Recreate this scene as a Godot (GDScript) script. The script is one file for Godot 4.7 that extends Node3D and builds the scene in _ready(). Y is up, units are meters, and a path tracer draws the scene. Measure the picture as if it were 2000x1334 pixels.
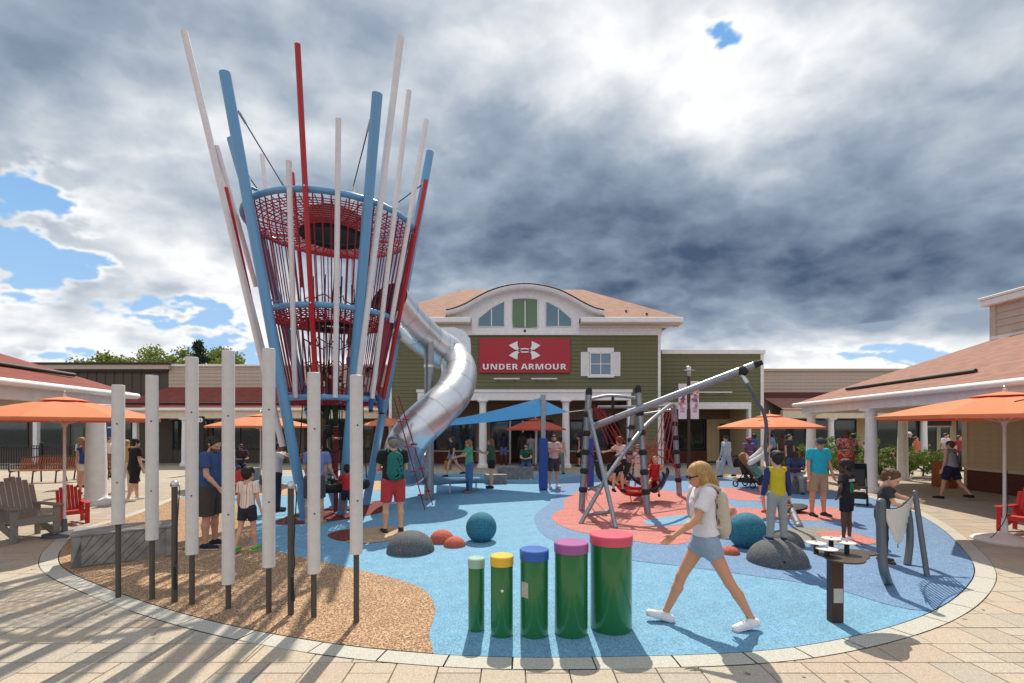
extends Node3D
# ---------- camera constants taken from the photograph: 17 mm shift lens, eye at 1.9 m, horizon at row 838
const F := 944.0
const EYE := 1.9
const HOR := 838.0
var names := {}
var TX := {}
var MT := {}
var rng := RandomNumberGenerator.new()

func gp(px: float, py: float) -> Vector3:            # pixel -> point on the ground
	var d := F * EYE / (py - HOR)
	return Vector3((px - 1000.0) / F * d, 0, -d)
func at(px: float, py: float, d: float) -> Vector3:  # pixel -> point at depth d
	return Vector3((px - 1000.0) / F * d, EYE + (HOR - py) / F * d, -d)
func hz(py: float, h: float) -> float:               # depth at which height h shows at row py
	return F * (h - EYE) / (HOR - py)

func numbered(n: String, p: Node) -> String:
	var k := str(p.get_instance_id()) + n
	names[k] = names.get(k, -1) + 1
	return n if names[k] == 0 else "%s_%03d" % [n, names[k]]
func thing(called: String, label: String, cat: String, pos := Vector3.ZERO, turn := 0.0, group := "") -> Node3D:
	var o := Node3D.new()
	o.name = numbered(called, self)
	add_child(o)
	o.position = pos
	o.rotation.y = turn
	tag(o, label, cat, group)
	return o
func tag(o: Node, label: String, cat: String, group := "") -> void:
	o.set_meta("label", label)
	o.set_meta("category", cat)
	if group != "":
		o.set_meta("group", group)
func setting(called: String, label: String, cat: String) -> Node3D:
	var o := thing(called, label, cat)
	o.set_meta("kind", "structure")
	return o
func put(p: Node, called: String, mesh: Mesh, m: Material, xf := Transform3D.IDENTITY) -> MeshInstance3D:
	var o := MeshInstance3D.new()
	o.mesh = mesh
	o.material_override = m
	o.transform = xf
	o.name = numbered(called, p)
	p.add_child(o)
	return o
func part(p: Node, called: String, st: SurfaceTool, m: Material, pos := Vector3.ZERO) -> MeshInstance3D:
	return put(p, called, st.commit(), m, Transform3D(Basis.IDENTITY, pos))
func copy_of(o: Node3D, called: String, label: String, pos: Vector3, turn := 0.0) -> Node3D:
	var c: Node3D = o.duplicate()
	c.name = numbered(called, self)
	add_child(c)
	c.position = pos
	c.rotation.y = turn
	c.set_meta("label", label)
	return c

# ---------- materials
func lin(r: float, g: float, b: float) -> Color:     # real-world linear base colour
	return Color(r, g, b).linear_to_srgb()
func noise_tex(key: String, type: int, freq: float, lo: float, hi: float, size := 512, oct := 3, normal := false, cell := 0) -> Texture2D:
	if TX.has(key):
		return TX[key]
	var n := FastNoiseLite.new()
	n.noise_type = type
	n.seed = key.hash() % 1000
	n.frequency = freq
	n.fractal_octaves = oct
	if oct <= 1:
		n.fractal_type = FastNoiseLite.FRACTAL_NONE
	if type == FastNoiseLite.TYPE_CELLULAR:
		n.cellular_return_type = cell
		n.cellular_jitter = 1.0
	var t := NoiseTexture2D.new()
	t.width = size
	t.height = size
	t.seamless = true
	t.noise = n
	if normal:
		t.as_normal_map = true
		t.bump_strength = hi
	else:
		var g := Gradient.new()
		g.set_color(0, Color(lo, lo, lo))
		g.set_color(1, Color(hi, hi, hi))
		t.color_ramp = g
	TX[key] = t
	return t
func mat(col: Color, rough := 0.7, metal := 0.0, tex: Texture2D = null, scale := 1.0, nrm: Texture2D = null, nstr := 0.5, world := false) -> StandardMaterial3D:
	var m := StandardMaterial3D.new()
	m.albedo_color = col
	m.roughness = rough
	m.metallic = metal
	m.cull_mode = BaseMaterial3D.CULL_DISABLED
	if tex or nrm:
		m.uv1_triplanar = true
		m.uv1_world_triplanar = world
		m.uv1_scale = Vector3(scale, scale, scale)
	if tex:
		m.albedo_texture = tex
	if nrm:
		m.normal_enabled = true
		m.normal_texture = nrm
		m.normal_scale = nstr
	return m
func c8(r: int, g: int, b: int) -> Color:
	return Color(r / 255.0, g / 255.0, b / 255.0)

# ---------- mesh helpers
func ST() -> SurfaceTool:
	var st := SurfaceTool.new()
	st.begin(Mesh.PRIMITIVE_TRIANGLES)
	return st
func done(st: SurfaceTool) -> SurfaceTool:
	st.generate_normals()
	return st
func tri(st: SurfaceTool, a: Vector3, b: Vector3, c: Vector3) -> void:
	st.add_vertex(a); st.add_vertex(b); st.add_vertex(c)
func quad(st: SurfaceTool, a: Vector3, b: Vector3, c: Vector3, d: Vector3) -> void:
	tri(st, a, b, c); tri(st, a, c, d)
func box(st: SurfaceTool, c: Vector3, s: Vector3, bev := 0.0, b := Basis.IDENTITY) -> void:
	# box with chamfered edges
	st.set_smooth_group(-1)
	var h := s * 0.5
	var e: float = min(bev, min(h.x, min(h.y, h.z)) * 0.9)
	if e <= 0.0:
		var v := []
		for i in 8:
			v.append(c + b * Vector3(h.x if i & 1 else -h.x, h.y if i & 2 else -h.y, h.z if i & 4 else -h.z))
		for q in [[0, 1, 3, 2], [5, 4, 6, 7], [4, 0, 2, 6], [1, 5, 7, 3], [2, 3, 7, 6], [4, 5, 1, 0]]:
			quad(st, v[q[0]], v[q[1]], v[q[2]], v[q[3]])
		return
	# three vertices at each corner
	var P := []
	for i in 8:
		var sg := Vector3(1 if i & 1 else -1, 1 if i & 2 else -1, 1 if i & 4 else -1)
		var row := []
		for ax in 3:
			var p := Vector3(sg.x * (h.x - e), sg.y * (h.y - e), sg.z * (h.z - e))
			p[ax] = sg[ax] * h[ax]
			row.append(c + b * p)
		P.append(row)
	for ax in 3:
		var u: int = [1, 2, 4][(ax + 1) % 3]
		var w: int = [1, 2, 4][(ax + 2) % 3]
		var a0: int = [1, 2, 4][ax]
		for s2 in 2:
			var o: int = a0 if s2 else 0
			var q := [P[o][ax], P[o | u][ax], P[o | u | w][ax], P[o | w][ax]]
			if s2 == 1:
				quad(st, q[0], q[3], q[2], q[1])
			else:
				quad(st, q[0], q[1], q[2], q[3])
		# edges running along axis ax
		for k in 4:
			var o: int = (u if k & 1 else 0) | (w if k & 2 else 0)
			var au: int = (ax + 1) % 3
			var aw: int = (ax + 2) % 3
			if (k == 0) or (k == 3):
				quad(st, P[o][au], P[o][aw], P[o | a0][aw], P[o | a0][au])
			else:
				quad(st, P[o][aw], P[o][au], P[o | a0][au], P[o | a0][aw])
	for i in 8:
		var flip := (int(i & 1 != 0) + int(i & 2 != 0) + int(i & 4 != 0)) % 2 == 0
		if flip:
			tri(st, P[i][0], P[i][1], P[i][2])
		else:
			tri(st, P[i][0], P[i][2], P[i][1])
func bx(x0: float, x1: float, y0: float, y1: float, z0: float, z1: float, bev := 0.0) -> SurfaceTool:
	var st := ST()
	box(st, Vector3(x0 + x1, y0 + y1, z0 + z1) * 0.5, Vector3(abs(x1 - x0), abs(y1 - y0), abs(z1 - z0)), bev)
	return done(st)
func tube(st: SurfaceTool, pts: Array, radii, sides := 10, caps := true, closed := false, tans = null) -> void:
	# swept tube along points; radii a number or one per point
	st.set_smooth_group(0)
	var n := pts.size()
	var rings := []
	var up := Vector3.UP
	var t0: Vector3 = (pts[1] - pts[0]).normalized()
	if abs(t0.dot(up)) > 0.9:
		up = Vector3.RIGHT
	var nrm := (up - t0 * up.dot(t0)).normalized()
	for i in n:
		var t: Vector3
		if closed:
			t = (pts[(i + 1) % n] - pts[(i + n - 1) % n]).normalized()
		else:
			t = (pts[min(i + 1, n - 1)] - pts[max(i - 1, 0)]).normalized()
		if tans:
			t = tans[i]
		nrm = (nrm - t * nrm.dot(t)).normalized()
		var bn := t.cross(nrm)
		var r: float = radii[i] if radii is Array else radii
		var ring := PackedVector3Array()
		for k in sides:
			var a := TAU * k / sides
			ring.append(pts[i] + (nrm * cos(a) + bn * sin(a)) * r)
		rings.append(ring)
	for i in (n if closed else n - 1):
		var A: PackedVector3Array = rings[i]
		var B: PackedVector3Array = rings[(i + 1) % n]
		for k in sides:
			var k2 := (k + 1) % sides
			quad(st, A[k], B[k], B[k2], A[k2])
	if caps and not closed:
		st.set_smooth_group(-1)
		for e in 2:
			var R: PackedVector3Array = rings[0 if e == 0 else n - 1]
			var c: Vector3 = pts[0 if e == 0 else n - 1]
			for k in sides:
				var k2 := (k + 1) % sides
				if e == 0:
					tri(st, c, R[k], R[k2])
				else:
					tri(st, c, R[k2], R[k])
func tb(pts: Array, r, sides := 10, caps := true, closed := false) -> SurfaceTool:
	var st := ST()
	tube(st, pts, r, sides, caps, closed)
	return done(st)
func lathe(st: SurfaceTool, prof: Array, sides := 24, o := Vector3.ZERO, sharp := false) -> void:
	# prof: Vector2(radius, y) from bottom to top
	st.set_smooth_group(-1 if sharp else 0)
	for i in prof.size() - 1:
		var a: Vector2 = prof[i]
		var b: Vector2 = prof[i + 1]
		for k in sides:
			var u := TAU * k / sides
			var v := TAU * (k + 1) / sides
			var p := o + Vector3(cos(u) * a.x, a.y, sin(u) * a.x)
			var q := o + Vector3(cos(v) * a.x, a.y, sin(v) * a.x)
			var r := o + Vector3(cos(v) * b.x, b.y, sin(v) * b.x)
			var s := o + Vector3(cos(u) * b.x, b.y, sin(u) * b.x)
			if a.x > 0.0001:
				tri(st, p, q, r)
			if b.x > 0.0001:
				tri(st, p, r, s)
func lt(prof: Array, sides := 24, o := Vector3.ZERO) -> SurfaceTool:
	# profile with hard edges where it turns sharply: split into runs
	var st := ST()
	var run := [prof[0]]
	for i in range(1, prof.size()):
		run.append(prof[i])
		var turn := true
		if i < prof.size() - 1:
			var d1: Vector2 = (prof[i] - prof[i - 1]).normalized()
			var d2: Vector2 = (prof[i + 1] - prof[i]).normalized()
			turn = d1.dot(d2) < 0.75
		if turn:
			var s2 := ST()
			lathe(s2, run, sides, o)
			s2.generate_normals()
			st.append_from(s2.commit(), 0, Transform3D.IDENTITY)
			run = [prof[i]]
	return st
func smooth_line(p: Array, per := 6, closed := false) -> Array:
	var out := []
	var n := p.size()
	for i in (n if closed else n - 1):
		var a = p[(i - 1 + n) % n] if closed else p[max(i - 1, 0)]
		var b = p[i]
		var c = p[(i + 1) % n]
		var d = p[(i + 2) % n] if closed else p[min(i + 2, n - 1)]
		for k in per:
			var t := float(k) / per
			out.append(0.5 * ((2.0 * b) + (c - a) * t + (2.0 * a - 5.0 * b + 4.0 * c - d) * t * t + (3.0 * b - a - 3.0 * c + d) * t * t * t))
	if not closed:
		out.append(p[n - 1])
	return out
func flat_poly(st: SurfaceTool, poly: PackedVector2Array, y: float) -> void:
	# polygon in (x, z) as a level sheet facing up
	st.set_smooth_group(-1)
	var ix := Geometry2D.triangulate_polygon(poly)
	for i in range(0, ix.size(), 3):
		var a := poly[ix[i]]
		var b := poly[ix[i + 1]]
		var c := poly[ix[i + 2]]
		if (b - a).cross(c - a) < 0.0:
			var t := b
			b = c
			c = t
		tri(st, Vector3(a.x, y, a.y), Vector3(b.x, y, b.y), Vector3(c.x, y, c.y))
func prism(poly: PackedVector2Array, d0: float, d1: float) -> SurfaceTool:
	# polygon in (x, y) extruded along z from d0 to d1
	var st := ST()
	st.set_smooth_group(-1)
	var ix := Geometry2D.triangulate_polygon(poly)
	for i in range(0, ix.size(), 3):
		for d in [d0, d1]:
			tri(st, Vector3(poly[ix[i]].x, poly[ix[i]].y, d), Vector3(poly[ix[i + 1]].x, poly[ix[i + 1]].y, d), Vector3(poly[ix[i + 2]].x, poly[ix[i + 2]].y, d))
	for i in poly.size():
		var a := poly[i]
		var b := poly[(i + 1) % poly.size()]
		quad(st, Vector3(a.x, a.y, d0), Vector3(b.x, b.y, d0), Vector3(b.x, b.y, d1), Vector3(a.x, a.y, d1))
	return done(st)
func dome(c: Vector3, r: float, hgt: float, under := 0.0, sides := 32) -> SurfaceTool:
	var prof := []
	for i in 13:
		var a := -under + (PI / 2 + under) * i / 12.0
		prof.append(Vector2(max(cos(a) * r, 0.0), sin(a) * hgt))
	var st := ST()
	lathe(st, prof, sides, c)
	return done(st)

func make_sky() -> Image:
	var w := 4096
	var h := 2048
	var n1 := FastNoiseLite.new()
	n1.noise_type = FastNoiseLite.TYPE_SIMPLEX_SMOOTH
	n1.seed = 11
	n1.frequency = 0.75
	n1.fractal_octaves = 8
	n1.fractal_gain = 0.55
	n1.domain_warp_enabled = true
	n1.domain_warp_amplitude = 0.22
	n1.domain_warp_frequency = 0.7
	n1.domain_warp_fractal_octaves = 3
	var n2 := FastNoiseLite.new()
	n2.noise_type = FastNoiseLite.TYPE_SIMPLEX_SMOOTH
	n2.seed = 5
	n2.frequency = 3.0
	n2.fractal_octaves = 6
	# light and dark masses of the cloud deck: centre (photo px), spread, amount
	var bl := [[1080, 490, 430, 100, -0.27], [1540, 560, 240, 80, -0.27], [860, 330, 150, 120, -0.08], [130, 90, 230, 95, -0.17], [1780, 430, 200, 110, -0.12], [620, 130, 160, 80, -0.08],
		[1330, 80, 200, 140, 0.33], [1000, 60, 160, 80, 0.04], [330, 410, 150, 110, 0.22], [1390, 270, 60, 50, 0.10], [1900, 180, 200, 150, 0.10], [250, 570, 260, 60, 0.16], [60, 640, 220, 70, 0.10], [1760, 695, 230, 32, 0.25], [470, 640, 70, 60, 0.3], [400, 250, 150, 60, 0.08]]
	var bb := [[30, 440, 95, 100, 1.0], [110, 505, 110, 28, 0.75], [390, 610, 110, 26, 0.75], [30, 350, 60, 30, 0.6], [1405, 60, 42, 30, 0.8], [1740, 700, 150, 24, 0.6], [430, 690, 70, 22, 0.7], [130, 690, 80, 20, 0.5]]
	var pal := [Color(0.055, 0.088, 0.150), Color(0.155, 0.205, 0.285), Color(0.28, 0.34, 0.42), Color(0.50, 0.54, 0.59), Color(0.80, 0.81, 0.82)]
	var data := PackedFloat32Array()
	data.resize(w * h * 3)
	# fine pixels where the picture looks, 4 x 4 blocks elsewhere
	var half := h / 2 + 8
	var j := 0
	while j < half:
		var i := 0
		while i < w:
			var az := TAU * (i + 0.5) / w          # forward is the seam of the panorama
			var s := 4
			if cos(az) > 0.55 and j > h * 0.19:
				s = 1
			elif j % 4 != 0:
				i += 4
				continue
			var el := PI / 2 - PI * (j + 0.5 * s) / h
			var y := sin(el)
			var ce := cos(el)
			var yy: float = (max(y, 0.0) + 0.30) * 0.72
			az = TAU * (i + 0.5 * s) / w
			var dx := sin(az) * ce
			var dz := cos(az) * ce
			var qx := dx / yy
			var qz := dz / yy
			var a := n1.get_noise_2d(qx, qz * 1.25)
			var b := n2.get_noise_2d(qx + 7.0, qz * 1.3)
			var bw := 0.32 - absf(n2.get_noise_2d(qx * 0.62 - 3.0, qz * 0.7))   # billows
			var front := smoothstep(-0.25, 0.45, dz)   # storm deck ahead, sunlit broken cumulus elsewhere
			var L := lerpf(0.75, 0.53, front) + a * 0.42 + b * 0.13 + bw * 0.30 + 0.30 * smoothstep(0.24, 0.12, y)
			var blue := 0.0
			if dz > 0.2:
				var px := 1000.0 + F * dx / dz
				var py := HOR - F * y / dz
				for g in bl:
					var u: float = (px - g[0]) / g[2]
					var v: float = (py - g[1]) / g[3]
					var e := u * u + v * v
					if e < 9.0:
						L += g[4] * exp(-e * 0.5)
				for g in bb:
					var u: float = (px - g[0]) / g[2]
					var v: float = (py - g[1]) / g[3]
					var e := u * u + v * v
					if e < 9.0:
						blue += g[4] * exp(-e * 0.5)
			var gate := clampf(blue * 2.0 + (1.0 - front) * 0.7, 0.0, 1.0)
			var bv := blue * 0.62 + (b * 0.7 - a * 0.75 - bw * 0.45) * gate + (1.0 - front) * 0.10
			bv += n2.get_noise_2d(qx * 2.7 + 20.0, qz * 2.7) * 0.35 * gate
			blue = smoothstep(0.27, 0.45, bv)
			L += 0.22 * smoothstep(0.02, 0.27, bv) * gate      # cloud edges beside open sky are bright
			L = clampf(L, 0.0, 1.0) * 4.0
			var k: int = min(int(L), 3)
			var c: Color = pal[k].lerp(pal[k + 1], L - k)
			c = c.lerp(Color(0.16, 0.36, 0.66).lerp(Color(0.42, 0.60, 0.80), clampf(1.0 - y * 2.2, 0.0, 1.0)), blue)
			for v in s:
				for u in s:
					var o := ((j + v) * w + i + u) * 3
					data[o] = c.r
					data[o + 1] = c.g
					data[o + 2] = c.b
			i += s
		j += 1
	for jj in range(half, h):
		for i in w:
			var o := (jj * w + i) * 3
			data[o] = 0.22
			data[o + 1] = 0.20
			data[o + 2] = 0.18
	return Image.create_from_data(w, h, false, Image.FORMAT_RGBF, data.to_byte_array())

func _ready() -> void:
	rng.seed = 4242
	var cam := Camera3D.new()
	cam.name = "camera"
	cam.position = Vector3(0, EYE, 0)
	cam.set_frustum(0.1 * 1334.0 / F, Vector2(0, 0.1 * (HOR - 667.0) / F), 0.1, 400.0)
	add_child(cam)
	cam.current = true
	var env := Environment.new()
	env.background_mode = Environment.BG_SKY
	var sky := Sky.new()
	var sm := PanoramaSkyMaterial.new()
	sm.panorama = ImageTexture.create_from_image(make_sky())
	sky.sky_material = sm
	env.sky = sky
	env.background_energy_multiplier = 1.0
	env.tonemap_mode = Environment.TONE_MAPPER_LINEAR
	env.tonemap_exposure = 1.24
	env.sdfgi_enabled = true
	env.ssao_enabled = true
	env.ssil_enabled = true
	var we := WorldEnvironment.new()
	we.environment = env
	we.name = "world_environment"
	add_child(we)
	var sun := DirectionalLight3D.new()
	sun.name = "sun"
	sun.light_energy = 1.32
	sun.light_color = Color(1.0, 0.955, 0.88)
	sun.light_angular_distance = 0.5
	sun.shadow_enabled = true
	add_child(sun)
	var el := deg_to_rad(53.0)
	sun.look_at_from_position(Vector3.ZERO, Vector3(-0.005, -sin(el), cos(el)))
	materials()
	build_ground()
	build_store()
	build_side_buildings()
	build_back_buildings()
	build_trees()
	build_tower()
	build_slide()
	build_rope_climber()
	build_music()
	build_domes()
	build_shade()
	build_furniture()
	build_people()
	print("done ", Time.get_ticks_msec())

func materials() -> void:
	var fine := noise_tex("fine", FastNoiseLite.TYPE_SIMPLEX_SMOOTH, 0.02, 0.93, 1.0, 512, 5)
	var blotch := noise_tex("blotch", FastNoiseLite.TYPE_SIMPLEX_SMOOTH, 0.006, 0.92, 1.0, 512, 5)
	var grit := noise_tex("grit", FastNoiseLite.TYPE_CELLULAR, 0.11, 0.55, 1.0, 512, 1, false, FastNoiseLite.RETURN_CELL_VALUE)
	var sand := noise_tex("sandgrain", FastNoiseLite.TYPE_CELLULAR, 0.13, 0.82, 1.0, 512, 1, false, FastNoiseLite.RETURN_CELL_VALUE)
	var spangle := noise_tex("spangle", FastNoiseLite.TYPE_CELLULAR, 0.05, 0.72, 1.0, 512, 1, false, FastNoiseLite.RETURN_CELL_VALUE)
	var bump := noise_tex("bump", FastNoiseLite.TYPE_SIMPLEX_SMOOTH, 0.08, 0, 6.0, 512, 3, true)
	var gritn := noise_tex("gritn", FastNoiseLite.TYPE_CELLULAR, 0.11, 0, 5.0, 512, 1, true, FastNoiseLite.RETURN_DISTANCE)
	# rubber surfacing: coloured granules, each kind a two-tone speckle
	for k in {"blue": [[88, 142, 180], [138, 186, 212]], "slate": [[82, 118, 160], [134, 166, 200]], "salmon": [[164, 96, 94], [222, 148, 140]], "brown": [[104, 76, 56], [222, 188, 150]], "maroon": [[96, 34, 34], [140, 58, 54]], "sand": [[150, 126, 100], [214, 188, 152]], "grey": [[108, 106, 104], [168, 164, 156]]}.keys():
		var cc: Array = {"blue": [[88, 142, 180], [138, 186, 212]], "slate": [[82, 118, 160], [134, 166, 200]], "salmon": [[164, 96, 94], [222, 148, 140]], "brown": [[104, 76, 56], [222, 188, 150]], "maroon": [[96, 34, 34], [140, 58, 54]], "sand": [[150, 126, 100], [214, 188, 152]], "grey": [[108, 106, 104], [168, 164, 156]]}[k]
		var n := FastNoiseLite.new()
		n.noise_type = FastNoiseLite.TYPE_CELLULAR
		n.cellular_return_type = FastNoiseLite.RETURN_CELL_VALUE
		n.frequency = 0.16
		n.fractal_type = FastNoiseLite.FRACTAL_NONE
		n.seed = k.hash() % 99
		var t := NoiseTexture2D.new()
		t.width = 512; t.height = 512; t.seamless = true; t.noise = n
		var g := Gradient.new()
		g.set_color(0, c8(cc[0][0], cc[0][1], cc[0][2]))
		g.set_color(1, c8(cc[1][0], cc[1][1], cc[1][2]))
		t.color_ramp = g
		MT["rub_" + k] = mat(Color.WHITE, 0.9, 0.0, t, 1.1, gritn, 0.5, true)
		MT["rub_" + k].detail_enabled = true
		MT["rub_" + k].detail_albedo = blotch
		MT["rub_" + k].detail_blend_mode = BaseMaterial3D.BLEND_MODE_MUL
	var pv := [[192, 180, 164], [187, 175, 160], [196, 182, 163], [185, 176, 163], [192, 176, 158], [195, 185, 170]]
	MT.paver = []
	for c in pv:
		MT.paver.append(mat(c8(c[0], c[1], c[2]), 0.9, 0.0, sand, 2.3, bump, 0.25, true))
	MT.joint = mat(c8(120, 106, 92), 0.95, 0.0, fine, 1.0, null, 0, true)
	MT.kerb = mat(c8(200, 198, 188), 0.9, 0.0, sand, 2.6, bump, 0.2, true)
	MT.white = mat(c8(240, 238, 238), 0.55, 0.0, fine, 0.4)
	MT.cream = mat(c8(226, 212, 188), 0.6, 0.0, fine, 0.4)
	MT.olive = mat(c8(112, 110, 78), 0.7, 0.0, fine, 0.5)
	MT.brownsiding = mat(c8(132, 108, 86), 0.7, 0.0, fine, 0.5)
	MT.beige = mat(c8(196, 178, 162), 0.7, 0.0, fine, 0.5)
	MT.tan = mat(c8(214, 190, 150), 0.7, 0.0, fine, 0.5)
	MT.darkboard = mat(c8(84, 74, 64), 0.7, 0.0, fine, 0.5)
	MT.brick = mat(c8(134, 78, 64), 0.85, 0.0, grit, 1.6, gritn, 0.6)
	MT.soffit = mat(c8(214, 194, 170), 0.7)
	MT.navy = mat(c8(38, 50, 78), 0.4)
	MT.black = mat(c8(26, 26, 30), 0.5)
	MT.darkroom = mat(c8(112, 100, 90), 0.8, 0.0, blotch, 0.6)
	MT.cap = mat(c8(44, 34, 34), 0.6)
	# roof shingles: courses and tabs in a computed texture
	for rc in [["roof_red", [136, 66, 58]], ["roof_tan", [154, 112, 98]], ["roof_pink", [168, 128, 110]]]:
		var im := Image.create(256, 256, false, Image.FORMAT_RGB8)
		var r2 := RandomNumberGenerator.new()
		r2.seed = 77
		for row in 16:
			var off := r2.randi() % 24
			for tab in 11:
				var v := r2.randf_range(0.90, 1.04)
				var c: Color = c8(rc[1][0], rc[1][1], rc[1][2]) * v
				im.fill_rect(Rect2i((tab * 24 + off) % 256, row * 16, 24, 16), c)
				im.fill_rect(Rect2i((tab * 24 + off) % 256 - 256, row * 16, 24, 16), c)
			im.fill_rect(Rect2i(0, row * 16 + 14, 256, 2), c8(rc[1][0], rc[1][1], rc[1][2]) * 0.78)
		var t := ImageTexture.create_from_image(im)
		var m := StandardMaterial3D.new()
		m.albedo_texture = t
		m.roughness = 0.9
		m.cull_mode = BaseMaterial3D.CULL_DISABLED
		m.uv1_scale = Vector3(0.42, 0.42, 1)
		MT[rc[0]] = m
	MT.glass = StandardMaterial3D.new()
	MT.glass.albedo_color = Color(0.25, 0.32, 0.34, 0.30)
	MT.glass.transparency = BaseMaterial3D.TRANSPARENCY_ALPHA
	MT.glass.roughness = 0.03
	MT.glass.cull_mode = BaseMaterial3D.CULL_DISABLED
	MT.bluepaint = mat(c8(104, 158, 200), 0.32)
	MT.whitepaint = mat(c8(238, 232, 232), 0.35, 0.0, fine, 0.6)
	MT.redpaint = mat(c8(176, 26, 36), 0.35)
	MT.rope_red = mat(c8(172, 40, 54), 0.8)
	MT.rope_maroon = mat(c8(136, 38, 58), 0.7)
	MT.rope_black = mat(c8(30, 28, 32), 0.8)
	MT.rubber = mat(c8(34, 34, 38), 0.75)
	MT.galv = mat(c8(176, 180, 186), 0.42, 0.75, spangle, 3.0)
	MT.steel = mat(c8(206, 208, 212), 0.28, 0.95, fine, 1.0)
	MT.slide = mat(c8(226, 228, 232), 0.33, 0.95, fine, 0.7)
	MT.alum = mat(c8(224, 219, 216), 0.45, 0.0, fine, 0.8)
	MT.darkpost = mat(c8(84, 78, 74), 0.55, 0.2)
	MT.greypost = mat(c8(98, 104, 112), 0.45, 0.3)
	MT.canvas = mat(c8(226, 138, 96), 0.85, 0.0, fine, 1.5)
	MT.canvas.backlight_enabled = true
	MT.canvas.backlight = c8(120, 40, 20)
	MT.canvas_red = mat(c8(190, 84, 66), 0.85, 0.0, fine, 1.5)
	MT.timber = mat(c8(158, 154, 150), 0.75, 0.0, noise_tex("grain", FastNoiseLite.TYPE_SIMPLEX_SMOOTH, 0.012, 0.75, 1.0, 512, 4), 0.8)
	MT.orangewood = mat(c8(176, 98, 54), 0.6, 0.0, TX.grain, 1.2)
	MT.redplastic = mat(c8(186, 36, 36), 0.5)
	MT.greyplastic = mat(c8(142, 138, 132), 0.6, 0.0, fine, 2.0)
	MT.brownmetal = mat(c8(72, 52, 44), 0.5, 0.3)
	MT.sail = mat(c8(126, 182, 214), 0.85, 0.0, fine, 1.0)
	MT.sail.backlight_enabled = true
	MT.sail.backlight = c8(96, 150, 190)
	MT.padblue = mat(c8(30, 74, 156), 0.5, 0.0, fine, 1.0, bump, 0.5)

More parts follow.
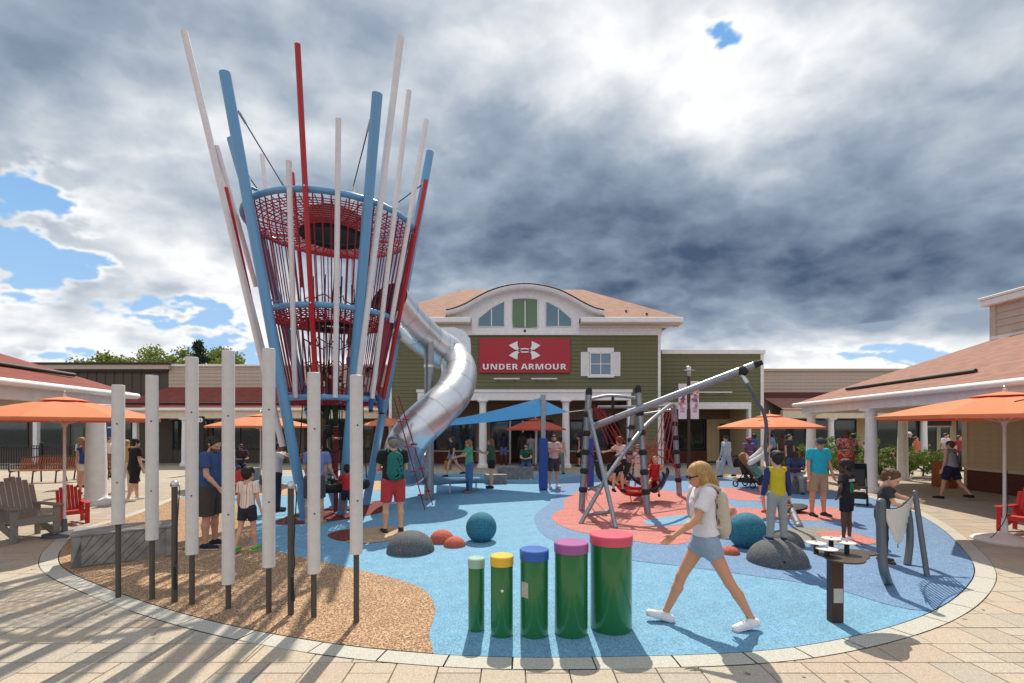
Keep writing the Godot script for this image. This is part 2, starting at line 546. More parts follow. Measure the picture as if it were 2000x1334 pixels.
# ---------- ground
var pad_in: PackedVector2Array
func v2(p: Vector3) -> Vector2:
	return Vector2(p.x, p.z)
func px_poly(a: Array, per := 5) -> PackedVector2Array:
	var pts := []
	for i in range(0, a.size(), 2):
		pts.append(v2(gp(a[i], a[i + 1])))
	return PackedVector2Array(smooth_line(pts, per, true))
func build_ground() -> void:
	var g := setting("ground", "joint sand bed under the plaza paving", "ground")
	var st := ST()
	quad(st, Vector3(-80, -0.03, 6), Vector3(-80, -0.03, -120), Vector3(80, -0.03, -120), Vector3(80, -0.03, 6))
	part(g, "sand_bed", done(st), MT.joint)
	var outer := px_poly([75, 1098, 92, 1068, 137, 1038, 250, 1004, 370, 960, 480, 934, 700, 925, 1000, 924, 1250, 926, 1400, 932, 1520, 945, 1660, 962, 1765, 985, 1850, 1024, 1915, 1075, 1946, 1118, 1932, 1160, 1880, 1203, 1785, 1242, 1640, 1277, 1480, 1297, 1250, 1306, 1000, 1308, 800, 1298, 600, 1275, 400, 1236, 250, 1192, 140, 1148, 90, 1122], 6)
	if Geometry2D.is_polygon_clockwise(outer):
		outer.reverse()
	pad_in = Geometry2D.offset_polygon(outer, -0.215)[0]
	# kerb stones
	var kerb := setting("kerb", "pale concrete band around the coloured rubber play surface", "kerb")
	var n := outer.size()
	var i := 0
	var inner_n := pad_in.size()
	while i < n:
		var j: int = min(i + 4, n)
		var poly := PackedVector2Array()
		for k in range(i, j + 1):
			poly.append(outer[k % n])
		var back := []
		for k in range(i, j + 1):
			var p := outer[k % n]
			var tdir := (outer[(k + 1) % n] - outer[(k - 1 + n) % n]).normalized()
			var q := Vector2(-tdir.y, tdir.x)
			if not Geometry2D.is_point_in_polygon(p + q * 0.1, outer):
				q = -q
			back.append(p + q * 0.21)
		back.reverse()
		for p in back:
			poly.append(p)
		var sh := Geometry2D.offset_polygon(poly, -0.004)
		if sh.size() > 0:
			slab(kerb, "kerb_stone", sh[0], 0.002, MT.kerb)
		i = j
	# rubber play surface and its coloured fields
	var pad := setting("play_surface", "sky blue rubber play surface with coloured fields", "play surface")
	var s2 := ST()
	flat_poly(s2, pad_in, 0.0)
	part(pad, "rubber_sheet", done(s2), MT.rub_blue)
	var fields := [["slate", [1120, 930, 1085, 972, 1048, 1003, 1045, 1022, 1065, 1047, 1110, 1066, 1200, 1090, 1330, 1106, 1480, 1126, 1620, 1148, 1830, 1195, 2100, 1150, 2000, 1020, 1700, 940, 1400, 915]],
		["brown", [820, 1310, 838, 1235, 850, 1190, 832, 1156, 790, 1136, 700, 1113, 600, 1090, 540, 1076, 488, 1060, 500, 1036, 470, 990, 380, 972, 200, 985, 40, 1060, 0, 1150, 200, 1250, 500, 1330]],
		["salmon", [1140, 958, 1105, 975, 1100, 993, 1078, 1006, 1086, 1022, 1125, 1038, 1200, 1051, 1290, 1064, 1350, 1058, 1400, 1030, 1440, 1000, 1400, 975, 1330, 962, 1220, 952]],
		["maroon", [532, 1023, 590, 1003, 690, 987, 748, 978, 752, 998, 690, 1012, 610, 1022]],
		["sand", [690, 1062, 672, 1050, 700, 1036, 750, 1028, 790, 1034, 792, 1046, 750, 1058]],
		["maroon", [640, 1046, 668, 1036, 700, 1036, 690, 1054, 662, 1056]],
		["salmon", [1400, 952, 1470, 960, 1500, 975, 1450, 978, 1395, 968]],
		["salmon", [1380, 1000, 1450, 992, 1520, 996, 1575, 988, 1650, 996, 1660, 1012, 1590, 1018, 1500, 1012, 1420, 1018]],
		["grey", [1530, 1036, 1600, 1030, 1680, 1044, 1720, 1062, 1640, 1064, 1560, 1058]],
		["salmon", [1596, 1040, 1650, 1040, 1710, 1056, 1690, 1064, 1620, 1054]],
		["blue", [1255, 1020, 1320, 1008, 1390, 1006, 1370, 1018, 1300, 1028]],
		["sand", [480, 952, 560, 944, 700, 938, 780, 944, 740, 958, 600, 966, 500, 968]],
		["slate", [560, 946, 640, 940, 650, 950, 580, 956]]]
	var lv := [0.004, 0.004, 0.008, 0.008, 0.008, 0.012, 0.008, 0.008, 0.008, 0.012, 0.012, 0.004, 0.008]
	for fi in fields.size():
		var fd: Array = fields[fi]
		var y: float = lv[fi]
		for p in Geometry2D.intersect_polygons(px_poly(fd[1]), pad_in):
			var s3 := ST()
			flat_poly(s3, p, y)
			part(pad, "colour_field", done(s3), MT["rub_" + fd[0]])
	# pavers, random ashlar of three sizes on a 172 mm module
	var pave := setting("pavement", "tan concrete pavers laid in mixed sizes around the play surface", "pavement")
	var m := 0.1725
	var single := []
	var far := [ST(), ST(), ST(), ST(), ST(), ST()]
	for s in far:
		s.set_smooth_group(-1)
	var obb := Rect2(outer[0], Vector2.ZERO)
	for p in outer:
		obb = obb.expand(p)
	var rows := int(27.0 / (2 * m))
	for r in rows:
		var z0 := -2.9 - r * 2 * m
		var half: float = min(1.25 * (-z0) + 1.0, 30.0)
		var x := -half - rng.randf() * m
		while x < half:
			var wid: int = [3, 2, 2][rng.randi() % 3]
			var cells := []
			if wid == 2 and rng.randf() < 0.55:
				cells = [[x, x + 2 * m, z0, z0 - m], [x, x + 2 * m, z0 - m, z0 - 2 * m]]
			else:
				cells = [[x, x + wid * m, z0, z0 - 2 * m]]
			for c in cells:
				var rect := PackedVector2Array([Vector2(c[0] + 0.003, c[2] - 0.003), Vector2(c[1] - 0.003, c[2] - 0.003), Vector2(c[1] - 0.003, c[3] + 0.003), Vector2(c[0] + 0.003, c[3] + 0.003)])
				var cen := (rect[0] + rect[2]) * 0.5
				var polys := [rect]
				if obb.grow(0.5).has_point(cen):
					var inside := 0
					for q in rect:
						inside += int(Geometry2D.is_point_in_polygon(q, outer))
					if inside == 4:
						continue
					if inside > 0 or near_outline(cen, outer, 0.5):
						polys = Geometry2D.clip_polygons(rect, outer)
				var mi := rng.randi() % 6
				for p in polys:
					if Geometry2D.is_polygon_clockwise(p) and polys.size() > 1:
						continue
					var pxx := 1000.0 + F * cen.x / -cen.y
					if cen.y > -6.4 and pxx > -40 and pxx < 2040 and HOR + F * EYE / -cen.y < 1350:
						single.append([p, mi, -cen.y])
					else:
						slab_into(far[mi], p, rng.randf_range(-0.001, 0.001))
			x += wid * m
	single.sort_custom(func(a, b): return a[2] < b[2])
	for k in single.size():
		if k < 300:
			slab(pave, "paver", single[k][0], rng.randf_range(-0.0015, 0.0015), MT.paver[single[k][1]])
		else:
			slab_into(far[single[k][1]], single[k][0], rng.randf_range(-0.001, 0.001))
	var gum := ST()
	for k in 90:                                     # trodden gum and small stains
		var gx := rng.randf_range(-7.0, 7.0)
		var gz := -rng.randf_range(3.3, 8.0)
		if Geometry2D.is_point_in_polygon(Vector2(gx, gz), outer):
			continue
		var pg := PackedVector2Array()
		var gr := rng.randf_range(0.008, 0.022)
		for e in 9:
			pg.append(Vector2(gx + cos(TAU * e / 9) * gr * rng.randf_range(0.8, 1.3), gz + sin(TAU * e / 9) * gr * rng.randf_range(0.8, 1.3)))
		flat_poly(gum, pg, 0.0035)
	var go := part(pave, "gum_spots", done(gum), mat(c8(128, 116, 102), 0.9))
	go.set_meta("kind", "stuff")
	for k in 6:
		var o := part(pave, "far_pavers", done(far[k]), MT.paver[k])
		o.set_meta("kind", "stuff")
func near_outline(p: Vector2, o: PackedVector2Array, d: float) -> bool:
	for q in o:
		if p.distance_squared_to(q) < d * d:
			return true
	return false
func slab_into(st: SurfaceTool, poly: PackedVector2Array, y: float) -> void:
	var top := Geometry2D.offset_polygon(poly, -0.003)
	if top.size() == 0 or poly.size() < 3:
		return
	flat_poly(st, top[0], y)
	if top[0].size() == poly.size():
		# bevelled rim down into the joint
		var n := poly.size()
		var t: PackedVector2Array = top[0]
		var off := 0
		var best := 1e9
		for k in n:
			var d := t[k].distance_squared_to(poly[0])
			if d < best:
				best = d
				off = k
		for k in n:
			var a := poly[k]
			var b := poly[(k + 1) % n]
			var c := t[(off + k + 1) % n]
			var d := t[(off + k) % n]
			quad(st, Vector3(a.x, y - 0.012, a.y), Vector3(b.x, y - 0.012, b.y), Vector3(c.x, y, c.y), Vector3(d.x, y, d.y))
func slab(p: Node, called: String, poly: PackedVector2Array, y: float, m: Material) -> void:
	var st := ST()
	slab_into(st, poly, y)
	var me := done(st).commit()
	if me.get_surface_count() > 0:
		put(p, called, me, m)
# ---------- buildings
func roof_face(st: SurfaceTool, p: Array) -> void:
	# polygon (first edge along the eave) with texture laid along eave and slope
	st.set_smooth_group(-1)
	var u: Vector3 = (p[1] - p[0]).normalized()
	var n: Vector3 = u.cross(p[2] - p[0]).normalized()
	var v := n.cross(u)
	for i in range(1, p.size() - 1):
		for q in [p[0], p[i], p[i + 1]]:
			var d: Vector3 = q - p[0]
			st.set_uv(Vector2(d.dot(u), -d.dot(v)))
			st.add_vertex(q)
func siding(par: Node, x0: float, x1: float, y0: float, y1: float, z: float, pitch: float, m: Material, called := "siding_board") -> void:
	# lap siding facing the plaza (+z), each board a wedge that overhangs the one below
	var w := x1 - x0
	var st := ST()
	st.set_smooth_group(-1)
	var a := [Vector3(0, 0, 0.03), Vector3(0, 0.012, 0.032), Vector3(0, pitch + 0.01, 0.006), Vector3(0, pitch + 0.01, -0.02), Vector3(0, 0, -0.02)]
	for i in 5:
		var p: Vector3 = a[i]
		var q: Vector3 = a[(i + 1) % 5]
		quad(st, p, p + Vector3(w, 0, 0), q + Vector3(w, 0, 0), q)
	for e in [0.0, w]:
		var o := Vector3(e, 0, 0)
		quad(st, a[0] + o, a[1] + o, a[2] + o, a[3] + o)
		tri(st, a[0] + o, a[3] + o, a[4] + o)
	var mesh := done(st).commit()
	var n := int(ceil((y1 - y0) / pitch - 0.05))
	for k in n:
		put(par, called, mesh, m, Transform3D(Basis.IDENTITY, Vector3(x0, y0 + k * pitch, z)))
func siding_side(par: Node, z0: float, z1: float, y0: float, y1: float, x: float, pitch: float, m: Material, face := -1.0) -> void:
	# lap siding on a wall that runs along the view axis; face -1 looks towards -x
	var n := int(ceil((y1 - y0) / pitch - 0.05))
	var w := z1 - z0
	var st := ST()
	st.set_smooth_group(-1)
	var a := [Vector3(0.03 * face, 0, 0), Vector3(0.032 * face, 0.012, 0), Vector3(0.006 * face, pitch + 0.01, 0), Vector3(-0.02 * face, pitch + 0.01, 0), Vector3(-0.02 * face, 0, 0)]
	for i in 5:
		quad(st, a[i], a[i] + Vector3(0, 0, w), a[(i + 1) % 5] + Vector3(0, 0, w), a[(i + 1) % 5])
	for e in [0.0, w]:
		var o := Vector3(0, 0, e)
		quad(st, a[0] + o, a[1] + o, a[2] + o, a[3] + o)
		tri(st, a[0] + o, a[3] + o, a[4] + o)
	var mesh := done(st).commit()
	for k in n:
		put(par, "siding_board", mesh, m, Transform3D(Basis.IDENTITY, Vector3(x, y0 + k * pitch, z0)))
func column(par: Node, p: Vector3, h: float, r: float, called := "column") -> void:
	var prof := [Vector2(0, 0), Vector2(r * 1.5, 0), Vector2(r * 1.5, 0.07), Vector2(r * 1.42, 0.075), Vector2(r * 1.42, 0.13), Vector2(r * 1.18, 0.16), Vector2(r * 1.05, 0.2), Vector2(r, 0.3), Vector2(r * 0.98, h * 0.4), Vector2(r * 0.84, h - 0.28), Vector2(r * 0.84, h - 0.22), Vector2(r * 0.95, h - 0.21), Vector2(r * 0.95, h - 0.18), Vector2(r * 0.86, h - 0.17), Vector2(r * 0.9, h - 0.12), Vector2(r * 1.2, h - 0.07)]
	var c := part(par, called, lt(prof, 28), MT.white, p)
	part(c, "capital", bx(-r * 1.25, r * 1.25, h - 0.07, h, -r * 1.25, r * 1.25, 0.008), MT.white)
func window_unit(par: Node, x0: float, x1: float, y0: float, y1: float, z: float, nx: int, ny: int, fm: Material, glass: Material, fw := 0.07, called := "window") -> Node3D:
	var st := ST()
	var d := 0.10
	box(st, Vector3(x0 + fw / 2, (y0 + y1) / 2, z), Vector3(fw, y1 - y0, d), 0.006)
	box(st, Vector3(x1 - fw / 2, (y0 + y1) / 2, z), Vector3(fw, y1 - y0, d), 0.006)
	box(st, Vector3((x0 + x1) / 2, y0 + fw / 2, z), Vector3(x1 - x0 - fw * 2, fw, d - 0.01), 0.006)
	box(st, Vector3((x0 + x1) / 2, y1 - fw / 2, z), Vector3(x1 - x0 - fw * 2, fw, d - 0.01), 0.006)
	for i in range(1, nx):
		box(st, Vector3(lerpf(x0, x1, float(i) / nx), (y0 + y1) / 2, z - 0.005), Vector3(fw * 0.7, y1 - y0 - fw * 2, d - 0.03), 0.005)
	for j in range(1, ny):
		box(st, Vector3((x0 + x1) / 2, lerpf(y0, y1, float(j) / ny), z - 0.008), Vector3(x1 - x0 - fw * 2, fw * 0.7, d - 0.04), 0.005)
	var o := part(par, called, done(st), fm)
	for i in nx:
		for j in ny:
			var a := lerpf(x0, x1, float(i) / nx)
			var b := lerpf(x0, x1, float(i + 1) / nx)
			var c := lerpf(y0, y1, float(j) / ny)
			var e := lerpf(y0, y1, float(j + 1) / ny)
			part(o, "pane", bx(a + fw * 0.4, b - fw * 0.4, c + fw * 0.4, e - fw * 0.4, z - 0.016, z - 0.008), glass)
	return o
func text_mesh(s: String, width: float, depth: float, bold := true) -> Array:
	var t := TextMesh.new()
	var f := SystemFont.new()
	f.font_names = PackedStringArray(["Droid Sans"])
	f.font_weight = 700 if bold else 400
	t.font = f
	t.text = s
	t.font_size = 64
	t.pixel_size = 0.01
	t.depth = depth
	var w: float = t.get_aabb().size.x
	return [t, width / max(w, 0.001)]
func glass_of(r: float, g: float, b: float, a: float) -> StandardMaterial3D:
	var m := StandardMaterial3D.new()
	m.albedo_color = Color(r, g, b, a)
	m.transparency = BaseMaterial3D.TRANSPARENCY_ALPHA
	m.roughness = 0.04
	m.cull_mode = BaseMaterial3D.CULL_DISABLED
	return m
func room(par: Node, x0: float, x1: float, y1: float, z: float, deep: float, m: Material) -> void:
	# shop interior behind a storefront: back wall, floor, ceiling and ends
	var st := ST()
	box(st, Vector3((x0 + x1) / 2, y1 / 2, z - deep), Vector3(x1 - x0, y1, 0.1))
	box(st, Vector3((x0 + x1) / 2, 0.02, z - deep / 2), Vector3(x1 - x0, 0.04, deep))
	box(st, Vector3((x0 + x1) / 2, y1, z - deep / 2), Vector3(x1 - x0, 0.08, deep))
	for x in [x0, x1]:
		box(st, Vector3(x, y1 / 2, z - deep / 2), Vector3(0.1, y1, deep))
	part(par, "shop_interior", done(st), m)
func displays(par: Node, x0: float, x1: float, z: float, n: int, sd: int) -> void:
	# clothes rails and mannequins inside the windows
	var r := RandomNumberGenerator.new()
	r.seed = sd
	for i in n:
		var x := lerpf(x0, x1, (i + 0.5) / n) + r.randf_range(-0.1, 0.1)
		var col := Color.from_hsv(r.randf(), r.randf_range(0.1, 0.6), r.randf_range(0.2, 0.75))
		var st := ST()
		if r.randf() < 0.5:
			lathe(st, [Vector2(0, 0.5), Vector2(0.13, 0.55), Vector2(0.16, 0.9), Vector2(0.12, 1.1), Vector2(0.2, 1.4), Vector2(0.06, 1.52), Vector2(0.05, 1.58), Vector2(0.09, 1.68), Vector2(0.0, 1.82)], 12, Vector3(x, 0.05, z - r.randf_range(0.6, 1.2)))
			part(par, "mannequin", done(st), mat(col, 0.8))
		else:
			for k in 7:
				box(st, Vector3(x + (k - 3) * 0.09, 1.0 + r.randf() * 0.06, z - 0.9), Vector3(0.05, 0.8, 0.4), 0.01)
			part(par, "clothes_rail", done(st), mat(col, 0.85))

func build_store() -> void:
	var s := thing("sports_store", "olive green clapboard store with arched white dormer and red sign", "store")
	var z := -24.0
	var k := 24.0 / F
	var X := func(px: float) -> float: return (px - 1000.0) * k
	var Y := func(py: float) -> float: return EYE + (HOR - py) * k
	var xl: float = X.call(760)
	var xr: float = X.call(1290)
	var pl: float = X.call(816)
	var pr: float = X.call(1232)
	var top: float = Y.call(655)
	var lint: float = Y.call(762)
	# upper wall, then the strips beside the porch opening
	siding(s, xl, xr, lint, top, z, 0.19, MT.olive)
	siding(s, xl, pl, 0.25, lint, z, 0.19, MT.olive)
	siding(s, pr, xr, 0.25, lint, z, 0.19, MT.olive)
	part(s, "wall_core", bx(xl, xr, lint + 0.02, top, z - 0.3, z - 0.02), MT.darkboard)
	part(s, "wall_core", bx(xl, pl, 0, lint, z - 0.3, z - 0.022), MT.darkboard)
	part(s, "wall_core", bx(pr, xr, 0, lint, z - 0.3, z - 0.022), MT.darkboard)
	part(s, "side_wall", bx(xl - 0.02, xl + 0.2, 0, top, z - 8, z - 0.3), MT.olive)
	part(s, "side_wall", bx(xr - 0.2, xr + 0.02, 0, top, z - 8, z - 0.3), MT.olive)
	for x in [xl, xr - 0.14]:
		part(s, "corner_board", bx(x, x + 0.14, 0, top, z - 0.03, z + 0.06, 0.008), MT.white)
	# porch
	part(s, "porch_lintel", bx(pl, pr, Y.call(782), lint, z - 0.25, z + 0.10, 0.01), MT.white)
	part(s, "porch_cornice", bx(pl - 0.05, pr + 0.05, lint - 0.12, lint + 0.02, z - 0.03, z + 0.16, 0.012), MT.white)
	part(s, "porch_post", bx(pr - 0.16, pr, 0, Y.call(782), z - 0.2, z + 0.08, 0.01), MT.white)
	part(s, "porch_post", bx(pl, pl + 0.16, 0, Y.call(782), z - 0.2, z + 0.08, 0.01), MT.white)
	part(s, "porch_ceiling", bx(pl, pr, Y.call(782), Y.call(782) + 0.06, z - 2.7, z - 0.26), MT.brownsiding)
	column(s, Vector3(X.call(943), 0, z), Y.call(782), 0.20)
	column(s, Vector3(X.call(1105), 0, z), Y.call(782), 0.20)
	var bz := z - 2.6
	var wt := 2.36
	siding(s, pl, pr, wt + 0.05, Y.call(782), bz, 0.19, MT.brownsiding)
	part(s, "wall_core", bx(pl, pr, wt + 0.05, Y.call(782), bz - 0.2, bz - 0.02), MT.darkboard)
	part(s, "side_wall", bx(pl - 0.1, pl, 0, Y.call(782), bz, z - 0.3), MT.brownsiding)
	part(s, "side_wall", bx(pr, pr + 0.1, 0, Y.call(782), bz, z - 0.3), MT.brownsiding)
	room(s, pl, pr, 2.6, bz - 0.1, 3.0, MT.darkroom)
	displays(s, pl + 0.3, -0.9, bz, 5, 3)
	displays(s, 2.6, pr - 0.3, bz, 4, 9)
	var g := glass_of(0.2, 0.26, 0.28, 0.35)
	var segs := [[pl + 0.1, -2.0, 2], [-1.2, -0.15, 1], [1.9, 2.25, 1], [3.15, 3.95, 1], [4.5, pr - 0.1, 2]]
	for q in segs:
		window_unit(s, q[0], q[1], 0.72, wt, bz, q[2], 2, MT.navy, g)
		part(s, "brick_plinth", bx(q[0], q[1], 0, 0.66, bz - 0.15, bz + 0.06, 0.01), MT.brick)
		part(s, "sill", bx(q[0] - 0.03, q[1] + 0.03, 0.66, 0.72, bz - 0.12, bz + 0.09, 0.008), MT.cream)
	for q in [[-2.0, -1.2], [2.25, 3.15], [3.95, 4.5]]:
		siding(s, q[0], q[1], 0.1, wt + 0.05, bz, 0.19, MT.brownsiding)
		part(s, "wall_core", bx(q[0], q[1], 0, wt + 0.05, bz - 0.2, bz - 0.02), MT.darkboard)
	for x in [-0.15, 0.55, 1.3]:
		part(s, "door_post", bx(x, x + 0.09, 0, wt, bz - 0.05, bz + 0.05, 0.006), MT.white)
	part(s, "door_head", bx(-0.15, 1.9, 2.1, wt, bz - 0.05, bz + 0.04, 0.006), MT.navy)
	part(s, "door_leaf", bx(1.42, 1.88, 0.05, 2.08, bz - 0.5, bz - 0.46), g)
	# frieze, eave and gutter
	var ed: float = X.call(922)
	var er: float = X.call(1130)
	part(s, "frieze", bx(xl - 0.05, xr + 0.05, top, top + 0.42, z - 0.2, z + 0.07, 0.01), MT.white)
	for q in [[xl - 0.85, ed], [er, xr + 0.85]]:
		part(s, "soffit", bx(q[0], q[1], top + 0.42, top + 0.48, z - 0.2, z + 0.75), MT.soffit)
		part(s, "gutter", bx(q[0], q[1], top + 0.46, top + 0.72, z + 0.7, z + 0.86, 0.03), MT.white)
		part(s, "eave_moulding", bx(q[0], q[1], top + 0.36, top + 0.46, z + 0.07, z + 0.24, 0.02), MT.white)
	# hip roof
	var ey := top + 0.70
	var ax := xl - 0.85
	var bx2 := xr + 0.85
	var fz := z + 0.8
	var rise := 2.55
	var run := 4.2
	var rz := fz - run
	var st := ST()
	var A := Vector3(ax, ey, fz)
	var B := Vector3(bx2, ey, fz)
	var C := Vector3(bx2 - run, ey + rise, rz)
	var D := Vector3(ax + run, ey + rise, rz)
	var E := Vector3(ax, ey, rz - run)
	var G := Vector3(bx2, ey, rz - run)
	var kk := rise / run
	var dl := (873.0 - 1000.0) * 23.88 / F
	var dr := (1177.0 - 1000.0) * 23.88 / F
	var z0 := z - 0.28
	var HL := Vector3(dl, ey + (dl - ax) * kk, fz - (dl - ax))
	var HR := Vector3(dr, ey + (bx2 - dr) * kk, fz - (bx2 - dr))
	roof_face(st, [A, Vector3(dl, ey, fz), HL])
	roof_face(st, [Vector3(dr, ey, fz), B, HR])
	roof_face(st, [Vector3(dl, ey + (fz - z0) * kk, z0), Vector3(dr, ey + (fz - z0) * kk, z0), HR, C, D, HL])
	roof_face(st, [B, G, C])
	roof_face(st, [E, A, D])
	roof_face(st, [G, E, D, C])
	var rf := part(s, "roof", done(st), MT.roof_pink)
	for i in 14:                                    # snow guards
		var gx := lerpf(ax + 1.2, bx2 - 1.2, (i + 0.5) / 14.0)
		if gx > ed - 1.6 and gx < er + 1.6:
			continue
		var up := 0.35 if i % 2 else 0.75
		part(rf, "snow_guard", bx(gx - 0.05, gx + 0.05, ey + up * rise / run, ey + up * rise / run + 0.09, fz - up - 0.02, fz - up + 0.03, 0.01), MT.cap)
	# eyebrow dormer
	var kz := (24.0 - 0.12) / F
	var P := func(px: float, py: float) -> Vector2: return Vector2((px - 1000.0) * kz, EYE + (HOR - py) * kz)
	var curve := []
	for q in [[873, 613], [890, 609], [912, 600], [935, 587], [960, 575], [990, 566], [1025, 562], [1060, 566], [1090, 574], [1115, 586], [1140, 600], [1160, 609], [1177, 613]]:
		curve.append(P.call(q[0], q[1]))
	curve = smooth_line(curve, 4)
	var face := PackedVector2Array(curve)
	for q in [[1177, 622], [1131, 622], [1131, 654], [921, 654], [921, 622], [873, 622]]:
		face.append(P.call(q[0], q[1]))
	var dm := part(s, "dormer_face", prism(face, z - 0.3, z + 0.12), MT.white)
	st = ST()                                       # curved roof skin running back into the hip roof
	var st2 := ST()
	for i in curve.size() - 1:
		var a: Vector2 = curve[i]
		var b: Vector2 = curve[i + 1]
		roof_face(st, [Vector3(a.x, a.y + 0.07, z + 0.5), Vector3(b.x, b.y + 0.07, z + 0.5), Vector3(b.x, b.y + 0.07, z - 5.0), Vector3(a.x, a.y + 0.07, z - 5.0)])
		quad(st2, Vector3(a.x, a.y + 0.09, z + 0.52), Vector3(b.x, b.y + 0.09, z + 0.52), Vector3(b.x, b.y - 0.16, z + 0.52), Vector3(a.x, a.y - 0.16, z + 0.52))
		quad(st2, Vector3(a.x, a.y - 0.16, z + 0.52), Vector3(b.x, b.y - 0.16, z + 0.52), Vector3(b.x, b.y - 0.16, z), Vector3(a.x, a.y - 0.16, z))
	part(s, "dormer_roof", done(st), MT.roof_pink)
	part(s, "dormer_cornice", done(st2), MT.white)
	var edge := []
	for c in curve:
		edge.append(Vector3(c.x, c.y + 0.10, z + 0.5))
	part(s, "dormer_roof_edge", tb(edge, 0.045, 6), MT.cap)
	var wins := [[[935, 638, 985, 638, 985, 590, 972, 595, 958, 603, 946, 613, 935, 622], "blue"], [[1001, 640, 1050, 640, 1050, 585, 1038, 583, 1026, 582.5, 1013, 583, 1001, 585], "green"], [[1066, 638, 1115, 638, 1115, 622, 1104, 612, 1092, 602, 1079, 595, 1066, 590], "blue"]]
	for wn in wins:
		var pg := PackedVector2Array()
		for i in range(0, wn[0].size(), 2):
			pg.append(P.call(wn[0][i], wn[0][i + 1]))
		var gm: StandardMaterial3D = mat(c8(98, 130, 148), 0.05) if wn[1] == "blue" else mat(c8(96, 124, 92), 0.06)
		var o := part(dm, "window", prism(pg, z + 0.11, z + 0.135), gm)
		var rim := []
		for q in pg:
			rim.append(Vector3(q.x, q.y, z + 0.14))
		part(o, "frame", tb(rim, 0.03, 4, false, true), MT.white)
		var mx: float = (pg[0].x + pg[1].x) / 2
		part(o, "mullion", bx(mx - 0.025, mx + 0.025, pg[0].y, P.call(0, 588 if wn[1] == "green" else 604).y, z + 0.12, z + 0.16), MT.white)
	# sign
	var sx0: float = X.call(936)
	var sx1: float = X.call(1113)
	var sy0: float = Y.call(729)
	var sy1: float = Y.call(661)
	var sg := thing("store_sign", "red store sign with white emblem and UNDER ARMOUR lettering", "sign", Vector3((sx0 + sx1) / 2, (sy0 + sy1) / 2, z + 0.14))
	var sw := sx1 - sx0
	var shh := sy1 - sy0
	part(sg, "panel", bx(-sw / 2, sw / 2, -shh / 2, shh / 2, -0.11, 0.0, 0.012), mat(c8(172, 30, 48), 0.4))
	var wm := mat(c8(238, 236, 238), 0.5)
	var tm := text_mesh("UNDER ARMOUR", 1.0, 0.06)
	var lw := 162.0 * k
	var t: TextMesh = tm[0]
	var ab := t.get_aabb()
	var sxx := lw / ab.size.x
	var syy := 11.0 * k / ab.size.y
	put(sg, "lettering", t, wm, Transform3D(Basis.from_scale(Vector3(sxx, syy, 1.0)), Vector3(-ab.get_center().x * sxx, Y.call(717) - (sy0 + sy1) / 2 - ab.get_center().y * syy, 0.03)))
	var arm := [[-61, 20], [-28, 36], [-27, 18], [-24, 9], [-14, 5], [-17, 0], [-27, 1], [-38, 4], [-50, 11]]
	var u := k * 0.5
	for fx in [-1, 1]:
		for fy in [-1, 1]:
			var pg := PackedVector2Array()
			for q in arm:
				pg.append(Vector2(q[0] * fx * u, q[1] * fy * u + 0.24))
			part(sg, "emblem", prism(pg, 0.0, 0.05), wm)
	var ring := ST()
	for i in 24:
		var a0 := TAU * i / 24
		var a1 := TAU * (i + 1) / 24
		var q := func(a: float, r: float, r2: float) -> Vector3: return Vector3(cos(a) * r * u, sin(a) * r2 * u + 0.24, 0.05)
		quad(ring, q.call(a0, 28, 9), q.call(a1, 28, 9), q.call(a1, 20, 4), q.call(a0, 20, 4))
	part(sg, "emblem", done(ring), wm)
	# small window with shutters
	window_unit(s, X.call(1151), X.call(1194), Y.call(734), Y.call(689), z + 0.09, 2, 2, MT.white, mat(c8(110, 136, 158), 0.05), 0.06)
	part(s, "window_head", bx(X.call(1147), X.call(1198), Y.call(689), Y.call(680), z, z + 0.14, 0.01), MT.white)
	part(s, "window_sill", bx(X.call(1147), X.call(1198), Y.call(738), Y.call(734), z, z + 0.16, 0.01), MT.white)
	for q in [[1134, 1150.5], [1194.5, 1211]]:
		var sh := part(s, "shutter", bx(X.call(q[0]), X.call(q[1]), Y.call(735), Y.call(688), z + 0.03, z + 0.09, 0.008), MT.white)
		for i in 11:
			var yy := lerpf(Y.call(733), Y.call(690), (i + 0.5) / 11)
			var sl := ST()
			box(sl, Vector3((X.call(q[0]) + X.call(q[1])) / 2, yy, z + 0.095), Vector3(0.3, 0.07, 0.012), 0.0, Basis(Vector3.RIGHT, 0.35))
			part(sh, "slat", done(sl), MT.white)
	for q in [[965, 1015], [1037, 1087]]:
		var lb := thing("wall_light", "slim white bar light mounted under the red store sign", "light", Vector3(X.call((q[0] + q[1]) / 2.0), Y.call(741), z), 0, "bar lights under the red sign")
		part(lb, "bar", bx(-0.64, 0.64, -0.03, 0.03, 0.28, 0.36, 0.01), MT.white)
		for x in [-0.4, 0.4]:
			part(lb, "bracket", bx(x - 0.02, x + 0.02, -0.05, -0.01, 0.0, 0.3), MT.cap)
	var cm := thing("security_camera", "small black camera dome on the white frieze above the red sign", "camera", Vector3(X.call(1025), Y.call(648), z + 0.1))
	part(cm, "dome", dome(Vector3.ZERO, 0.06, 0.06, 1.5), MT.black)
	part(cm, "mount", bx(-0.05, 0.05, 0.03, 0.08, -0.05, 0.05), MT.black)
	# lower wing to the right
	var w := thing("store_wing", "lower flat topped olive clapboard wing with white cap and porch", "building")
	var z2 := -24.7
	var k2 := 24.7 / F
	var X2 := func(px: float) -> float: return (px - 1000.0) * k2
	var Y2 := func(py: float) -> float: return EYE + (HOR - py) * k2
	var a0: float = X2.call(1291)
	var a1: float = X2.call(1490)
	var p1: float = X2.call(1466)
	var wtop: float = Y2.call(692)
	var wl: float = Y2.call(786)
	siding(w, a0, a1, wl, wtop, z2, 0.19, MT.olive)
	siding(w, p1, a1, 0.2, wl, z2, 0.19, MT.olive)
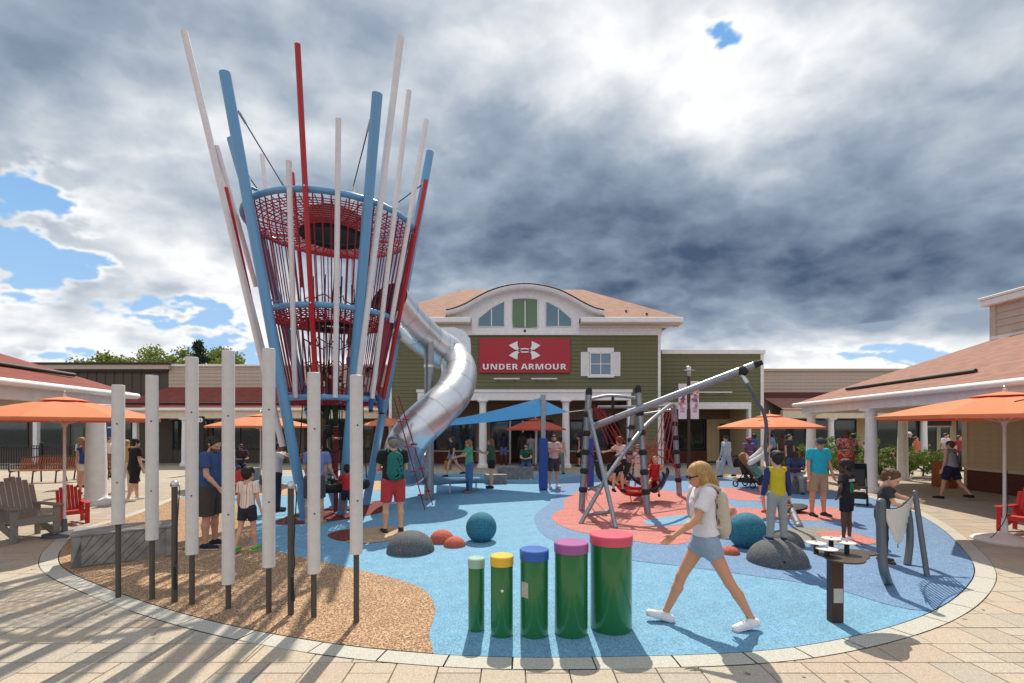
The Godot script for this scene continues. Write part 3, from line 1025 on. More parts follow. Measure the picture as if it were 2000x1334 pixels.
	part(w, "wall_core", bx(a0, a1, wl, wtop, z2 - 0.3, z2 - 0.02), MT.darkboard)
	part(w, "wall_core", bx(p1, a1, 0, wl, z2 - 0.3, z2 - 0.022), MT.darkboard)
	part(w, "side_wall", bx(a1 - 0.2, a1, 0, wtop, z2 - 7, z2 - 0.31), MT.olive)
	part(w, "parapet_cap", bx(a0, a1 + 0.08, wtop, wtop + 0.22, z2 - 7, z2 + 0.12, 0.015), MT.white)
	part(w, "corner_board", bx(a1 - 0.14, a1 + 0.02, 0, wtop, z2 - 0.03, z2 + 0.06, 0.008), MT.white)
	part(w, "porch_lintel", bx(a0, p1, Y2.call(799), wl, z2 - 0.25, z2 + 0.09, 0.01), MT.white)
	part(w, "porch_post", bx(p1 - 0.14, p1, 0, Y2.call(799), z2 - 0.2, z2 + 0.08, 0.01), MT.white)
	part(w, "porch_post", bx(a0, a0 + 0.12, 0, Y2.call(799), z2 - 0.2, z2 + 0.08, 0.01), MT.white)
	var b2 := z2 - 2.4
	siding(w, a0, p1, 2.45, 3.1, b2, 0.19, MT.brownsiding)
	part(w, "wall_core", bx(a0, p1, 2.45, 3.1, b2 - 0.2, b2 - 0.02), MT.darkboard)
	part(w, "porch_ceiling", bx(a0, p1, 3.0, 3.05, b2, z2 - 0.26), MT.brownsiding)
	part(w, "side_wall", bx(p1, p1 + 0.1, 0, 3.0, b2, z2 - 0.3), MT.tan)
	room(w, a0, p1, 2.7, b2 - 0.1, 3.0, mat(c8(120, 108, 92), 0.8))
	displays(w, a0 + 0.3, a0 + 3.0, b2, 5, 21)
	window_unit(w, a0 + 0.2, a0 + 3.2, 0.75, 2.4, b2, 2, 1, MT.navy, g)
	part(w, "brick_plinth", bx(a0, a0 + 3.3, 0, 0.7, b2 - 0.15, b2 + 0.06, 0.01), MT.brick)
	siding(w, a0 + 3.3, p1, 0.1, 2.45, b2, 0.19, MT.tan)
	part(w, "door", bx(a0 + 4.0, a0 + 4.6, 0.02, 2.2, b2 + 0.03, b2 + 0.08, 0.01), MT.darkboard)
	part(w, "wall_core", bx(a0 + 3.3, p1, 0, 2.45, b2 - 0.2, b2 - 0.02), MT.darkboard)
	var lb2 := thing("wall_light", "long slim white bar light on the olive wing beside the banners", "light", Vector3(X2.call(1390), Y2.call(767), z2))
	part(lb2, "bar", bx(-0.9, 0.9, -0.03, 0.03, 0.28, 0.36, 0.01), MT.white)
	for x in [-0.5, 0.5]:
		part(lb2, "bracket", bx(x - 0.02, x + 0.02, -0.05, -0.01, 0.0, 0.3), MT.cap)

func build_side_buildings() -> void:
	# right: long low gallery with a hip roof on columns
	for side in [1, -1]:
		var right: bool = side == 1
		var s := thing("gallery_building", ("low gallery building with salmon shingle roof, round white columns and clapboard clerestory" if right else "low gallery building with red shingle roof over a stout white column"), "building")
		var zf := -18.9 if right else -13.7
		var ex := func(z: float) -> float: return (8.82 + 0.116 * -z) if right else -(8.35 + 0.165 * -z)
		var zn := 4.0
		var e1 := Vector3(ex.call(zf), 2.88, zf)
		var e2 := Vector3(ex.call(zn), 2.88, zn)
		var run := 3.9 if right else 4.2
		var sl := 0.46
		var r1 := Vector3(e1.x + side * run, 2.88 + run * sl, zf + run)
		var r2 := Vector3(e2.x + side * run, 2.88 + run * sl, zn)
		var e3 := Vector3(e1.x + side * 9.0, 2.88, zf)
		var st := ST()
		roof_face(st, [e1, e2, r2, r1])
		roof_face(st, [e3, e1, r1, r1 + Vector3(side * 5.0, 0, 0)])
		if not right:
			roof_face(st, [r1, r2, r2 + Vector3(side * 6, 0, 0), r1 + Vector3(side * 6, 0, 0)])
		var rf := part(s, "roof", done(st), MT.roof_tan if right else MT.roof_red)
		# snow rails lying on the slope
		for q in ([[0.10, 0.33], [0.40, 0.98]] if right else [[0.08, 0.95]]):
			var a := e1.lerp(e2, q[0]) + Vector3(side * 0.75, 0.75 * sl + 0.05, 0)
			var b := e1.lerp(e2, q[1]) + Vector3(side * 0.75, 0.75 * sl + 0.05, 0)
			part(rf, "snow_rail", tb([a, b], 0.05, 6), MT.cap)
		# gutter, beam and soffit
		var o := Vector3(side * 0.06, 0, 0)
		var gt := ST()
		tube(gt, [e1 + Vector3(0, -0.05, 0), e2 + Vector3(0, -0.05, 0)], 0.075, 8)
		tube(gt, [e1 + Vector3(0, -0.05, 0), e3 + Vector3(0, -0.05, 0)], 0.075, 8)
		part(s, "gutter", done(gt), MT.white)
		var bm := ST()
		var len := e1.distance_to(e2)
		var dir := (e2 - e1).normalized()
		var bs := Basis(Vector3.UP, atan2(dir.x, dir.z))
		box(bm, (e1 + e2) / 2 + Vector3(side * 0.32, -0.20, 0.15), Vector3(0.28, 0.34, len - 0.3), 0.01, bs)
		part(s, "beam", done(bm), MT.white)
		part(s, "beam", bx(e1.x + side * 0.2, e3.x, 2.51, 2.85, zf + 0.18, zf + 0.46, 0.01), MT.white)
		var sf := ST()
		var inn := 3.35 if right else 6.0
		quad(sf, e1 + Vector3(side * 0.4, -0.12, 0.5), e2 + Vector3(side * 0.4, -0.12, 0), Vector3(ex.call(zn) + side * inn, 2.76, zn), Vector3(ex.call(zf) + side * (inn + 3), 2.76, zf + 0.5))
		part(s, "soffit", done(sf), MT.soffit)
		if right:
			for q in [-14.6, -18.2]:
				column(s, Vector3(ex.call(q) + 0.33, 0, q), 2.52, 0.17)
			column(s, Vector3(14.55, 0, -18.0), 2.52, 0.17)
			var wx := 14.3
			var wz := -15.2
			part(s, "brick_plinth", bx(wx, wx + 0.3, 0, 0.62, wz, zn, 0.01), MT.brick)
			part(s, "sill_course", bx(wx - 0.04, wx + 0.3, 0.62, 0.70, wz - 0.02, zn, 0.01), MT.cream)
			siding_side(s, wz, -12.3, 0.7, 2.76, wx, 0.17, MT.tan)
			siding_side(s, -9.2, zn, 0.7, 2.76, wx, 0.17, MT.tan)
			part(s, "wall_core", bx(wx + 0.02, wx + 0.3, 0.7, 2.76, wz, -12.3), MT.tan)
			part(s, "end_wall", bx(wx, wx + 5, 0, 2.76, wz - 0.1, wz, 0.0), MT.tan)
			part(s, "corner_board", bx(wx - 0.05, wx + 0.1, 0.7, 2.76, wz - 0.12, wz + 0.06, 0.006), MT.cream)
			var wd := part(s, "window", bx(wx + 0.05, wx + 0.1, 0.75, 2.6, -12.25, -9.25), glass_of(0.16, 0.24, 0.3, 0.5))
			for zz in [-12.3, -9.3]:
				part(wd, "frame", bx(wx - 0.06, wx + 0.1, 0.7, 2.7, zz, zz + 0.1, 0.006), MT.navy)
			part(wd, "frame", bx(wx - 0.06, wx + 0.1, 0.7, 0.78, -12.2, -9.3, 0.006), MT.navy)
			part(s, "shop_interior", bx(wx + 2.0, wx + 2.1, 0, 2.7, -12.4, -9.0), MT.darkroom)
			part(s, "wood_bin", bx(wx - 0.35, wx - 0.02, 0, 0.85, wz - 0.9, wz - 0.25, 0.02), MT.orangewood)
			# clerestory
			var cx := r1.x + 0.02
			siding_side(s, r1.z, zn, r1.y - 0.05, 5.72, cx, 0.21, MT.beige)
			part(s, "clerestory_core", bx(cx + 0.01, cx + 5, r1.y - 0.1, 5.8, r1.z, zn), MT.beige)
			part(s, "corner_board", bx(cx - 0.06, cx + 0.12, r1.y - 0.1, 5.8, r1.z - 0.06, r1.z + 0.12, 0.008), MT.beige)
			part(s, "cornice", bx(cx - 0.22, cx + 5, 5.72, 5.92, r1.z - 0.2, zn, 0.02), MT.white)
			part(s, "parapet_cap", bx(cx - 0.26, cx + 5, 5.92, 6.0, r1.z - 0.24, zn, 0.01), MT.white)
			part(s, "flashing", bx(cx - 0.12, cx - 0.035, r1.y - 0.02, r1.y + 0.07, r1.z, zn), MT.white)
		else:
			column(s, Vector3(-10.5, 0, -12.2), 2.52, 0.225)
			column(s, Vector3(-9.9, 0, -6.8), 2.52, 0.225)
			part(s, "back_wall", bx(-18, -17.8, 0, 2.76, -13, zn), MT.tan)

func build_back_buildings() -> void:
	var k := 27.0 / F
	var X := func(px: float) -> float: return (px - 1000.0) * k
	var Y := func(py: float) -> float: return EYE + (HOR - py) * k
	# left rear: dark board and batten shop, then beige parapet with red skirt roof
	var d := thing("dark_shop", "dark board and batten shop with flat black edged roof behind the fence", "shop")
	var z := -27.0
	var x0 := -34.0
	var x1: float = X.call(330)
	part(d, "wall", bx(x0, x1, 2.4, Y.call(722), z - 6, z, 0.0), MT.darkboard)
	part(d, "fascia", bx(x0, x1 + 0.15, Y.call(722), Y.call(713), z - 6, z + 0.25, 0.01), MT.beige)
	part(d, "roof_edge", bx(x0, x1 + 0.2, Y.call(713), Y.call(709), z - 6, z + 0.32, 0.01), MT.cap)
	part(d, "roof_edge", bx(x0, x1, Y.call(727), Y.call(722), z, z + 0.15, 0.01), MT.cap)
	var n := int((x1 - x0) / 0.5)
	for i in n:
		var x := x0 + 0.5 * i + 0.25
		part(d, "batten", bx(x - 0.03, x + 0.03, 2.4, Y.call(727), z, z + 0.04), MT.darkboard)
	room(d, x0, -20.5, 2.6, z - 0.1, 3.0, MT.darkroom)
	var g := glass_of(0.22, 0.28, 0.28, 0.4)
	var wx := [[-29.5, -27.0], [-26.6, -25.0], [-23.3, -21.2]]
	for q in wx:
		window_unit(d, q[0], q[1], 0.8, 2.4, z, 1, 1, MT.black, g)
		part(d, "wall", bx(q[0], q[1], 0, 0.8, z - 0.2, z - 0.02), MT.darkboard)
	for q in [[-34.0, -29.5], [-27.0, -26.6], [-25.0, -24.7], [-23.6, -23.3], [-21.2, x1]]:
		part(d, "wall", bx(q[0], q[1], 0, 2.4, z - 0.2, z), MT.darkboard)
	part(d, "door", bx(-24.7, -23.6, 0.02, 2.3, z - 0.1, z - 0.04, 0.01), mat(c8(70, 78, 74), 0.3))
	part(d, "menu_board", bx(-24.45, -23.95, 0.7, 2.0, z - 0.03, z + 0.0), mat(c8(96, 100, 94), 0.5, 0, TX.blotch, 3.0))
	part(d, "poster", bx(-22.9, -21.7, 1.0, 2.2, z + 0.03, z + 0.06), mat(c8(40, 70, 112), 0.6))
	for q in [[-22.55, -21.85, 1.95, 2.03], [-22.25, -21.85, 1.8, 1.88], [-22.75, -22.0, 1.4, 1.43], [-22.75, -22.1, 1.3, 1.33]]:
		part(d, "poster_print", bx(q[0], q[1], q[2], q[3], z + 0.06, z + 0.064), MT.white)
	for x in [-25.0, -19.8]:
		part(d, "porch_post", bx(x, x + 0.22, 0, 2.8, z + 1.6, z + 1.8, 0.01), MT.white)
	var b := thing("beige_shop_row", "beige clapboard shop row with red skirt roof and cream fascia", "shop")
	var b0 := x1
	var b1: float = X.call(762)
	siding(b, b0, b1, Y.call(757), Y.call(716), z, 0.2, MT.beige)
	part(b, "wall_core", bx(b0, b1, 2.4, Y.call(716), z - 5, z - 0.02), MT.beige)
	part(b, "parapet_cap", bx(b0 - 0.1, b1, Y.call(716), Y.call(712), z - 5, z + 0.12, 0.01), MT.white)
	var st := ST()
	var ey := 2.98
	var fz := z + 2.3
	roof_face(st, [Vector3(b0 - 1.6, ey, fz), Vector3(b1, ey, fz), Vector3(b1, 4.25, z), Vector3(b0, 4.25, z)])
	roof_face(st, [Vector3(b0 - 1.6, ey, z - 2), Vector3(b0 - 1.6, ey, fz), Vector3(b0, 4.25, z), Vector3(b0, 4.25, z - 2)])
	var rf := part(b, "roof", done(st), MT.roof_red)
	part(rf, "snow_rail", tb([Vector3(b0 - 0.9, ey + 0.25, fz - 0.35), Vector3(b1, ey + 0.25, fz - 0.35)], 0.05, 5), MT.cap)
	part(b, "gutter", bx(b0 - 1.6, b1, ey - 0.14, ey, fz - 0.05, fz + 0.1, 0.02), MT.white)
	part(b, "fascia", bx(b0 - 1.5, b1, 2.45, ey - 0.13, fz - 0.35, fz - 0.1, 0.01), MT.cream)
	part(b, "porch_ceiling", bx(b0 - 1.5, b1, 2.72, 2.76, z, fz - 0.35), MT.soffit)
	room(b, b0, b1, 2.6, z - 0.1, 3.0, MT.darkroom)
	var segs := [[b0 + 0.2, b0 + 2.2, 1], [b0 + 2.4, b0 + 5.6, 2], [b0 + 9.0, b0 + 11.5, 1]]
	for q in segs:
		window_unit(b, q[0], q[1], 0.75, 2.42, z, q[2], 1, MT.black, g)
		part(b, "wall", bx(q[0], q[1], 0, 0.75, z - 0.2, z - 0.02), MT.darkboard)
	for q in [[b0, b0 + 0.2], [b0 + 2.2, b0 + 2.4], [b0 + 5.6, b0 + 9.0], [b0 + 11.5, b1]]:
		part(b, "wall", bx(q[0], q[1], 0, 2.42, z - 0.2, z), MT.darkboard)
		var m := int((q[1] - q[0]) / 0.42)
		for i in m:
			part(b, "batten", bx(q[0] + 0.42 * i + 0.2, q[0] + 0.42 * i + 0.25, 0, 2.42, z, z + 0.03), MT.darkboard)
	part(b, "door", bx(b0 + 6.6, b0 + 7.6, 0.02, 2.2, z + 0.01, z + 0.06, 0.01), mat(c8(98, 88, 76), 0.6))
	displays(b, b0 + 2.5, b0 + 5.5, z, 4, 31)
	column(b, Vector3(X.call(411), 0, fz - 0.2), 2.46, 0.16)
	# right rear
	var r := thing("rear_shop_row", "pale clapboard shop row with salmon skirt roof behind the gallery", "shop")
	var rz := -29.0
	var kr := 29.0 / F
	var r0: float = 490 * kr
	var r1 := 32.0
	var t: float = EYE + (HOR - 722) * kr
	siding(r, r0, r1, 4.1, t - 0.1, rz, 0.2, MT.beige)
	part(r, "wall_core", bx(r0, r1, 2.5, t - 0.1, rz - 5, rz - 0.02), MT.beige)
	part(r, "parapet_cap", bx(r0, r1, t - 0.1, t + 0.05, rz - 5, rz + 0.12, 0.01), MT.beige)
	part(r, "flashing_band", bx(r0, r1, 3.72, 4.1, rz, rz + 0.08), mat(c8(96, 44, 42), 0.7))
	st = ST()
	roof_face(st, [Vector3(r0, 2.98, rz + 2.2), Vector3(r1, 2.98, rz + 2.2), Vector3(r1, 3.75, rz + 0.1), Vector3(r0, 3.75, rz + 0.1)])
	part(r, "roof", done(st), MT.roof_tan)
	part(r, "fascia", bx(r0, r1, 2.5, 2.95, rz + 1.9, rz + 2.15, 0.01), MT.cream)
	part(r, "porch_ceiling", bx(r0, r1, 2.7, 2.74, rz, rz + 1.9), MT.soffit)
	room(r, r0, r1, 2.6, rz - 0.1, 3.5, mat(c8(88, 92, 88), 0.8))
	var gg := glass_of(0.26, 0.36, 0.34, 0.4)
	var sg := [[r0 + 0.3, r0 + 2.6, 2], [r0 + 3.0, r0 + 5.6, 2], [r0 + 6.8, r0 + 9.4, 2], [r0 + 11.6, r0 + 12.8, 1]]
	for q in sg:
		window_unit(r, q[0], q[1], 0.7, 2.48, rz, q[2], 1, MT.navy, gg)
		part(r, "brick_plinth", bx(q[0], q[1], 0, 0.66, rz - 0.15, rz + 0.05, 0.01), MT.brick)
	for q in [[r0, r0 + 0.3], [r0 + 2.6, r0 + 3.0], [r0 + 5.6, r0 + 6.8], [r0 + 9.4, r0 + 9.7], [r0 + 11.3, r0 + 11.6], [r0 + 12.8, r1]]:
		siding(r, q[0], q[1], 0.1, 2.5, rz, 0.19, MT.tan)
		part(r, "wall_core", bx(q[0], q[1], 0, 2.5, rz - 0.2, rz - 0.02), MT.tan)
	for i in 2:                                       # glazed double door
		var xx := r0 + 9.75 + i * 0.78
		window_unit(r, xx, xx + 0.76, 0.03, 2.1, rz, 1, 1, MT.cream, gg, 0.09, "door")
	part(r, "door_transom", bx(r0 + 9.7, r0 + 11.3, 2.1, 2.5, rz - 0.08, rz + 0.03), MT.navy)
	for q in [r0 + 2.8, r0 + 8.0, r0 + 11.0]:
		column(r, Vector3(q, 0, rz + 1.95), 2.5, 0.17)
	displays(r, r0 + 0.4, r0 + 5.5, rz, 6, 41)

func leaf_cloud(par: Node, called: String, clumps: Array, per: int, s: float, m: Material, sd: int) -> void:
	# leaf sized faces spread through the clumps, one mesh for the crown
	var r := RandomNumberGenerator.new()
	r.seed = sd
	var V := PackedVector3Array()
	var N := PackedVector3Array()
	for c in clumps:
		for k in per:
			var dir := Vector3(r.randfn(), r.randfn() * 0.75, r.randfn()).limit_length(2.1) * 0.5
			var b := Basis(Vector3(r.randfn(), r.randfn(), r.randfn()).normalized(), r.randf() * TAU)
			var q: float = s * r.randf_range(0.6, 1.3)
			var p: Vector3 = c[0] + dir * c[1]
			var x := b.x * q * 0.45
			var y := b.y * q
			V.append_array(PackedVector3Array([p, p + x + y * 0.5, p + y, p, p + y, p - x + y * 0.5]))
			for e in 6:
				N.append(-b.z)
	var arr := []
	arr.resize(Mesh.ARRAY_MAX)
	arr[Mesh.ARRAY_VERTEX] = V
	arr[Mesh.ARRAY_NORMAL] = N
	var me := ArrayMesh.new()
	me.add_surface_from_arrays(Mesh.PRIMITIVE_TRIANGLES, arr)
	put(par, called, me, m).set_meta("kind", "stuff")
func build_trees() -> void:
	var green := mat(lin(0.26, 0.32, 0.06), 0.7, 0.0, TX.fine, 0.8)
	green.backlight_enabled = true
	green.backlight = Color(0.3, 0.36, 0.06)
	var bark := mat(c8(88, 72, 58), 0.9, 0.0, TX.fine, 2.0)
	var specs := [[-27.5, -38.0, 8.8, 2.6, 3], [-31.6, -38.5, 8.0, 2.2, 4], [-23.2, -39.0, 8.9, 2.0, 6]]
	for q in specs:
		var t := thing("leafy_tree", ["broad yellow green tree crown rising behind the dark shop roof", "low rounded yellow green tree at the outer end of the dark shop", "thin airy yellow green tree beside the dark spruce"][specs.find(q)], "tree", Vector3(q[0], 0, q[1]))
		var r := RandomNumberGenerator.new()
		r.seed = q[4]
		var st := ST()
		tube(st, [Vector3.ZERO, Vector3(0.1, 2.5, 0), Vector3(0, q[2] - 2.5, 0)], [0.3, 0.24, 0.1], 8)
		part(t, "trunk", done(st), bark)
		var cl := []
		for i in 26:
			var p := Vector3(r.randfn() * q[3] * 0.62, q[2] - 1.7 + r.randf_range(-1.6, 1.1), r.randfn() * q[3] * 0.5)
			p.y -= Vector2(p.x, p.z).length_squared() / (q[3] * 4.0)
			cl.append([p, r.randf_range(0.5, 0.85)])
			var lb := ST()
			tube(lb, [Vector3(0, q[2] - 4.2 + r.randf(), 0), p * Vector3(0.5, 1, 0.5) + Vector3(0, -0.5, 0), p], [0.08, 0.05, 0.02], 5)
			part(t, "limb", done(lb), bark)
		leaf_cloud(t, "crown", cl, 260, 0.17, green, q[4])
	var sp := thing("spruce_tree", "dark narrow spruce tip showing above the beige parapet", "tree", Vector3(-24.0, 0, -37.0))
	var dark := mat(lin(0.02, 0.045, 0.025), 0.8)
	part(sp, "trunk", tb([Vector3.ZERO, Vector3(0, 8.6, 0)], [0.22, 0.03], 8), bark)
	var cl := []
	var r := RandomNumberGenerator.new()
	r.seed = 9
	for i in 90:
		var h := r.randf_range(3.0, 8.5)
		var rad := (8.9 - h) * 0.27
		var a := r.randf() * TAU
		cl.append([Vector3(cos(a) * rad * r.randf_range(0.4, 1.0), h - rad * 0.2, sin(a) * rad), 0.28])
	leaf_cloud(sp, "crown", cl, 70, 0.13, dark, 10)
# ---------- climbing tower: four blue legs, white and red poles, three rings, rope nets and bars
const TC := Vector3(-4.1, 0, -11.08)
func tw_r(h: float) -> float:
	return 1.03 + (h - 2.57) * 0.2085
func cone_hit(px: float, py: float, delta: float, near := true) -> Vector3:
	var best := 1e9
	var bp := Vector3.ZERO
	var prev := 1.0
	var hit := false
	var d := 7.0
	while d < 17.0:
		var p := at(px, py, d)
		var e := Vector2(p.x - TC.x, p.z - TC.z).length() - (tw_r(p.y) + delta)
		if d > 7.0 and signf(e) != signf(prev):
			bp = p
			hit = true
			if near:
				return p
		if not hit and abs(e) < best:
			best = abs(e)
			bp = p
		prev = e
		d += 0.02
	return bp
func ring_pts(h: float, r: float, n := 48, a0 := 0.0, a1 := TAU) -> Array:
	var o := []
	for i in n:
		var a := a0 + (a1 - a0) * i / n
		o.append(TC + Vector3(cos(a) * r, h, sin(a) * r))
	return o
func build_tower() -> void:
	var t := thing("climbing_tower", "tall flared climbing tower of blue, white and red poles with maroon rope nets", "climbing tower", Vector3.ZERO)
	var H := [2.57, 4.4, 6.5]
	# legs: base on the ground, top end on the flared cone
	for q in [[597, 1015, 439, 142, true], [668, 1003, 737, 183, true], [715, 985, 840, 297, false], [657, 990, 452, 271, false]]:
		var b := gp(q[0], q[1])
		var e := cone_hit(q[2], q[3], 0.16, q[4])
		var lg := part(t, "leg", tb([b, b.lerp(e, 0.5), e], 0.10, 16), MT.bluepaint)
		for h in H:
			var lp := b.lerp(e, h / e.y)
			var inn := Vector3(TC.x - lp.x, 0, TC.z - lp.z).normalized()
			for dy in [-0.075, 0.075]:
				var br := ST()
				box(br, lp + inn * 0.15 + Vector3(0, dy, 0), Vector3(0.10, 0.012, 0.16), 0.003, Basis(Vector3.UP, atan2(inn.x, inn.z)))
				part(lg, "bracket", done(br), MT.bluepaint)
		part(lg, "base_plate", lt([Vector2(0, 0), Vector2(0.17, 0), Vector2(0.17, 0.03), Vector2(0, 0.03)], 16, b), MT.bluepaint)
	# poles: pixel ends, colour, near side?
	var poles := [[360, 62, 552, 872, "w", true], [440, 367, 517, 712, "r", true], [410, 272, 525, 730, "w", true], [423, 285, 500, 560, "w", false], [581, 86, 618, 770, "r", true], [564, 314, 577, 776, "w", true], [512, 303, 540, 560, "w", false], [661, 232, 655, 776, "w", true], [783, 72, 696, 772, "w", true], [799, 177, 727, 778, "w", true], [833, 234, 764, 630, "w", true], [832, 352, 748, 780, "r", true], [571, 338, 590, 560, "r", false], [690, 372, 690, 600, "w", false]]
	for q in poles:
		var a := cone_hit(q[0], q[1], 0.075, q[5])
		var b := cone_hit(q[2], q[3], 0.075, q[5])
		var po := part(t, "pole", tb([a, b], 0.066 if q[0] in [360, 783] else 0.052, 14), MT.whitepaint if q[4] == "w" else MT.redpaint)
		for h in H:
			if a.y > h and b.y < h + 0.05:
				var p := b.lerp(a, (h - b.y) / (a.y - b.y))
				var n := Vector3(p.x - TC.x, 0, p.z - TC.z).normalized()
				part(po, "bolt", tb([p + n * 0.045, p + n * 0.066], 0.016, 8), MT.steel)
	for h in H:
		part(t, "ring", tb(ring_pts(h, tw_r(h) - 0.03), 0.062, 12, false, true), MT.bluepaint)
	# guy cables from leg tops to the upper ring
	for q in [[466, 218, 553, 362], [723, 235, 688, 372], [832, 355, 765, 405], [486, 345, 505, 372]]:
		var a := cone_hit(q[0], q[1], 0.06, q[0] != 832)
		var b := cone_hit(q[2], q[3], -0.03, q[0] < 700 and q[0] > 600)
		var cb := part(t, "cable", tb([a, b], 0.013, 6), MT.rope_black)
		part(cb, "turnbuckle", tb([a, a.lerp(b, 0.12)], 0.026, 8), MT.steel)
		part(cb, "turnbuckle", tb([b, b.lerp(a, 0.1)], 0.026, 8), MT.steel)
	# upright bars between rings
	var nb := 66
	for i in nb:
		var a := TAU * i / nb
		for q in [[H[0], H[1]], [H[1], H[2]]]:
			var h0: float = q[0]
			var h1: float = q[1]
			var p := TC + Vector3(cos(a) * (tw_r(h0) - 0.06), h0, sin(a) * (tw_r(h0) - 0.06))
			var e := TC + Vector3(cos(a) * (tw_r(h1) - 0.06), h1, sin(a) * (tw_r(h1) - 0.06))
			part(t, "rope_bar", tb([p, e], 0.014, 6, false), MT.rope_maroon)
	# net floors with round hatches
	var st := ST()
	for q in [[H[2] - 0.08, 0.66, 13], [H[1] - 0.05, 0.42, 9], [H[0] - 0.05, 0.4, 6]]:
		st = ST()
		var hh: float = q[0]
		var rr := tw_r(hh) - 0.05
		for i in 76:
			var a := TAU * i / 76
			var w := 0.05 * sin(i * 2.4)
			tube(st, [TC + Vector3(cos(a) * rr, hh, sin(a) * rr), TC + Vector3(cos(a + w) * lerpf(rr, q[1], 0.5), hh - 0.08, sin(a + w) * lerpf(rr, q[1], 0.5)), TC + Vector3(cos(a) * q[1], hh - 0.1, sin(a) * q[1])], 0.011, 5, false)
		for j in range(1, q[2]):
			tube(st, ring_pts(hh - 0.1 * sin(j * 0.9 / q[2] * 1.6), lerpf(rr, q[1], float(j) / q[2]), 36), 0.011, 5, false, true)
		part(t, "net_floor", done(st), MT.rope_red)
		part(t, "hatch_ring", tb(ring_pts(hh - 0.1, q[1], 32), 0.07, 8, false, true), MT.rubber)
		if q[2] == 13:
			part(t, "hatch_lining", tb([TC + Vector3(0, hh - 0.1, 0), TC + Vector3(0, hh + 0.35, 0)], q[1] - 0.03, 32, false), MT.rubber)
	# black climbing ropes inside
	var r := RandomNumberGenerator.new()
	r.seed = 2
	for i in 16:
		var a := TAU * i / 16
		var rd := 0.45 + 0.25 * (i % 2)
		part(t, "climbing_rope", tb([TC + Vector3(cos(a) * rd, 5.3, sin(a) * rd), TC + Vector3(cos(a + 0.2) * rd * 0.9, 3.0, sin(a + 0.2) * rd * 0.9), TC + Vector3(cos(a) * rd * 1.05, 0.75, sin(a) * rd * 1.05)], 0.012, 6, false), MT.rope_black)
	for j in 9:
		var pts := []
		for i in 32:
			var a := TAU * i / 32
			pts.append(TC + Vector3(cos(a) * (0.5 + 0.12 * sin(i * 1.57)), 0.95 + j * 0.48 + 0.07 * sin(i * 1.57 + j), sin(a) * (0.5 + 0.12 * sin(i * 1.57))))
		part(t, "climbing_rope", tb(pts, 0.012, 6, false, true), MT.rope_black)
	part(t, "centre_post", tb([TC + Vector3(0.1, 0, 0.1), TC + Vector3(0.1, 5.2, 0.1)], 0.05, 10), MT.rope_maroon)
	# low belt seat around the foot
	part(t, "belt_step", tb(ring_pts(0.62, 0.72, 32), 0.10, 8, false, true), MT.rubber)
	# sloped rope ladder with round steps on the right
	for q in [[770, 778, 830, 996], [778, 772, 845, 986]]:
		var a := at(q[0], q[1], 10.7)
		var b := gp(q[2], q[3])
		var rp := part(t, "rope_ladder", tb([a, b], 0.013, 6), MT.rope_maroon)
		for k in 4:
			var p := a.lerp(b, 0.2 + k * 0.22)
			part(rp, "step", lt([Vector2(0, -0.02), Vector2(0.075, -0.015), Vector2(0.08, 0.015), Vector2(0, 0.02)], 12, p), MT.redplastic)
	var sp := part(t, "solid_panel", ST_panel(), MT.rope_maroon)
	sp.set_meta("label", "solid maroon panel between the bars on the slide side")
func ST_panel() -> SurfaceTool:
	var st := ST()
	for i in 6:
		var a0 := 0.15 + i * 0.05
		var a1 := a0 + 0.05
		var q := func(a: float, h: float, o: float) -> Vector3: return TC + Vector3(cos(a) * (tw_r(h) - 0.02 + o), h, sin(a) * (tw_r(h) - 0.02 + o))
		quad(st, q.call(a0, 3.2, 0), q.call(a1, 3.2, 0), q.call(a1, 4.3, 0), q.call(a0, 4.3, 0))
		quad(st, q.call(a0, 3.2, 0.02), q.call(a1, 3.2, 0.02), q.call(a1, 4.3, 0.02), q.call(a0, 4.3, 0.02))
	return done(st)
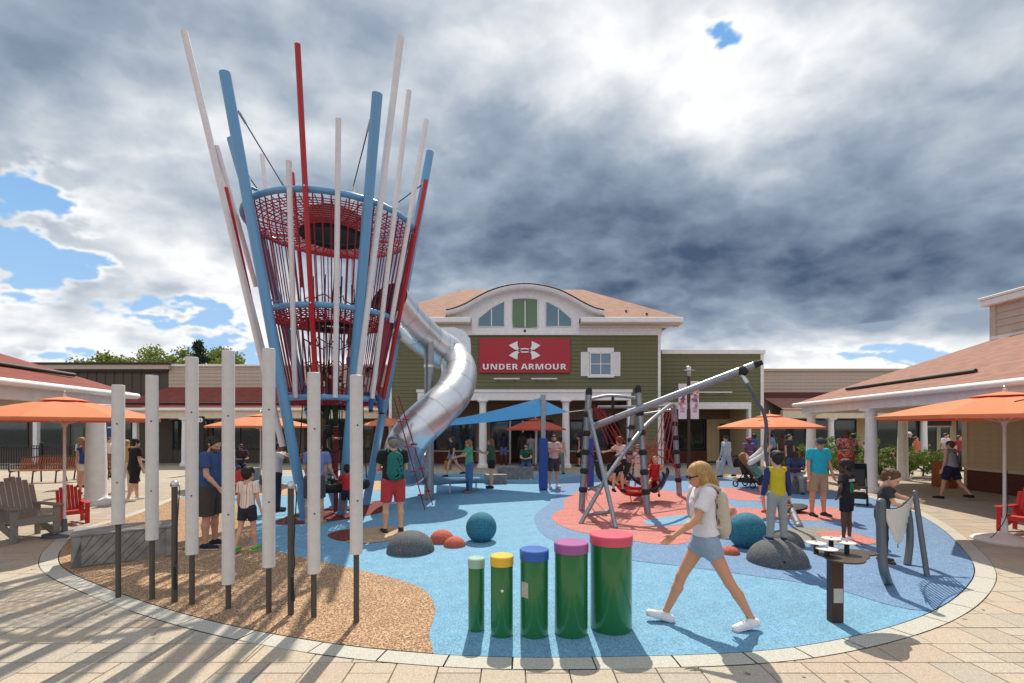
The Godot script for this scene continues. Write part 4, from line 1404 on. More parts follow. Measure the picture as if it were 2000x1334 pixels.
func build_slide() -> void:
	var s := thing("tube_slide", "shiny steel tube slide spiralling down from the climbing tower", "slide")
	var cp := []
	for q in [[760, 585, 11.7], [800, 632, 12.6], [840, 668, 13.6], [878, 692, 14.1], [897, 724, 13.6], [886, 766, 12.7], [848, 806, 12.0], [808, 846, 11.7], [789, 884, 12.0], [800, 914, 12.9]]:
		cp.append(at(q[0], q[1], q[2]))
	var path := smooth_line(cp, 5)
	var n := path.size()
	var R := 0.49
	var seg := 3
	var i := 0
	var tans := []
	for e in n:
		tans.append((path[min(e + 1, n - 1)] - path[max(e - 1, 0)]).normalized())
	while i < n - 1:
		var run := path.slice(i, min(i + seg + 1, n))
		var tn := tans.slice(i, min(i + seg + 1, n))
		var ts := ST()
		tube(ts, run, R, 32, false, false, tn)
		part(s, "tube_section", done(ts), MT.slide)
		var e: Vector3 = run[run.size() - 1]
		part(s, "seam", tb([e - tn[-1] * 0.01, e + tn[-1] * 0.01], R + 0.004, 32, false), MT.steel)
		i += seg
	part(s, "mouth_rim", tb(ring_at(path[n - 1], (path[n - 1] - path[n - 2]).normalized(), R), 0.03, 8, false, true), MT.steel)
	# exit trough
	var st := ST()
	st.set_smooth_group(0)
	var ex := smooth_line([path[n - 2], at(822, 924, 13.4), at(860, 934, 14.2), at(905, 934, 14.7), at(945, 933, 15.0)], 5)
	for e in ex.size() - 1:
		var row := []
		for q in [ex[e], ex[e + 1]]:
			var k: float = float(ex.find(q)) / (ex.size() - 1)
			var t: Vector3 = (ex[min(ex.find(q) + 1, ex.size() - 1)] - ex[max(ex.find(q) - 1, 0)]).normalized()
			var sd := t.cross(Vector3.UP).normalized()
			var r0 := []
			for j in 13:
				var a := -PI * 0.95 * (1.0 - j / 12.0) - PI * 0.025
				var rise := lerpf(R, 0.16, min(k * 1.8, 1.0))
				r0.append(q + sd * cos(a) * lerpf(R, 0.40, k) + Vector3.UP * sin(a) * rise + Vector3.UP * (0.0 if k < 0.1 else 0.0))
			row.append(r0)
		for j in 12:
			quad(st, row[0][j], row[1][j], row[1][j + 1], row[0][j + 1])
	part(s, "exit_trough", done(st), MT.slide)
	for q in [[879, 964, 934], [930, 952, 934]]:
		var b := gp(q[0], q[1])
		part(s, "support", tb([b, Vector3(b.x, 0.30, b.z)], 0.03, 10), MT.steel)
	# main post and transfer panel
	var pb := gp(838, 976)
	var post := part(s, "support_post", tb([pb, pb + Vector3(0, 4.62, 0)], 0.13, 20), MT.galv)
	part(post, "post_cap", lt([Vector2(0.135, 4.45), Vector2(0.14, 4.45), Vector2(0.14, 4.63), Vector2(0, 4.66)], 20, pb), MT.steel)
	part(post, "collar", tb([pb + Vector3(0, 3.55, 0), pb + Vector3(0, 3.62, 0)], 0.14, 20), MT.steel)
	var pc := at(880, 682, 14.7)
	var pl := PackedVector2Array()
	for q in [[-0.42, 0.52], [0.10, 0.56], [0.35, 0.48], [0.5, 0.28], [0.52, 0.0], [0.5, -0.45], [0.2, -0.5], [-0.42, -0.5]]:
		pl.append(Vector2(q[0], q[1]))
	var pn := part(s, "transfer_panel", prism(pl, -0.02, 0.02), MT.steel)
	pn.transform = Transform3D(Basis(Vector3.UP, 0.25) * Basis.from_scale(Vector3(1.2, 1.2, 1)), pc)
	for a in [-0.42, -0.2, 0.05, 0.3, 0.48]:
		part(pn, "bolt", tb([Vector3(a, 0.45 - max(a - 0.2, 0.0) * 0.8, 0.015), Vector3(a, 0.45 - max(a - 0.2, 0.0) * 0.8, 0.035)], 0.018, 8), MT.steel)
func ring_at(c: Vector3, n: Vector3, r: float) -> Array:
	var u := n.cross(Vector3.UP).normalized()
	var v := n.cross(u)
	var o := []
	for i in 28:
		var a := TAU * i / 28
		o.append(c + (u * cos(a) + v * sin(a)) * r)
	return o

# ---------- galvanised rope climber with the long boom
func ball(p: Node, c: Vector3, r := 0.085) -> void:
	part(p, "joint_ball", dome(c, r, r, PI / 2, 16), MT.rubber)
func build_rope_climber() -> void:
	var s := thing("rope_climber", "galvanised rope climbing frame with leaning posts and long raised boom", "climbing frame")
	var P := [[gp(1136, 997), at(1150, 768, 11.2)], [gp(1265, 1004), at(1246, 764, 10.9)], [gp(1327, 968), at(1315, 796, 13.7)], [gp(1224, 961), at(1236, 806, 14.4)]]
	for i in 4:
		var a: Vector3 = P[i][0]
		var b: Vector3 = P[i][1]
		var po := part(s, "post", tb([a, b], 0.075, 14), MT.galv)
		var d := (b - a).normalized()
		if i < 2:
			part(po, "end_cap", tb([b - d * 0.04, b + d * 0.06, b + d * 0.13 + Vector3(0.02, 0, 0)], [0.08, 0.078, 0.05], 12), MT.rubber)
		for k in [0.2, 0.36, 0.52, 0.68, 0.84]:
			ball(po, a.lerp(b, k - 0.02), 0.10)
	var j := func(i: int, k: float) -> Vector3: return (P[i][0] as Vector3).lerp(P[i][1], k)
	# boom from post 0 over post 1 to the tip
	var b0: Vector3 = at(1146, 838, 11.3)
	var b1 := at(1248, 799, 10.8)
	var tip := b0 + (b1 - b0) * 2.92
	var bm := part(s, "boom", tb([b0, tip], 0.075, 16), MT.galv)
	part(bm, "end_cap", tb([tip, tip + (tip - b0).normalized() * 0.16], [0.08, 0.05], 12), MT.rubber)
	part(bm, "swivel", dome(tip - (tip - b0).normalized() * 0.22 - Vector3(0, 0.03, 0), 0.11, 0.11, PI / 2, 16), MT.rubber)
	# A-frame braces
	var m1: Vector3 = at(1253, 840, 10.85)
	for q in [[gp(1134, 1023), at(1190, 925, 10.1), m1, at(1290, 806, 12.0), at(1312, 790, 13.2), at(1319, 800, 13.6), at(1321, 830, 13.7)], [gp(1203, 1032), at(1150, 802, 11.15)]]:
		var pts: Array = q if q.size() == 2 else smooth_line(q, 4)
		part(s, "brace", tb(pts, 0.045, 12), MT.galv)
	part(s, "brace", tb([at(1144, 1006, 9.95), at(1190, 999, 9.7)], 0.04, 10), MT.galv)
	part(s, "brace", tb([at(1150, 957, 11.3), at(1180, 945, 10.3), at(1183, 938, 10.0)], 0.03, 10), MT.galv)
	# top rails between posts
	part(s, "top_rail", tb(smooth_line([at(1155, 779, 11.2), at(1185, 773, 11.15), at(1215, 774, 11.0), at(1243, 778, 10.9)], 4), 0.035, 10), MT.galv)
	part(s, "top_rail", tb([at(1168, 795, 12.0), at(1310, 794, 13.6)], 0.035, 10), MT.galv)
	part(s, "top_rail", tb([at(1236, 812, 14.4), at(1315, 800, 13.7)], 0.035, 10), MT.galv)
	part(s, "hanger", tb([at(1197, 775, 11.1), at(1197, 798, 11.1)], 0.035, 8), MT.rubber)
	# ropes
	var fan := [[1158, 792, 1188, 868], [1160, 794, 1200, 872], [1163, 794, 1208, 866], [1170, 796, 1214, 862], [1178, 800, 1212, 870], [1190, 808, 1222, 866]]
	for q in fan:
		part(s, "rope", tb([at(q[0], q[1], 11.4), at(q[2], q[3], 12.3)], 0.011, 6, false), MT.rope_red)
	for q in [[1300, 800, 1272, 884], [1306, 797, 1281, 890], [1312, 796, 1290, 880], [1317, 800, 1296, 900], [1263, 838, 1266, 900], [1321, 815, 1304, 905]]:
		part(s, "rope", tb([at(q[0], q[1], 13.2), at(q[2], q[3], 12.6)], 0.011, 6, false), MT.rope_red)
	var grey := [[1154, 795, 1232, 838, 11.3, 14.0], [1207, 822, 1233, 842, 12, 14], [1145, 917, 1166, 906, 11.3, 11.6], [1150, 880, 1166, 903, 11.3, 11.8], [1246, 886, 1222, 905, 10.9, 11.8], [1250, 918, 1234, 898, 10.9, 11.9], [1198, 948, 1210, 950, 11.5, 11.6], [1300, 870, 1330, 935, 13.2, 13.7], [1240, 875, 1310, 880, 12.6, 13.2], [1262, 870, 1320, 915, 12.4, 13.5]]
	for q in grey:
		part(s, "rope", tb([at(q[0], q[1], q[4]), at(q[2], q[3], q[5])], 0.013, 6, false), MT.rope_black if q[0] < 1246 else MT.rope_red)
	for i in 4:                                        # net rungs of the red rope web
		var y := 866 + i * 12
		part(s, "rope", tb(smooth_line([at(1192 + i * 3, y, 12.2), at(1225, y + 6, 12.7), at(1262, y + 2, 12.6), at(1300, y - 2 + i * 3, 13.0)], 4), 0.010, 6, false), MT.rope_red)
	for q in [[1148, 840, 1146, 976, 11.9, 12.6], [1163, 850, 1146, 962, 12.4, 12.9]]:
		part(s, "rope_step_line", tb([at(q[0], q[1], q[4]), gp(q[2], q[3])], 0.012, 6), MT.rope_maroon)
	part(s, "ground_stay", tb([at(1224, 940, 12.0), gp(1233, 978)], 0.015, 6), MT.steel)
	# hammock seats: red and navy slings, black belt seat
	for q in [[[1200, 940, 1213, 957, 1232, 962, 1256, 960, 1268, 946], 12.0, "red"], [[1264, 952, 1275, 956, 1288, 948, 1297, 932, 1294, 922], 12.3, "navy"], [[1228, 924, 1240, 938, 1256, 946], 13.2, "navy"]]:
		var a := []
		var b := []
		for i in range(0, q[0].size(), 2):
			a.append(at(q[0][i], q[0][i + 1], q[1]))
			b.append(at(q[0][i] + 8, q[0][i + 1] - 9, q[1] + 0.75))
		a = smooth_line(a, 4)
		b = smooth_line(b, 4)
		var st := ST()
		st.set_smooth_group(0)
		for i in a.size() - 1:
			for f in 4:
				var u := f / 4.0
				var w := (f + 1) / 4.0
				var sag := func(x: Vector3, y: Vector3, tt: float) -> Vector3: return x.lerp(y, tt) - Vector3(0, 0.16 * sin(PI * tt), 0)
				quad(st, sag.call(a[i], b[i], u), sag.call(a[i + 1], b[i + 1], u), sag.call(a[i + 1], b[i + 1], w), sag.call(a[i], b[i], w))
		for e in [a, b]:
			tube(st, e, 0.035, 8)
		part(s, "sling_seat", done(st), MT.redplastic if q[2] == "red" else mat(c8(34, 38, 70), 0.7))
	var bk := ST()
	var bp := []
	for q in [[1266, 958], [1270, 900], [1277, 884], [1285, 900], [1288, 958]]:
		var w := at(q[0], q[1], 12.8)
		bp.append(Vector2(w.x, w.y))
	part(s, "seat_back", prism(PackedVector2Array(bp), -12.86, -12.8), MT.redplastic)
	part(s, "belt_seat", tb(smooth_line([at(1168, 900, 11.4), at(1170, 925, 11.4), at(1185, 940, 11.4), at(1205, 940, 11.4), at(1222, 922, 11.4), at(1227, 903, 11.4)], 4), 0.07, 10), MT.rubber)
	# standing spinner hanging from the boom tip
	var sp := thing("standing_spinner", "tilted black disc spinner hung from the boom on a curved steel rod", "spinner")
	var pts := smooth_line([tip + (b0 - tip).normalized() * 0.25 + Vector3(0, -0.1, 0), at(1468, 762, 9.8), at(1478, 785, 9.9), at(1491, 805, 10.0), at(1497, 835, 10.1), at(1495, 880, 10.3), at(1506, 930, 10.7), at(1535, 975, 11.0), at(1548, 992, 11.1)], 5)
	part(sp, "rod", tb(pts, 0.035, 10), MT.greypost)
	part(sp, "rod_collar", tb([pts[0], pts[3]], 0.05, 10), MT.steel)
	var dc := at(1548, 992, 11.1)
	var bs := Basis(Vector3(0, 0, 1), 0.18)
	var dk := part(sp, "disc", lt([Vector2(0, -0.03), Vector2(0.24, -0.04), Vector2(0.30, -0.02), Vector2(0.31, 0.02), Vector2(0.27, 0.04), Vector2(0, 0.025)], 28), MT.rubber)
	dk.transform = Transform3D(bs, dc)
	var fb := gp(1562, 1030)
	part(sp, "pivot_post", tb([fb, dc - Vector3(0.03, 0.03, 0)], 0.07, 14), MT.galv)
func build_music() -> void:
	# seven tube chimes: x, tube top row, tube bottom row, foot row
	var ch := [[231, 752, 1023, 1167], [297, 733, 1054, 1171], [375, 698, 1082, 1181], [446, 685, 1140, 1189], [525, 681, 1107, 1197], [613, 728, 1119, 1206], [696, 733, 1081, 1216]]
	var ord := ["shortest chime, beside the grey timber bench end", "second chime counting from the bench end", "third chime counting from the bench end", "fourth from the bench end, hanging lowest", "fifth chime counting from the bench end", "sixth chime, between a mallet post and the last chime", "last chime of the row, nearest the green drums"]
	for i in 7:
		var q: Array = ch[i]
		var b := gp(q[0], q[3])
		var d := -b.z
		var t: float = EYE + (HOR - q[1]) / F * d
		var lo: float = EYE + (HOR - q[2]) / F * d
		var o := thing("tube_chime", "silver tube chime on dark post, " + ord[i], "chime", b, 0.0, "row of tube chimes")
		part(o, "post", tb([Vector3.ZERO, Vector3(0, lo + 0.2, 0)], 0.027, 14), MT.darkpost)
		var r := 0.061
		var tubep := part(o, "tube", lt([Vector2(r - 0.006, lo + 0.02), Vector2(r - 0.004, lo), Vector2(r, lo + 0.003), Vector2(r, t - 0.003), Vector2(r - 0.004, t), Vector2(0, t)], 28), MT.alum)
		for h in [0.72, 0.3]:
			part(tubep, "bolt", dome(Vector3(0.03, lerpf(lo, t, h), 0.055), 0.009, 0.009, 1.5, 8), MT.darkpost)
	for q in [[341, 938, 1176, "mallet post with cord, between the second and third chime"], [568, 940, 1201, "mallet post with ball top, between the fifth and sixth chime"]]:
		var b := gp(q[0], q[2])
		var t: float = EYE + (HOR - q[1]) / F * -b.z
		var o := thing("mallet_post", "dark " + q[3], "post", b)
		part(o, "post", tb([Vector3.ZERO, Vector3(0, t - 0.05, 0)], 0.03, 14), MT.darkpost)
		part(o, "cap", dome(Vector3(0, t - 0.05, 0), 0.042, 0.05, 0.4), MT.steel)
		part(o, "hook", tb(smooth_line([Vector3(0.02, t - 0.06, 0.02), Vector3(0.07, t - 0.04, 0.03), Vector3(0.075, t - 0.1, 0.03)], 4), 0.007, 6), MT.steel)
		part(o, "cord", tb(smooth_line([Vector3(0.075, t - 0.1, 0.03), Vector3(0.05, t * 0.55, 0.04), Vector3(0.06, t * 0.38, 0.05), Vector3(0.035, t * 0.32, 0.04)], 5), 0.006, 6), MT.rope_black)
		part(o, "mallet", tb([Vector3(0.035, t * 0.3, 0.05), Vector3(0.05, t * 0.12, 0.06)], [0.012, 0.02], 8), MT.rubber)
	# five drums: left, right, lid top row, front foot row, lid colour
	var dr := [[914, 947, 1089, 1236, [150, 186, 166], "narrowest green drum with pale mint lid"], [957.5, 1003, 1084, 1248, [226, 184, 62], "slim green drum with yellow lid and white sticker"], [1015, 1072, 1072, 1250, [44, 98, 178], "green drum with blue lid and a paper label"], [1082, 1149, 1058, 1250, [160, 92, 152], "wide green drum with lilac lid"], [1152, 1235, 1042, 1243, [214, 86, 108], "widest and tallest green drum with pink lid"]]
	var green := mat(c8(30, 112, 58), 0.14)
	green.clearcoat_enabled = true
	green.clearcoat = 0.6
	for q in dr:
		var zf := F * EYE / (float(q[3]) - HOR)
		var r: float = (q[1] - q[0]) / F * zf * 0.5
		r = (q[1] - q[0]) / F * (zf + r) * 0.5
		var d := zf + r
		var c := Vector3(((q[0] + q[1]) / 2.0 - 1000.0) / F * d, 0, -d)
		var t: float = EYE - (q[2] - HOR) / F * d
		var o := thing("drum", q[5], "drum", c, 0.0, "green standing drums")
		part(o, "shell", lt([Vector2(0, 0.0), Vector2(r * 0.93, 0.0), Vector2(r * 0.96, 0.01), Vector2(r * 0.96, t - 0.09), Vector2(0, t - 0.09)], 40), green)
		part(o, "lid", lt([Vector2(r * 0.96, t - 0.088), Vector2(r, t - 0.088), Vector2(r, t - 0.008), Vector2(r - 0.008, t), Vector2(0, t + 0.003)], 40), mat(c8(q[4][0], q[4][1], q[4][2]), 0.35))
		if q[0] == 957.5:
			part(o, "sticker", dome(Vector3(0.005, t - 0.30, r * 0.96), 0.014, 0.014, 1.5, 10), MT.white)
		if q[0] == 1015:
			var lb := put(o, "label", bx(-0.04, 0.04, -0.07, 0.07, -0.001, 0.001).commit(), mat(c8(196, 190, 168), 0.6, 0, TX.blotch, 9.0))
			lb.transform = Transform3D(Basis(Vector3.UP, -0.75), Vector3(-sin(0.75) * r * 0.965, t - 0.35, cos(0.75) * r * 0.965))
	# petal shaped cymbal table
	var pb := gp(1631, 1214)
	var o := thing("cymbal_table", "bronze metal post with wing shaped plate carrying four small silver cymbals", "cymbal table", pb)
	part(o, "post", bx(-0.06, 0.06, 0, 0.62, -0.045, 0.045, 0.008), MT.brownmetal)
	part(o, "label", bx(-0.045, 0.045, 0.2, 0.34, 0.046, 0.048), mat(c8(190, 190, 186), 0.5, 0, TX.blotch, 9.0))
	part(o, "bracket", bx(-0.09, 0.09, 0.62, 0.65, -0.07, 0.07, 0.005), MT.brownmetal)
	var wing := PackedVector2Array()
	for i in 40:
		var a := TAU * i / 40
		var rad := 0.20 + 0.16 * pow(max(cos(1.5 * (a - 0.35)), -0.2), 2.0) + 0.06 * cos(a)
		wing.append(Vector2(cos(a) * rad * 1.15, sin(a) * rad * 0.9))
	var wp := part(o, "plate", prism(wing, 0.0, 0.015), mat(c8(92, 80, 70), 0.45, 0.5, TX.fine, 2.0))
	wp.transform = Transform3D(Basis(Vector3.RIGHT, -PI / 2), Vector3(0, 0.65, 0))
	for q in [[-0.15, -0.06, 0.10, 0.09], [-0.12, 0.06, 0.07, 0.095], [0.04, -0.12, 0.13, 0.085], [0.13, -0.02, 0.11, 0.08]]:
		var cy := part(o, "cymbal", lt([Vector2(0, q[2]), Vector2(q[3], q[2]), Vector2(q[3], q[2] + 0.006), Vector2(0, q[2] + 0.012)], 24, Vector3(q[0], 0.66, q[1])), MT.alum)
		part(cy, "stem", tb([Vector3(q[0], 0.65, q[1]), Vector3(q[0], 0.67 + q[2], q[1])], 0.022, 10), MT.black)
		part(cy, "screw", dome(Vector3(q[0], 0.67 + q[2], q[1]), 0.014, 0.008, 0.0, 10), MT.darkpost)
	# key harp: three bent posts with a fan of white keys
	var h := thing("key_harp", "three bent grey posts holding a slung fan of white chime keys", "chime frame")
	var f1 := [at(1721, 981, 5.72), at(1721, 1040, 5.7), at(1723, 1090, 5.68), at(1728, 1120, 5.66), gp(1735, 1139)]
	var f2 := [at(1770, 985, 6.9), at(1776, 1020, 6.9), at(1777, 1060, 6.85), gp(1772, 1104)]
	var f3 := [at(1787, 962, 6.5), gp(1811, 1127)]
	for q in [[f1, 0.05], [f2, 0.045], [f3, 0.032]]:
		var pts: Array = q[0] if q[0].size() == 2 else smooth_line(q[0], 5)
		var po := part(h, "post", tb(pts, q[1], 14), MT.greypost)
		part(po, "cap", dome(pts[0], q[1], q[1], 0.0, 14), MT.greypost)
	var A0 := at(1724, 993, 5.75)
	var A1 := at(1787, 962, 6.5)
	var B0 := at(1730, 1026, 5.85)
	var B1 := at(1775, 985, 6.9)
	var keym := mat(c8(222, 214, 202), 0.45)
	for i in 17:
		var u := (i + 0.5) / 17.0
		var up := A0.lerp(A1, u) - Vector3(0, 0.10 * sin(PI * u), 0)
		var dn := B0.lerp(B1, u) - Vector3(0, 0.34 * sin(PI * min(u * 1.15, 1.0)) + 0.02, 0) + Vector3(0.05, 0, 0)
		part(h, "key", tb([up, up.lerp(dn, 0.5) - Vector3(0, 0.02, 0), dn], 0.0095, 8), keym)
	var c1 := []
	var c2 := []
	for i in 23:
		var u := i / 22.0
		c1.append(A0.lerp(A1, u) - Vector3(0, 0.10 * sin(PI * u) - 0.012, 0))
		c2.append(A0.lerp(A1, u).lerp(B0.lerp(B1, u), 0.8) - Vector3(0, 0.24 * sin(PI * u), 0))
	part(h, "cord", tb(c1, 0.007, 6), MT.rope_black)
	part(h, "cord", tb(c2, 0.006, 6), MT.rope_black)
	part(h, "mallet_cord", tb([at(1752, 1035, 6.2), at(1754, 1070, 6.2)], 0.006, 6), MT.rope_black)

func build_domes() -> void:
	var rubber := func(c: Color) -> StandardMaterial3D: return mat(c, 0.85, 0.0, TX.grit, 2.0, TX.gritn, 0.4)
	var blue: StandardMaterial3D = rubber.call(c8(58, 142, 172))
	var grey: StandardMaterial3D = rubber.call(c8(112, 116, 122))
	var orange: StandardMaterial3D = rubber.call(c8(226, 116, 96))
	# x, foot row, half width px, height factor, material, label
	for q in [[940, 1056, 30, 0.0, blue, "rubber_sphere", "teal rubber ball on the open blue field beside two orange domes"], [1459, 1068, 36, 0.0, blue, "rubber_sphere", "teal rubber ball beside the big grey dome the child stands on"]]:
		var b := gp(q[0], q[1])
		var r: float = q[2] / F * -b.z
		var o := thing(q[5], q[6], "ball", b)
		part(o, "ball", dome(Vector3(0, r * 0.86, 0), r, r, 1.03, 36), q[4])
	for q in [[802, 1076, 46, 0.86, grey, "dark grey rubber dome with an orange dot, beside two orange domes"], [863, 1058, 25, 0.95, orange, "larger of two orange rubber domes behind the grey dome"], [888, 1066, 21.5, 0.85, orange, "smaller of two orange rubber domes touching each other"], [1425, 1081, 19, 0.75, orange, "low orange rubber dome beside the walking woman"], [1518, 1098, 55, 0.82, grey, "big grey rubber dome that the child in yellow stands on"], [1533, 1064, 34, 0.85, grey, "smaller grey rubber dome behind the teal ball and big dome"]]:
		var b := gp(q[0], q[1])
		var r: float = q[2] / F * -b.z
		var o := thing("rubber_dome", q[6 - 1], "dome", b, 0.0, "rubber hill domes")
		part(o, "shell", dome(Vector3.ZERO, r, r * q[3], 0.0, 36), q[4])
		if q[0] == 802 or q[0] == 1518:
			part(o, "dot", dome(Vector3(-r * 0.25, r * 0.25, r * 0.9), 0.018, 0.018, 1.5, 10), orange if q[0] == 802 else MT.rubber)

func umbrella(px: float, base_row: float, rim_row: float, top_row: float, l: float, r: float, label: String, m: Material, base_kind := 0, cords := true) -> void:
	var b := gp(px, base_row)
	var d := -b.z
	var rim: float = EYE + (HOR - rim_row) / F * d
	var top: float = EYE + (HOR - top_row) / F * d
	var rad: float = (r - l) / 2.0 / F * d
	var o := thing("patio_umbrella", label, "umbrella", b, 0.0, "orange patio umbrellas")
	part(o, "pole", tb([Vector3.ZERO, Vector3(0, top + 0.05, 0)], 0.024, 12), MT.alum)
	var n := 8
	var st := ST()
	st.set_smooth_group(-1)
	var a0 := PI / 8
	var hub := top - (top - rim) * 0.12
	for i in n:
		var a := a0 + TAU * i / n
		var c := a0 + TAU * (i + 1) / n
		var p := Vector3(cos(a) * rad, rim, sin(a) * rad)
		var q := Vector3(cos(c) * rad, rim, sin(c) * rad)
		for k in 5:
			var u := 0.16 + 0.84 * k / 5.0
			var w := 0.16 + 0.84 * (k + 1) / 5.0
			var Pt := func(s: Vector3, t: float) -> Vector3: return Vector3(s.x * t, lerpf(hub, rim, t) + 0.10 * (top - rim) * sin(PI * t), s.z * t)
			var mid := func(t: float) -> Vector3: return (Pt.call(p, t) + Pt.call(q, t)) * 0.5 - Vector3(0, 0.03 * t, 0)
			quad(st, Pt.call(p, u), Pt.call(p, w), mid.call(w), mid.call(u))
			quad(st, mid.call(u), mid.call(w), Pt.call(q, w), Pt.call(q, u))
		quad(st, p, q, q - Vector3(0, 0.06, 0), p - Vector3(0, 0.06, 0))
	var cn := part(o, "canopy", done(st), m)
	var vy := lerpf(hub, rim, 0.26) + 0.10 * (top - rim) * sin(PI * 0.26) + 0.03
	st = ST()
	for i in n:
		var a := a0 + TAU * i / n
		var c := a0 + TAU * (i + 1) / n
		tri(st, Vector3(0, top, 0), Vector3(cos(a) * rad * 0.26, vy, sin(a) * rad * 0.26), Vector3(cos(c) * rad * 0.26, vy, sin(c) * rad * 0.26))
	part(cn, "vent", done(st), m)
	part(o, "finial", lt([Vector2(0.012, top), Vector2(0.02, top + 0.03), Vector2(0.012, top + 0.06), Vector2(0.018, top + 0.08), Vector2(0, top + 0.11)], 10), MT.steel)
	for i in n:
		var a := a0 + TAU * i / n
		part(o, "rib", tb([Vector3(0, hub - 0.02, 0), Vector3(cos(a) * rad * 0.97, rim - 0.01, sin(a) * rad * 0.97)], 0.010, 6), MT.cream)
		part(o, "strut", tb([Vector3(0, rim - 0.12, 0), Vector3(cos(a) * rad * 0.5, lerpf(hub, rim, 0.5), sin(a) * rad * 0.5)], 0.008, 6), MT.cream)
	part(o, "hub", tb([Vector3(0, rim - 0.16, 0), Vector3(0, rim - 0.08, 0)], 0.04, 12), MT.alum)
	if cords:
		part(o, "tie_cord", tb(smooth_line([Vector3(-rad * 0.55, rim + (top - rim) * 0.42, rad * 0.62), Vector3(-rad * 0.42, rim + (top - rim) * 0.5, rad * 0.6), Vector3(-rad * 0.38, rim + (top - rim) * 0.36, rad * 0.72)], 4), 0.009, 6), MT.black)
	if base_kind == 1:
		part(o, "base", lt([Vector2(0, 0), Vector2(0.42, 0), Vector2(0.43, 0.03), Vector2(0.38, 0.07), Vector2(0.12, 0.12), Vector2(0.05, 0.16), Vector2(0.035, 0.4), Vector2(0.0, 0.4)], 36), MT.alum)
		part(o, "lock_cable", tb(smooth_line([Vector3(0.03, 1.2, 0.02), Vector3(-0.02, 0.5, 0.06), Vector3(-0.22, 0.2, 0.1), Vector3(-0.34, 0.09, 0.1)], 5), 0.006, 6), MT.black)
	else:
		part(o, "base", lt([Vector2(0, 0), Vector2(0.30, 0), Vector2(0.30, 0.05), Vector2(0.05, 0.08), Vector2(0.035, 0.3), Vector2(0, 0.3)], 28), MT.greypost)
func build_shade() -> void:
	umbrella(126, 1046, 817, 774, -28, 285, "orange umbrella over the grey and red lawn chairs", MT.canvas)
	umbrella(1962, 1058, 812, 764, 1752, 2172, "orange umbrella with silver dome base beside the brick plinth", MT.canvas, 1)
	umbrella(509, 945, 832, 808, 414, 604, "orange umbrella partly hidden by the climbing tower leg", MT.canvas)
	umbrella(1503, 950, 834, 808, 1411, 1600, "orange umbrella beside the spinner rod, over the stroller", MT.canvas)
	umbrella(1046, 918, 838, 816, 984, 1107, "small red orange umbrella in front of the store doors", MT.canvas_red, 0, false)
	umbrella(760, 912, 830, 812, 700, 800, "orange umbrella half hidden behind the steel slide", MT.canvas, 0, false)
	# shade sail on a padded mast
	var mb := gp(1061, 957)
	var ms := thing("sail_mast", "square galvanised mast wrapped in blue padding", "mast", mb)
	var mh: float = EYE + (HOR - 770) / F * -mb.z
	part(ms, "mast", bx(-0.075, 0.075, 0, mh, -0.075, 0.075, 0.01), MT.galv)
	part(ms, "padding", bx(-0.135, 0.135, 0.02, 1.62, -0.135, 0.135, 0.03), MT.padblue)
	var m2 := gp(1153, 950)
	var ms2 := thing("sail_mast", "blue padded mast behind the rope climber", "mast", m2)
	part(ms2, "mast", tb([Vector3.ZERO, Vector3(0, 2.6, 0)], 0.07, 12), MT.galv)
	part(ms2, "padding", tb([Vector3(0, 0.02, 0), Vector3(0, 1.6, 0)], 0.12, 14), MT.padblue)
	var sl := thing("shade_sail", "blue shade sail stretched beside the steel slide", "shade sail")
	var A := mb + Vector3(-0.12, mh - 0.12, 0)
	var B := at(1110, 805, 15.6)
	var C := at(868, 822, 13.4)
	var D := at(866, 832, 18.0)
	var st := ST()
	st.set_smooth_group(0)
	var gn := 12
	var pt := func(u: float, v: float) -> Vector3:
		var e1 := C.lerp(A, u)
		var e2 := D.lerp(B, u)
		var p := e1.lerp(e2, v)
		var pull := 0.25 * sin(PI * u) * (sin(PI * v) * 0.6 + 0.3)
		return p + Vector3(0, -pull * 0.6, 0)
	for i in gn:
		for j in gn:
			quad(st, pt.call(i / float(gn), j / float(gn)), pt.call((i + 1) / float(gn), j / float(gn)), pt.call((i + 1) / float(gn), (j + 1) / float(gn)), pt.call(i / float(gn), (j + 1) / float(gn)))
	part(sl, "cloth", done(st), MT.sail)
	part(sl, "tie", tb([A, mb + Vector3(0, mh - 0.03, 0)], 0.012, 6), MT.steel)
	part(sl, "tie", tb([B, m2 + Vector3(0, 2.55, 0)], 0.012, 6), MT.steel)

func planks_box(p: Node, x0: float, x1: float, y0: float, y1: float, z: float, n: int, m: Material) -> void:
	# slanting boards on the front of a bench, each its own piece
	var w := (x1 - x0) / n
	for i in n:
		var a := x0 + w * i
		var g := 0.006
		var sh := 0.0 if (i == 0 or i == n - 1) else (y1 - y0) * 0.9
		var pg := PackedVector2Array([Vector2(clampf(a + g - sh, x0, x1), y0), Vector2(clampf(a + w - g - sh, x0, x1), y0), Vector2(clampf(a + w - g, x0, x1), y1), Vector2(clampf(a + g, x0, x1), y1)])
		if pg[1].x - pg[0].x > 0.01 or pg[2].x - pg[3].x > 0.01:
			part(p, "board", prism(pg, z, z + 0.018), m)
func block_bench(p0: Vector3, p1: Vector3, h: float, deep: float, label: String) -> void:
	var o := thing("block_bench", label, "bench", (p0 + p1) / 2, atan2(-(p1 - p0).z, (p1 - p0).x))
	var l := p0.distance_to(p1)
	part(o, "core", bx(-l / 2, l / 2, 0, h - 0.03, -deep, -0.02), MT.timber)
	planks_box(o, -l / 2, l / 2, 0.02, h - 0.035, -0.015, 10, MT.timber)
	for i in 4:
		part(o, "top_board", bx(-l / 2 - 0.015, l / 2 + 0.015, h - 0.03, h, -deep / 4 * (i + 1) + 0.004, -deep / 4 * i + 0.012, 0.005), MT.timber)
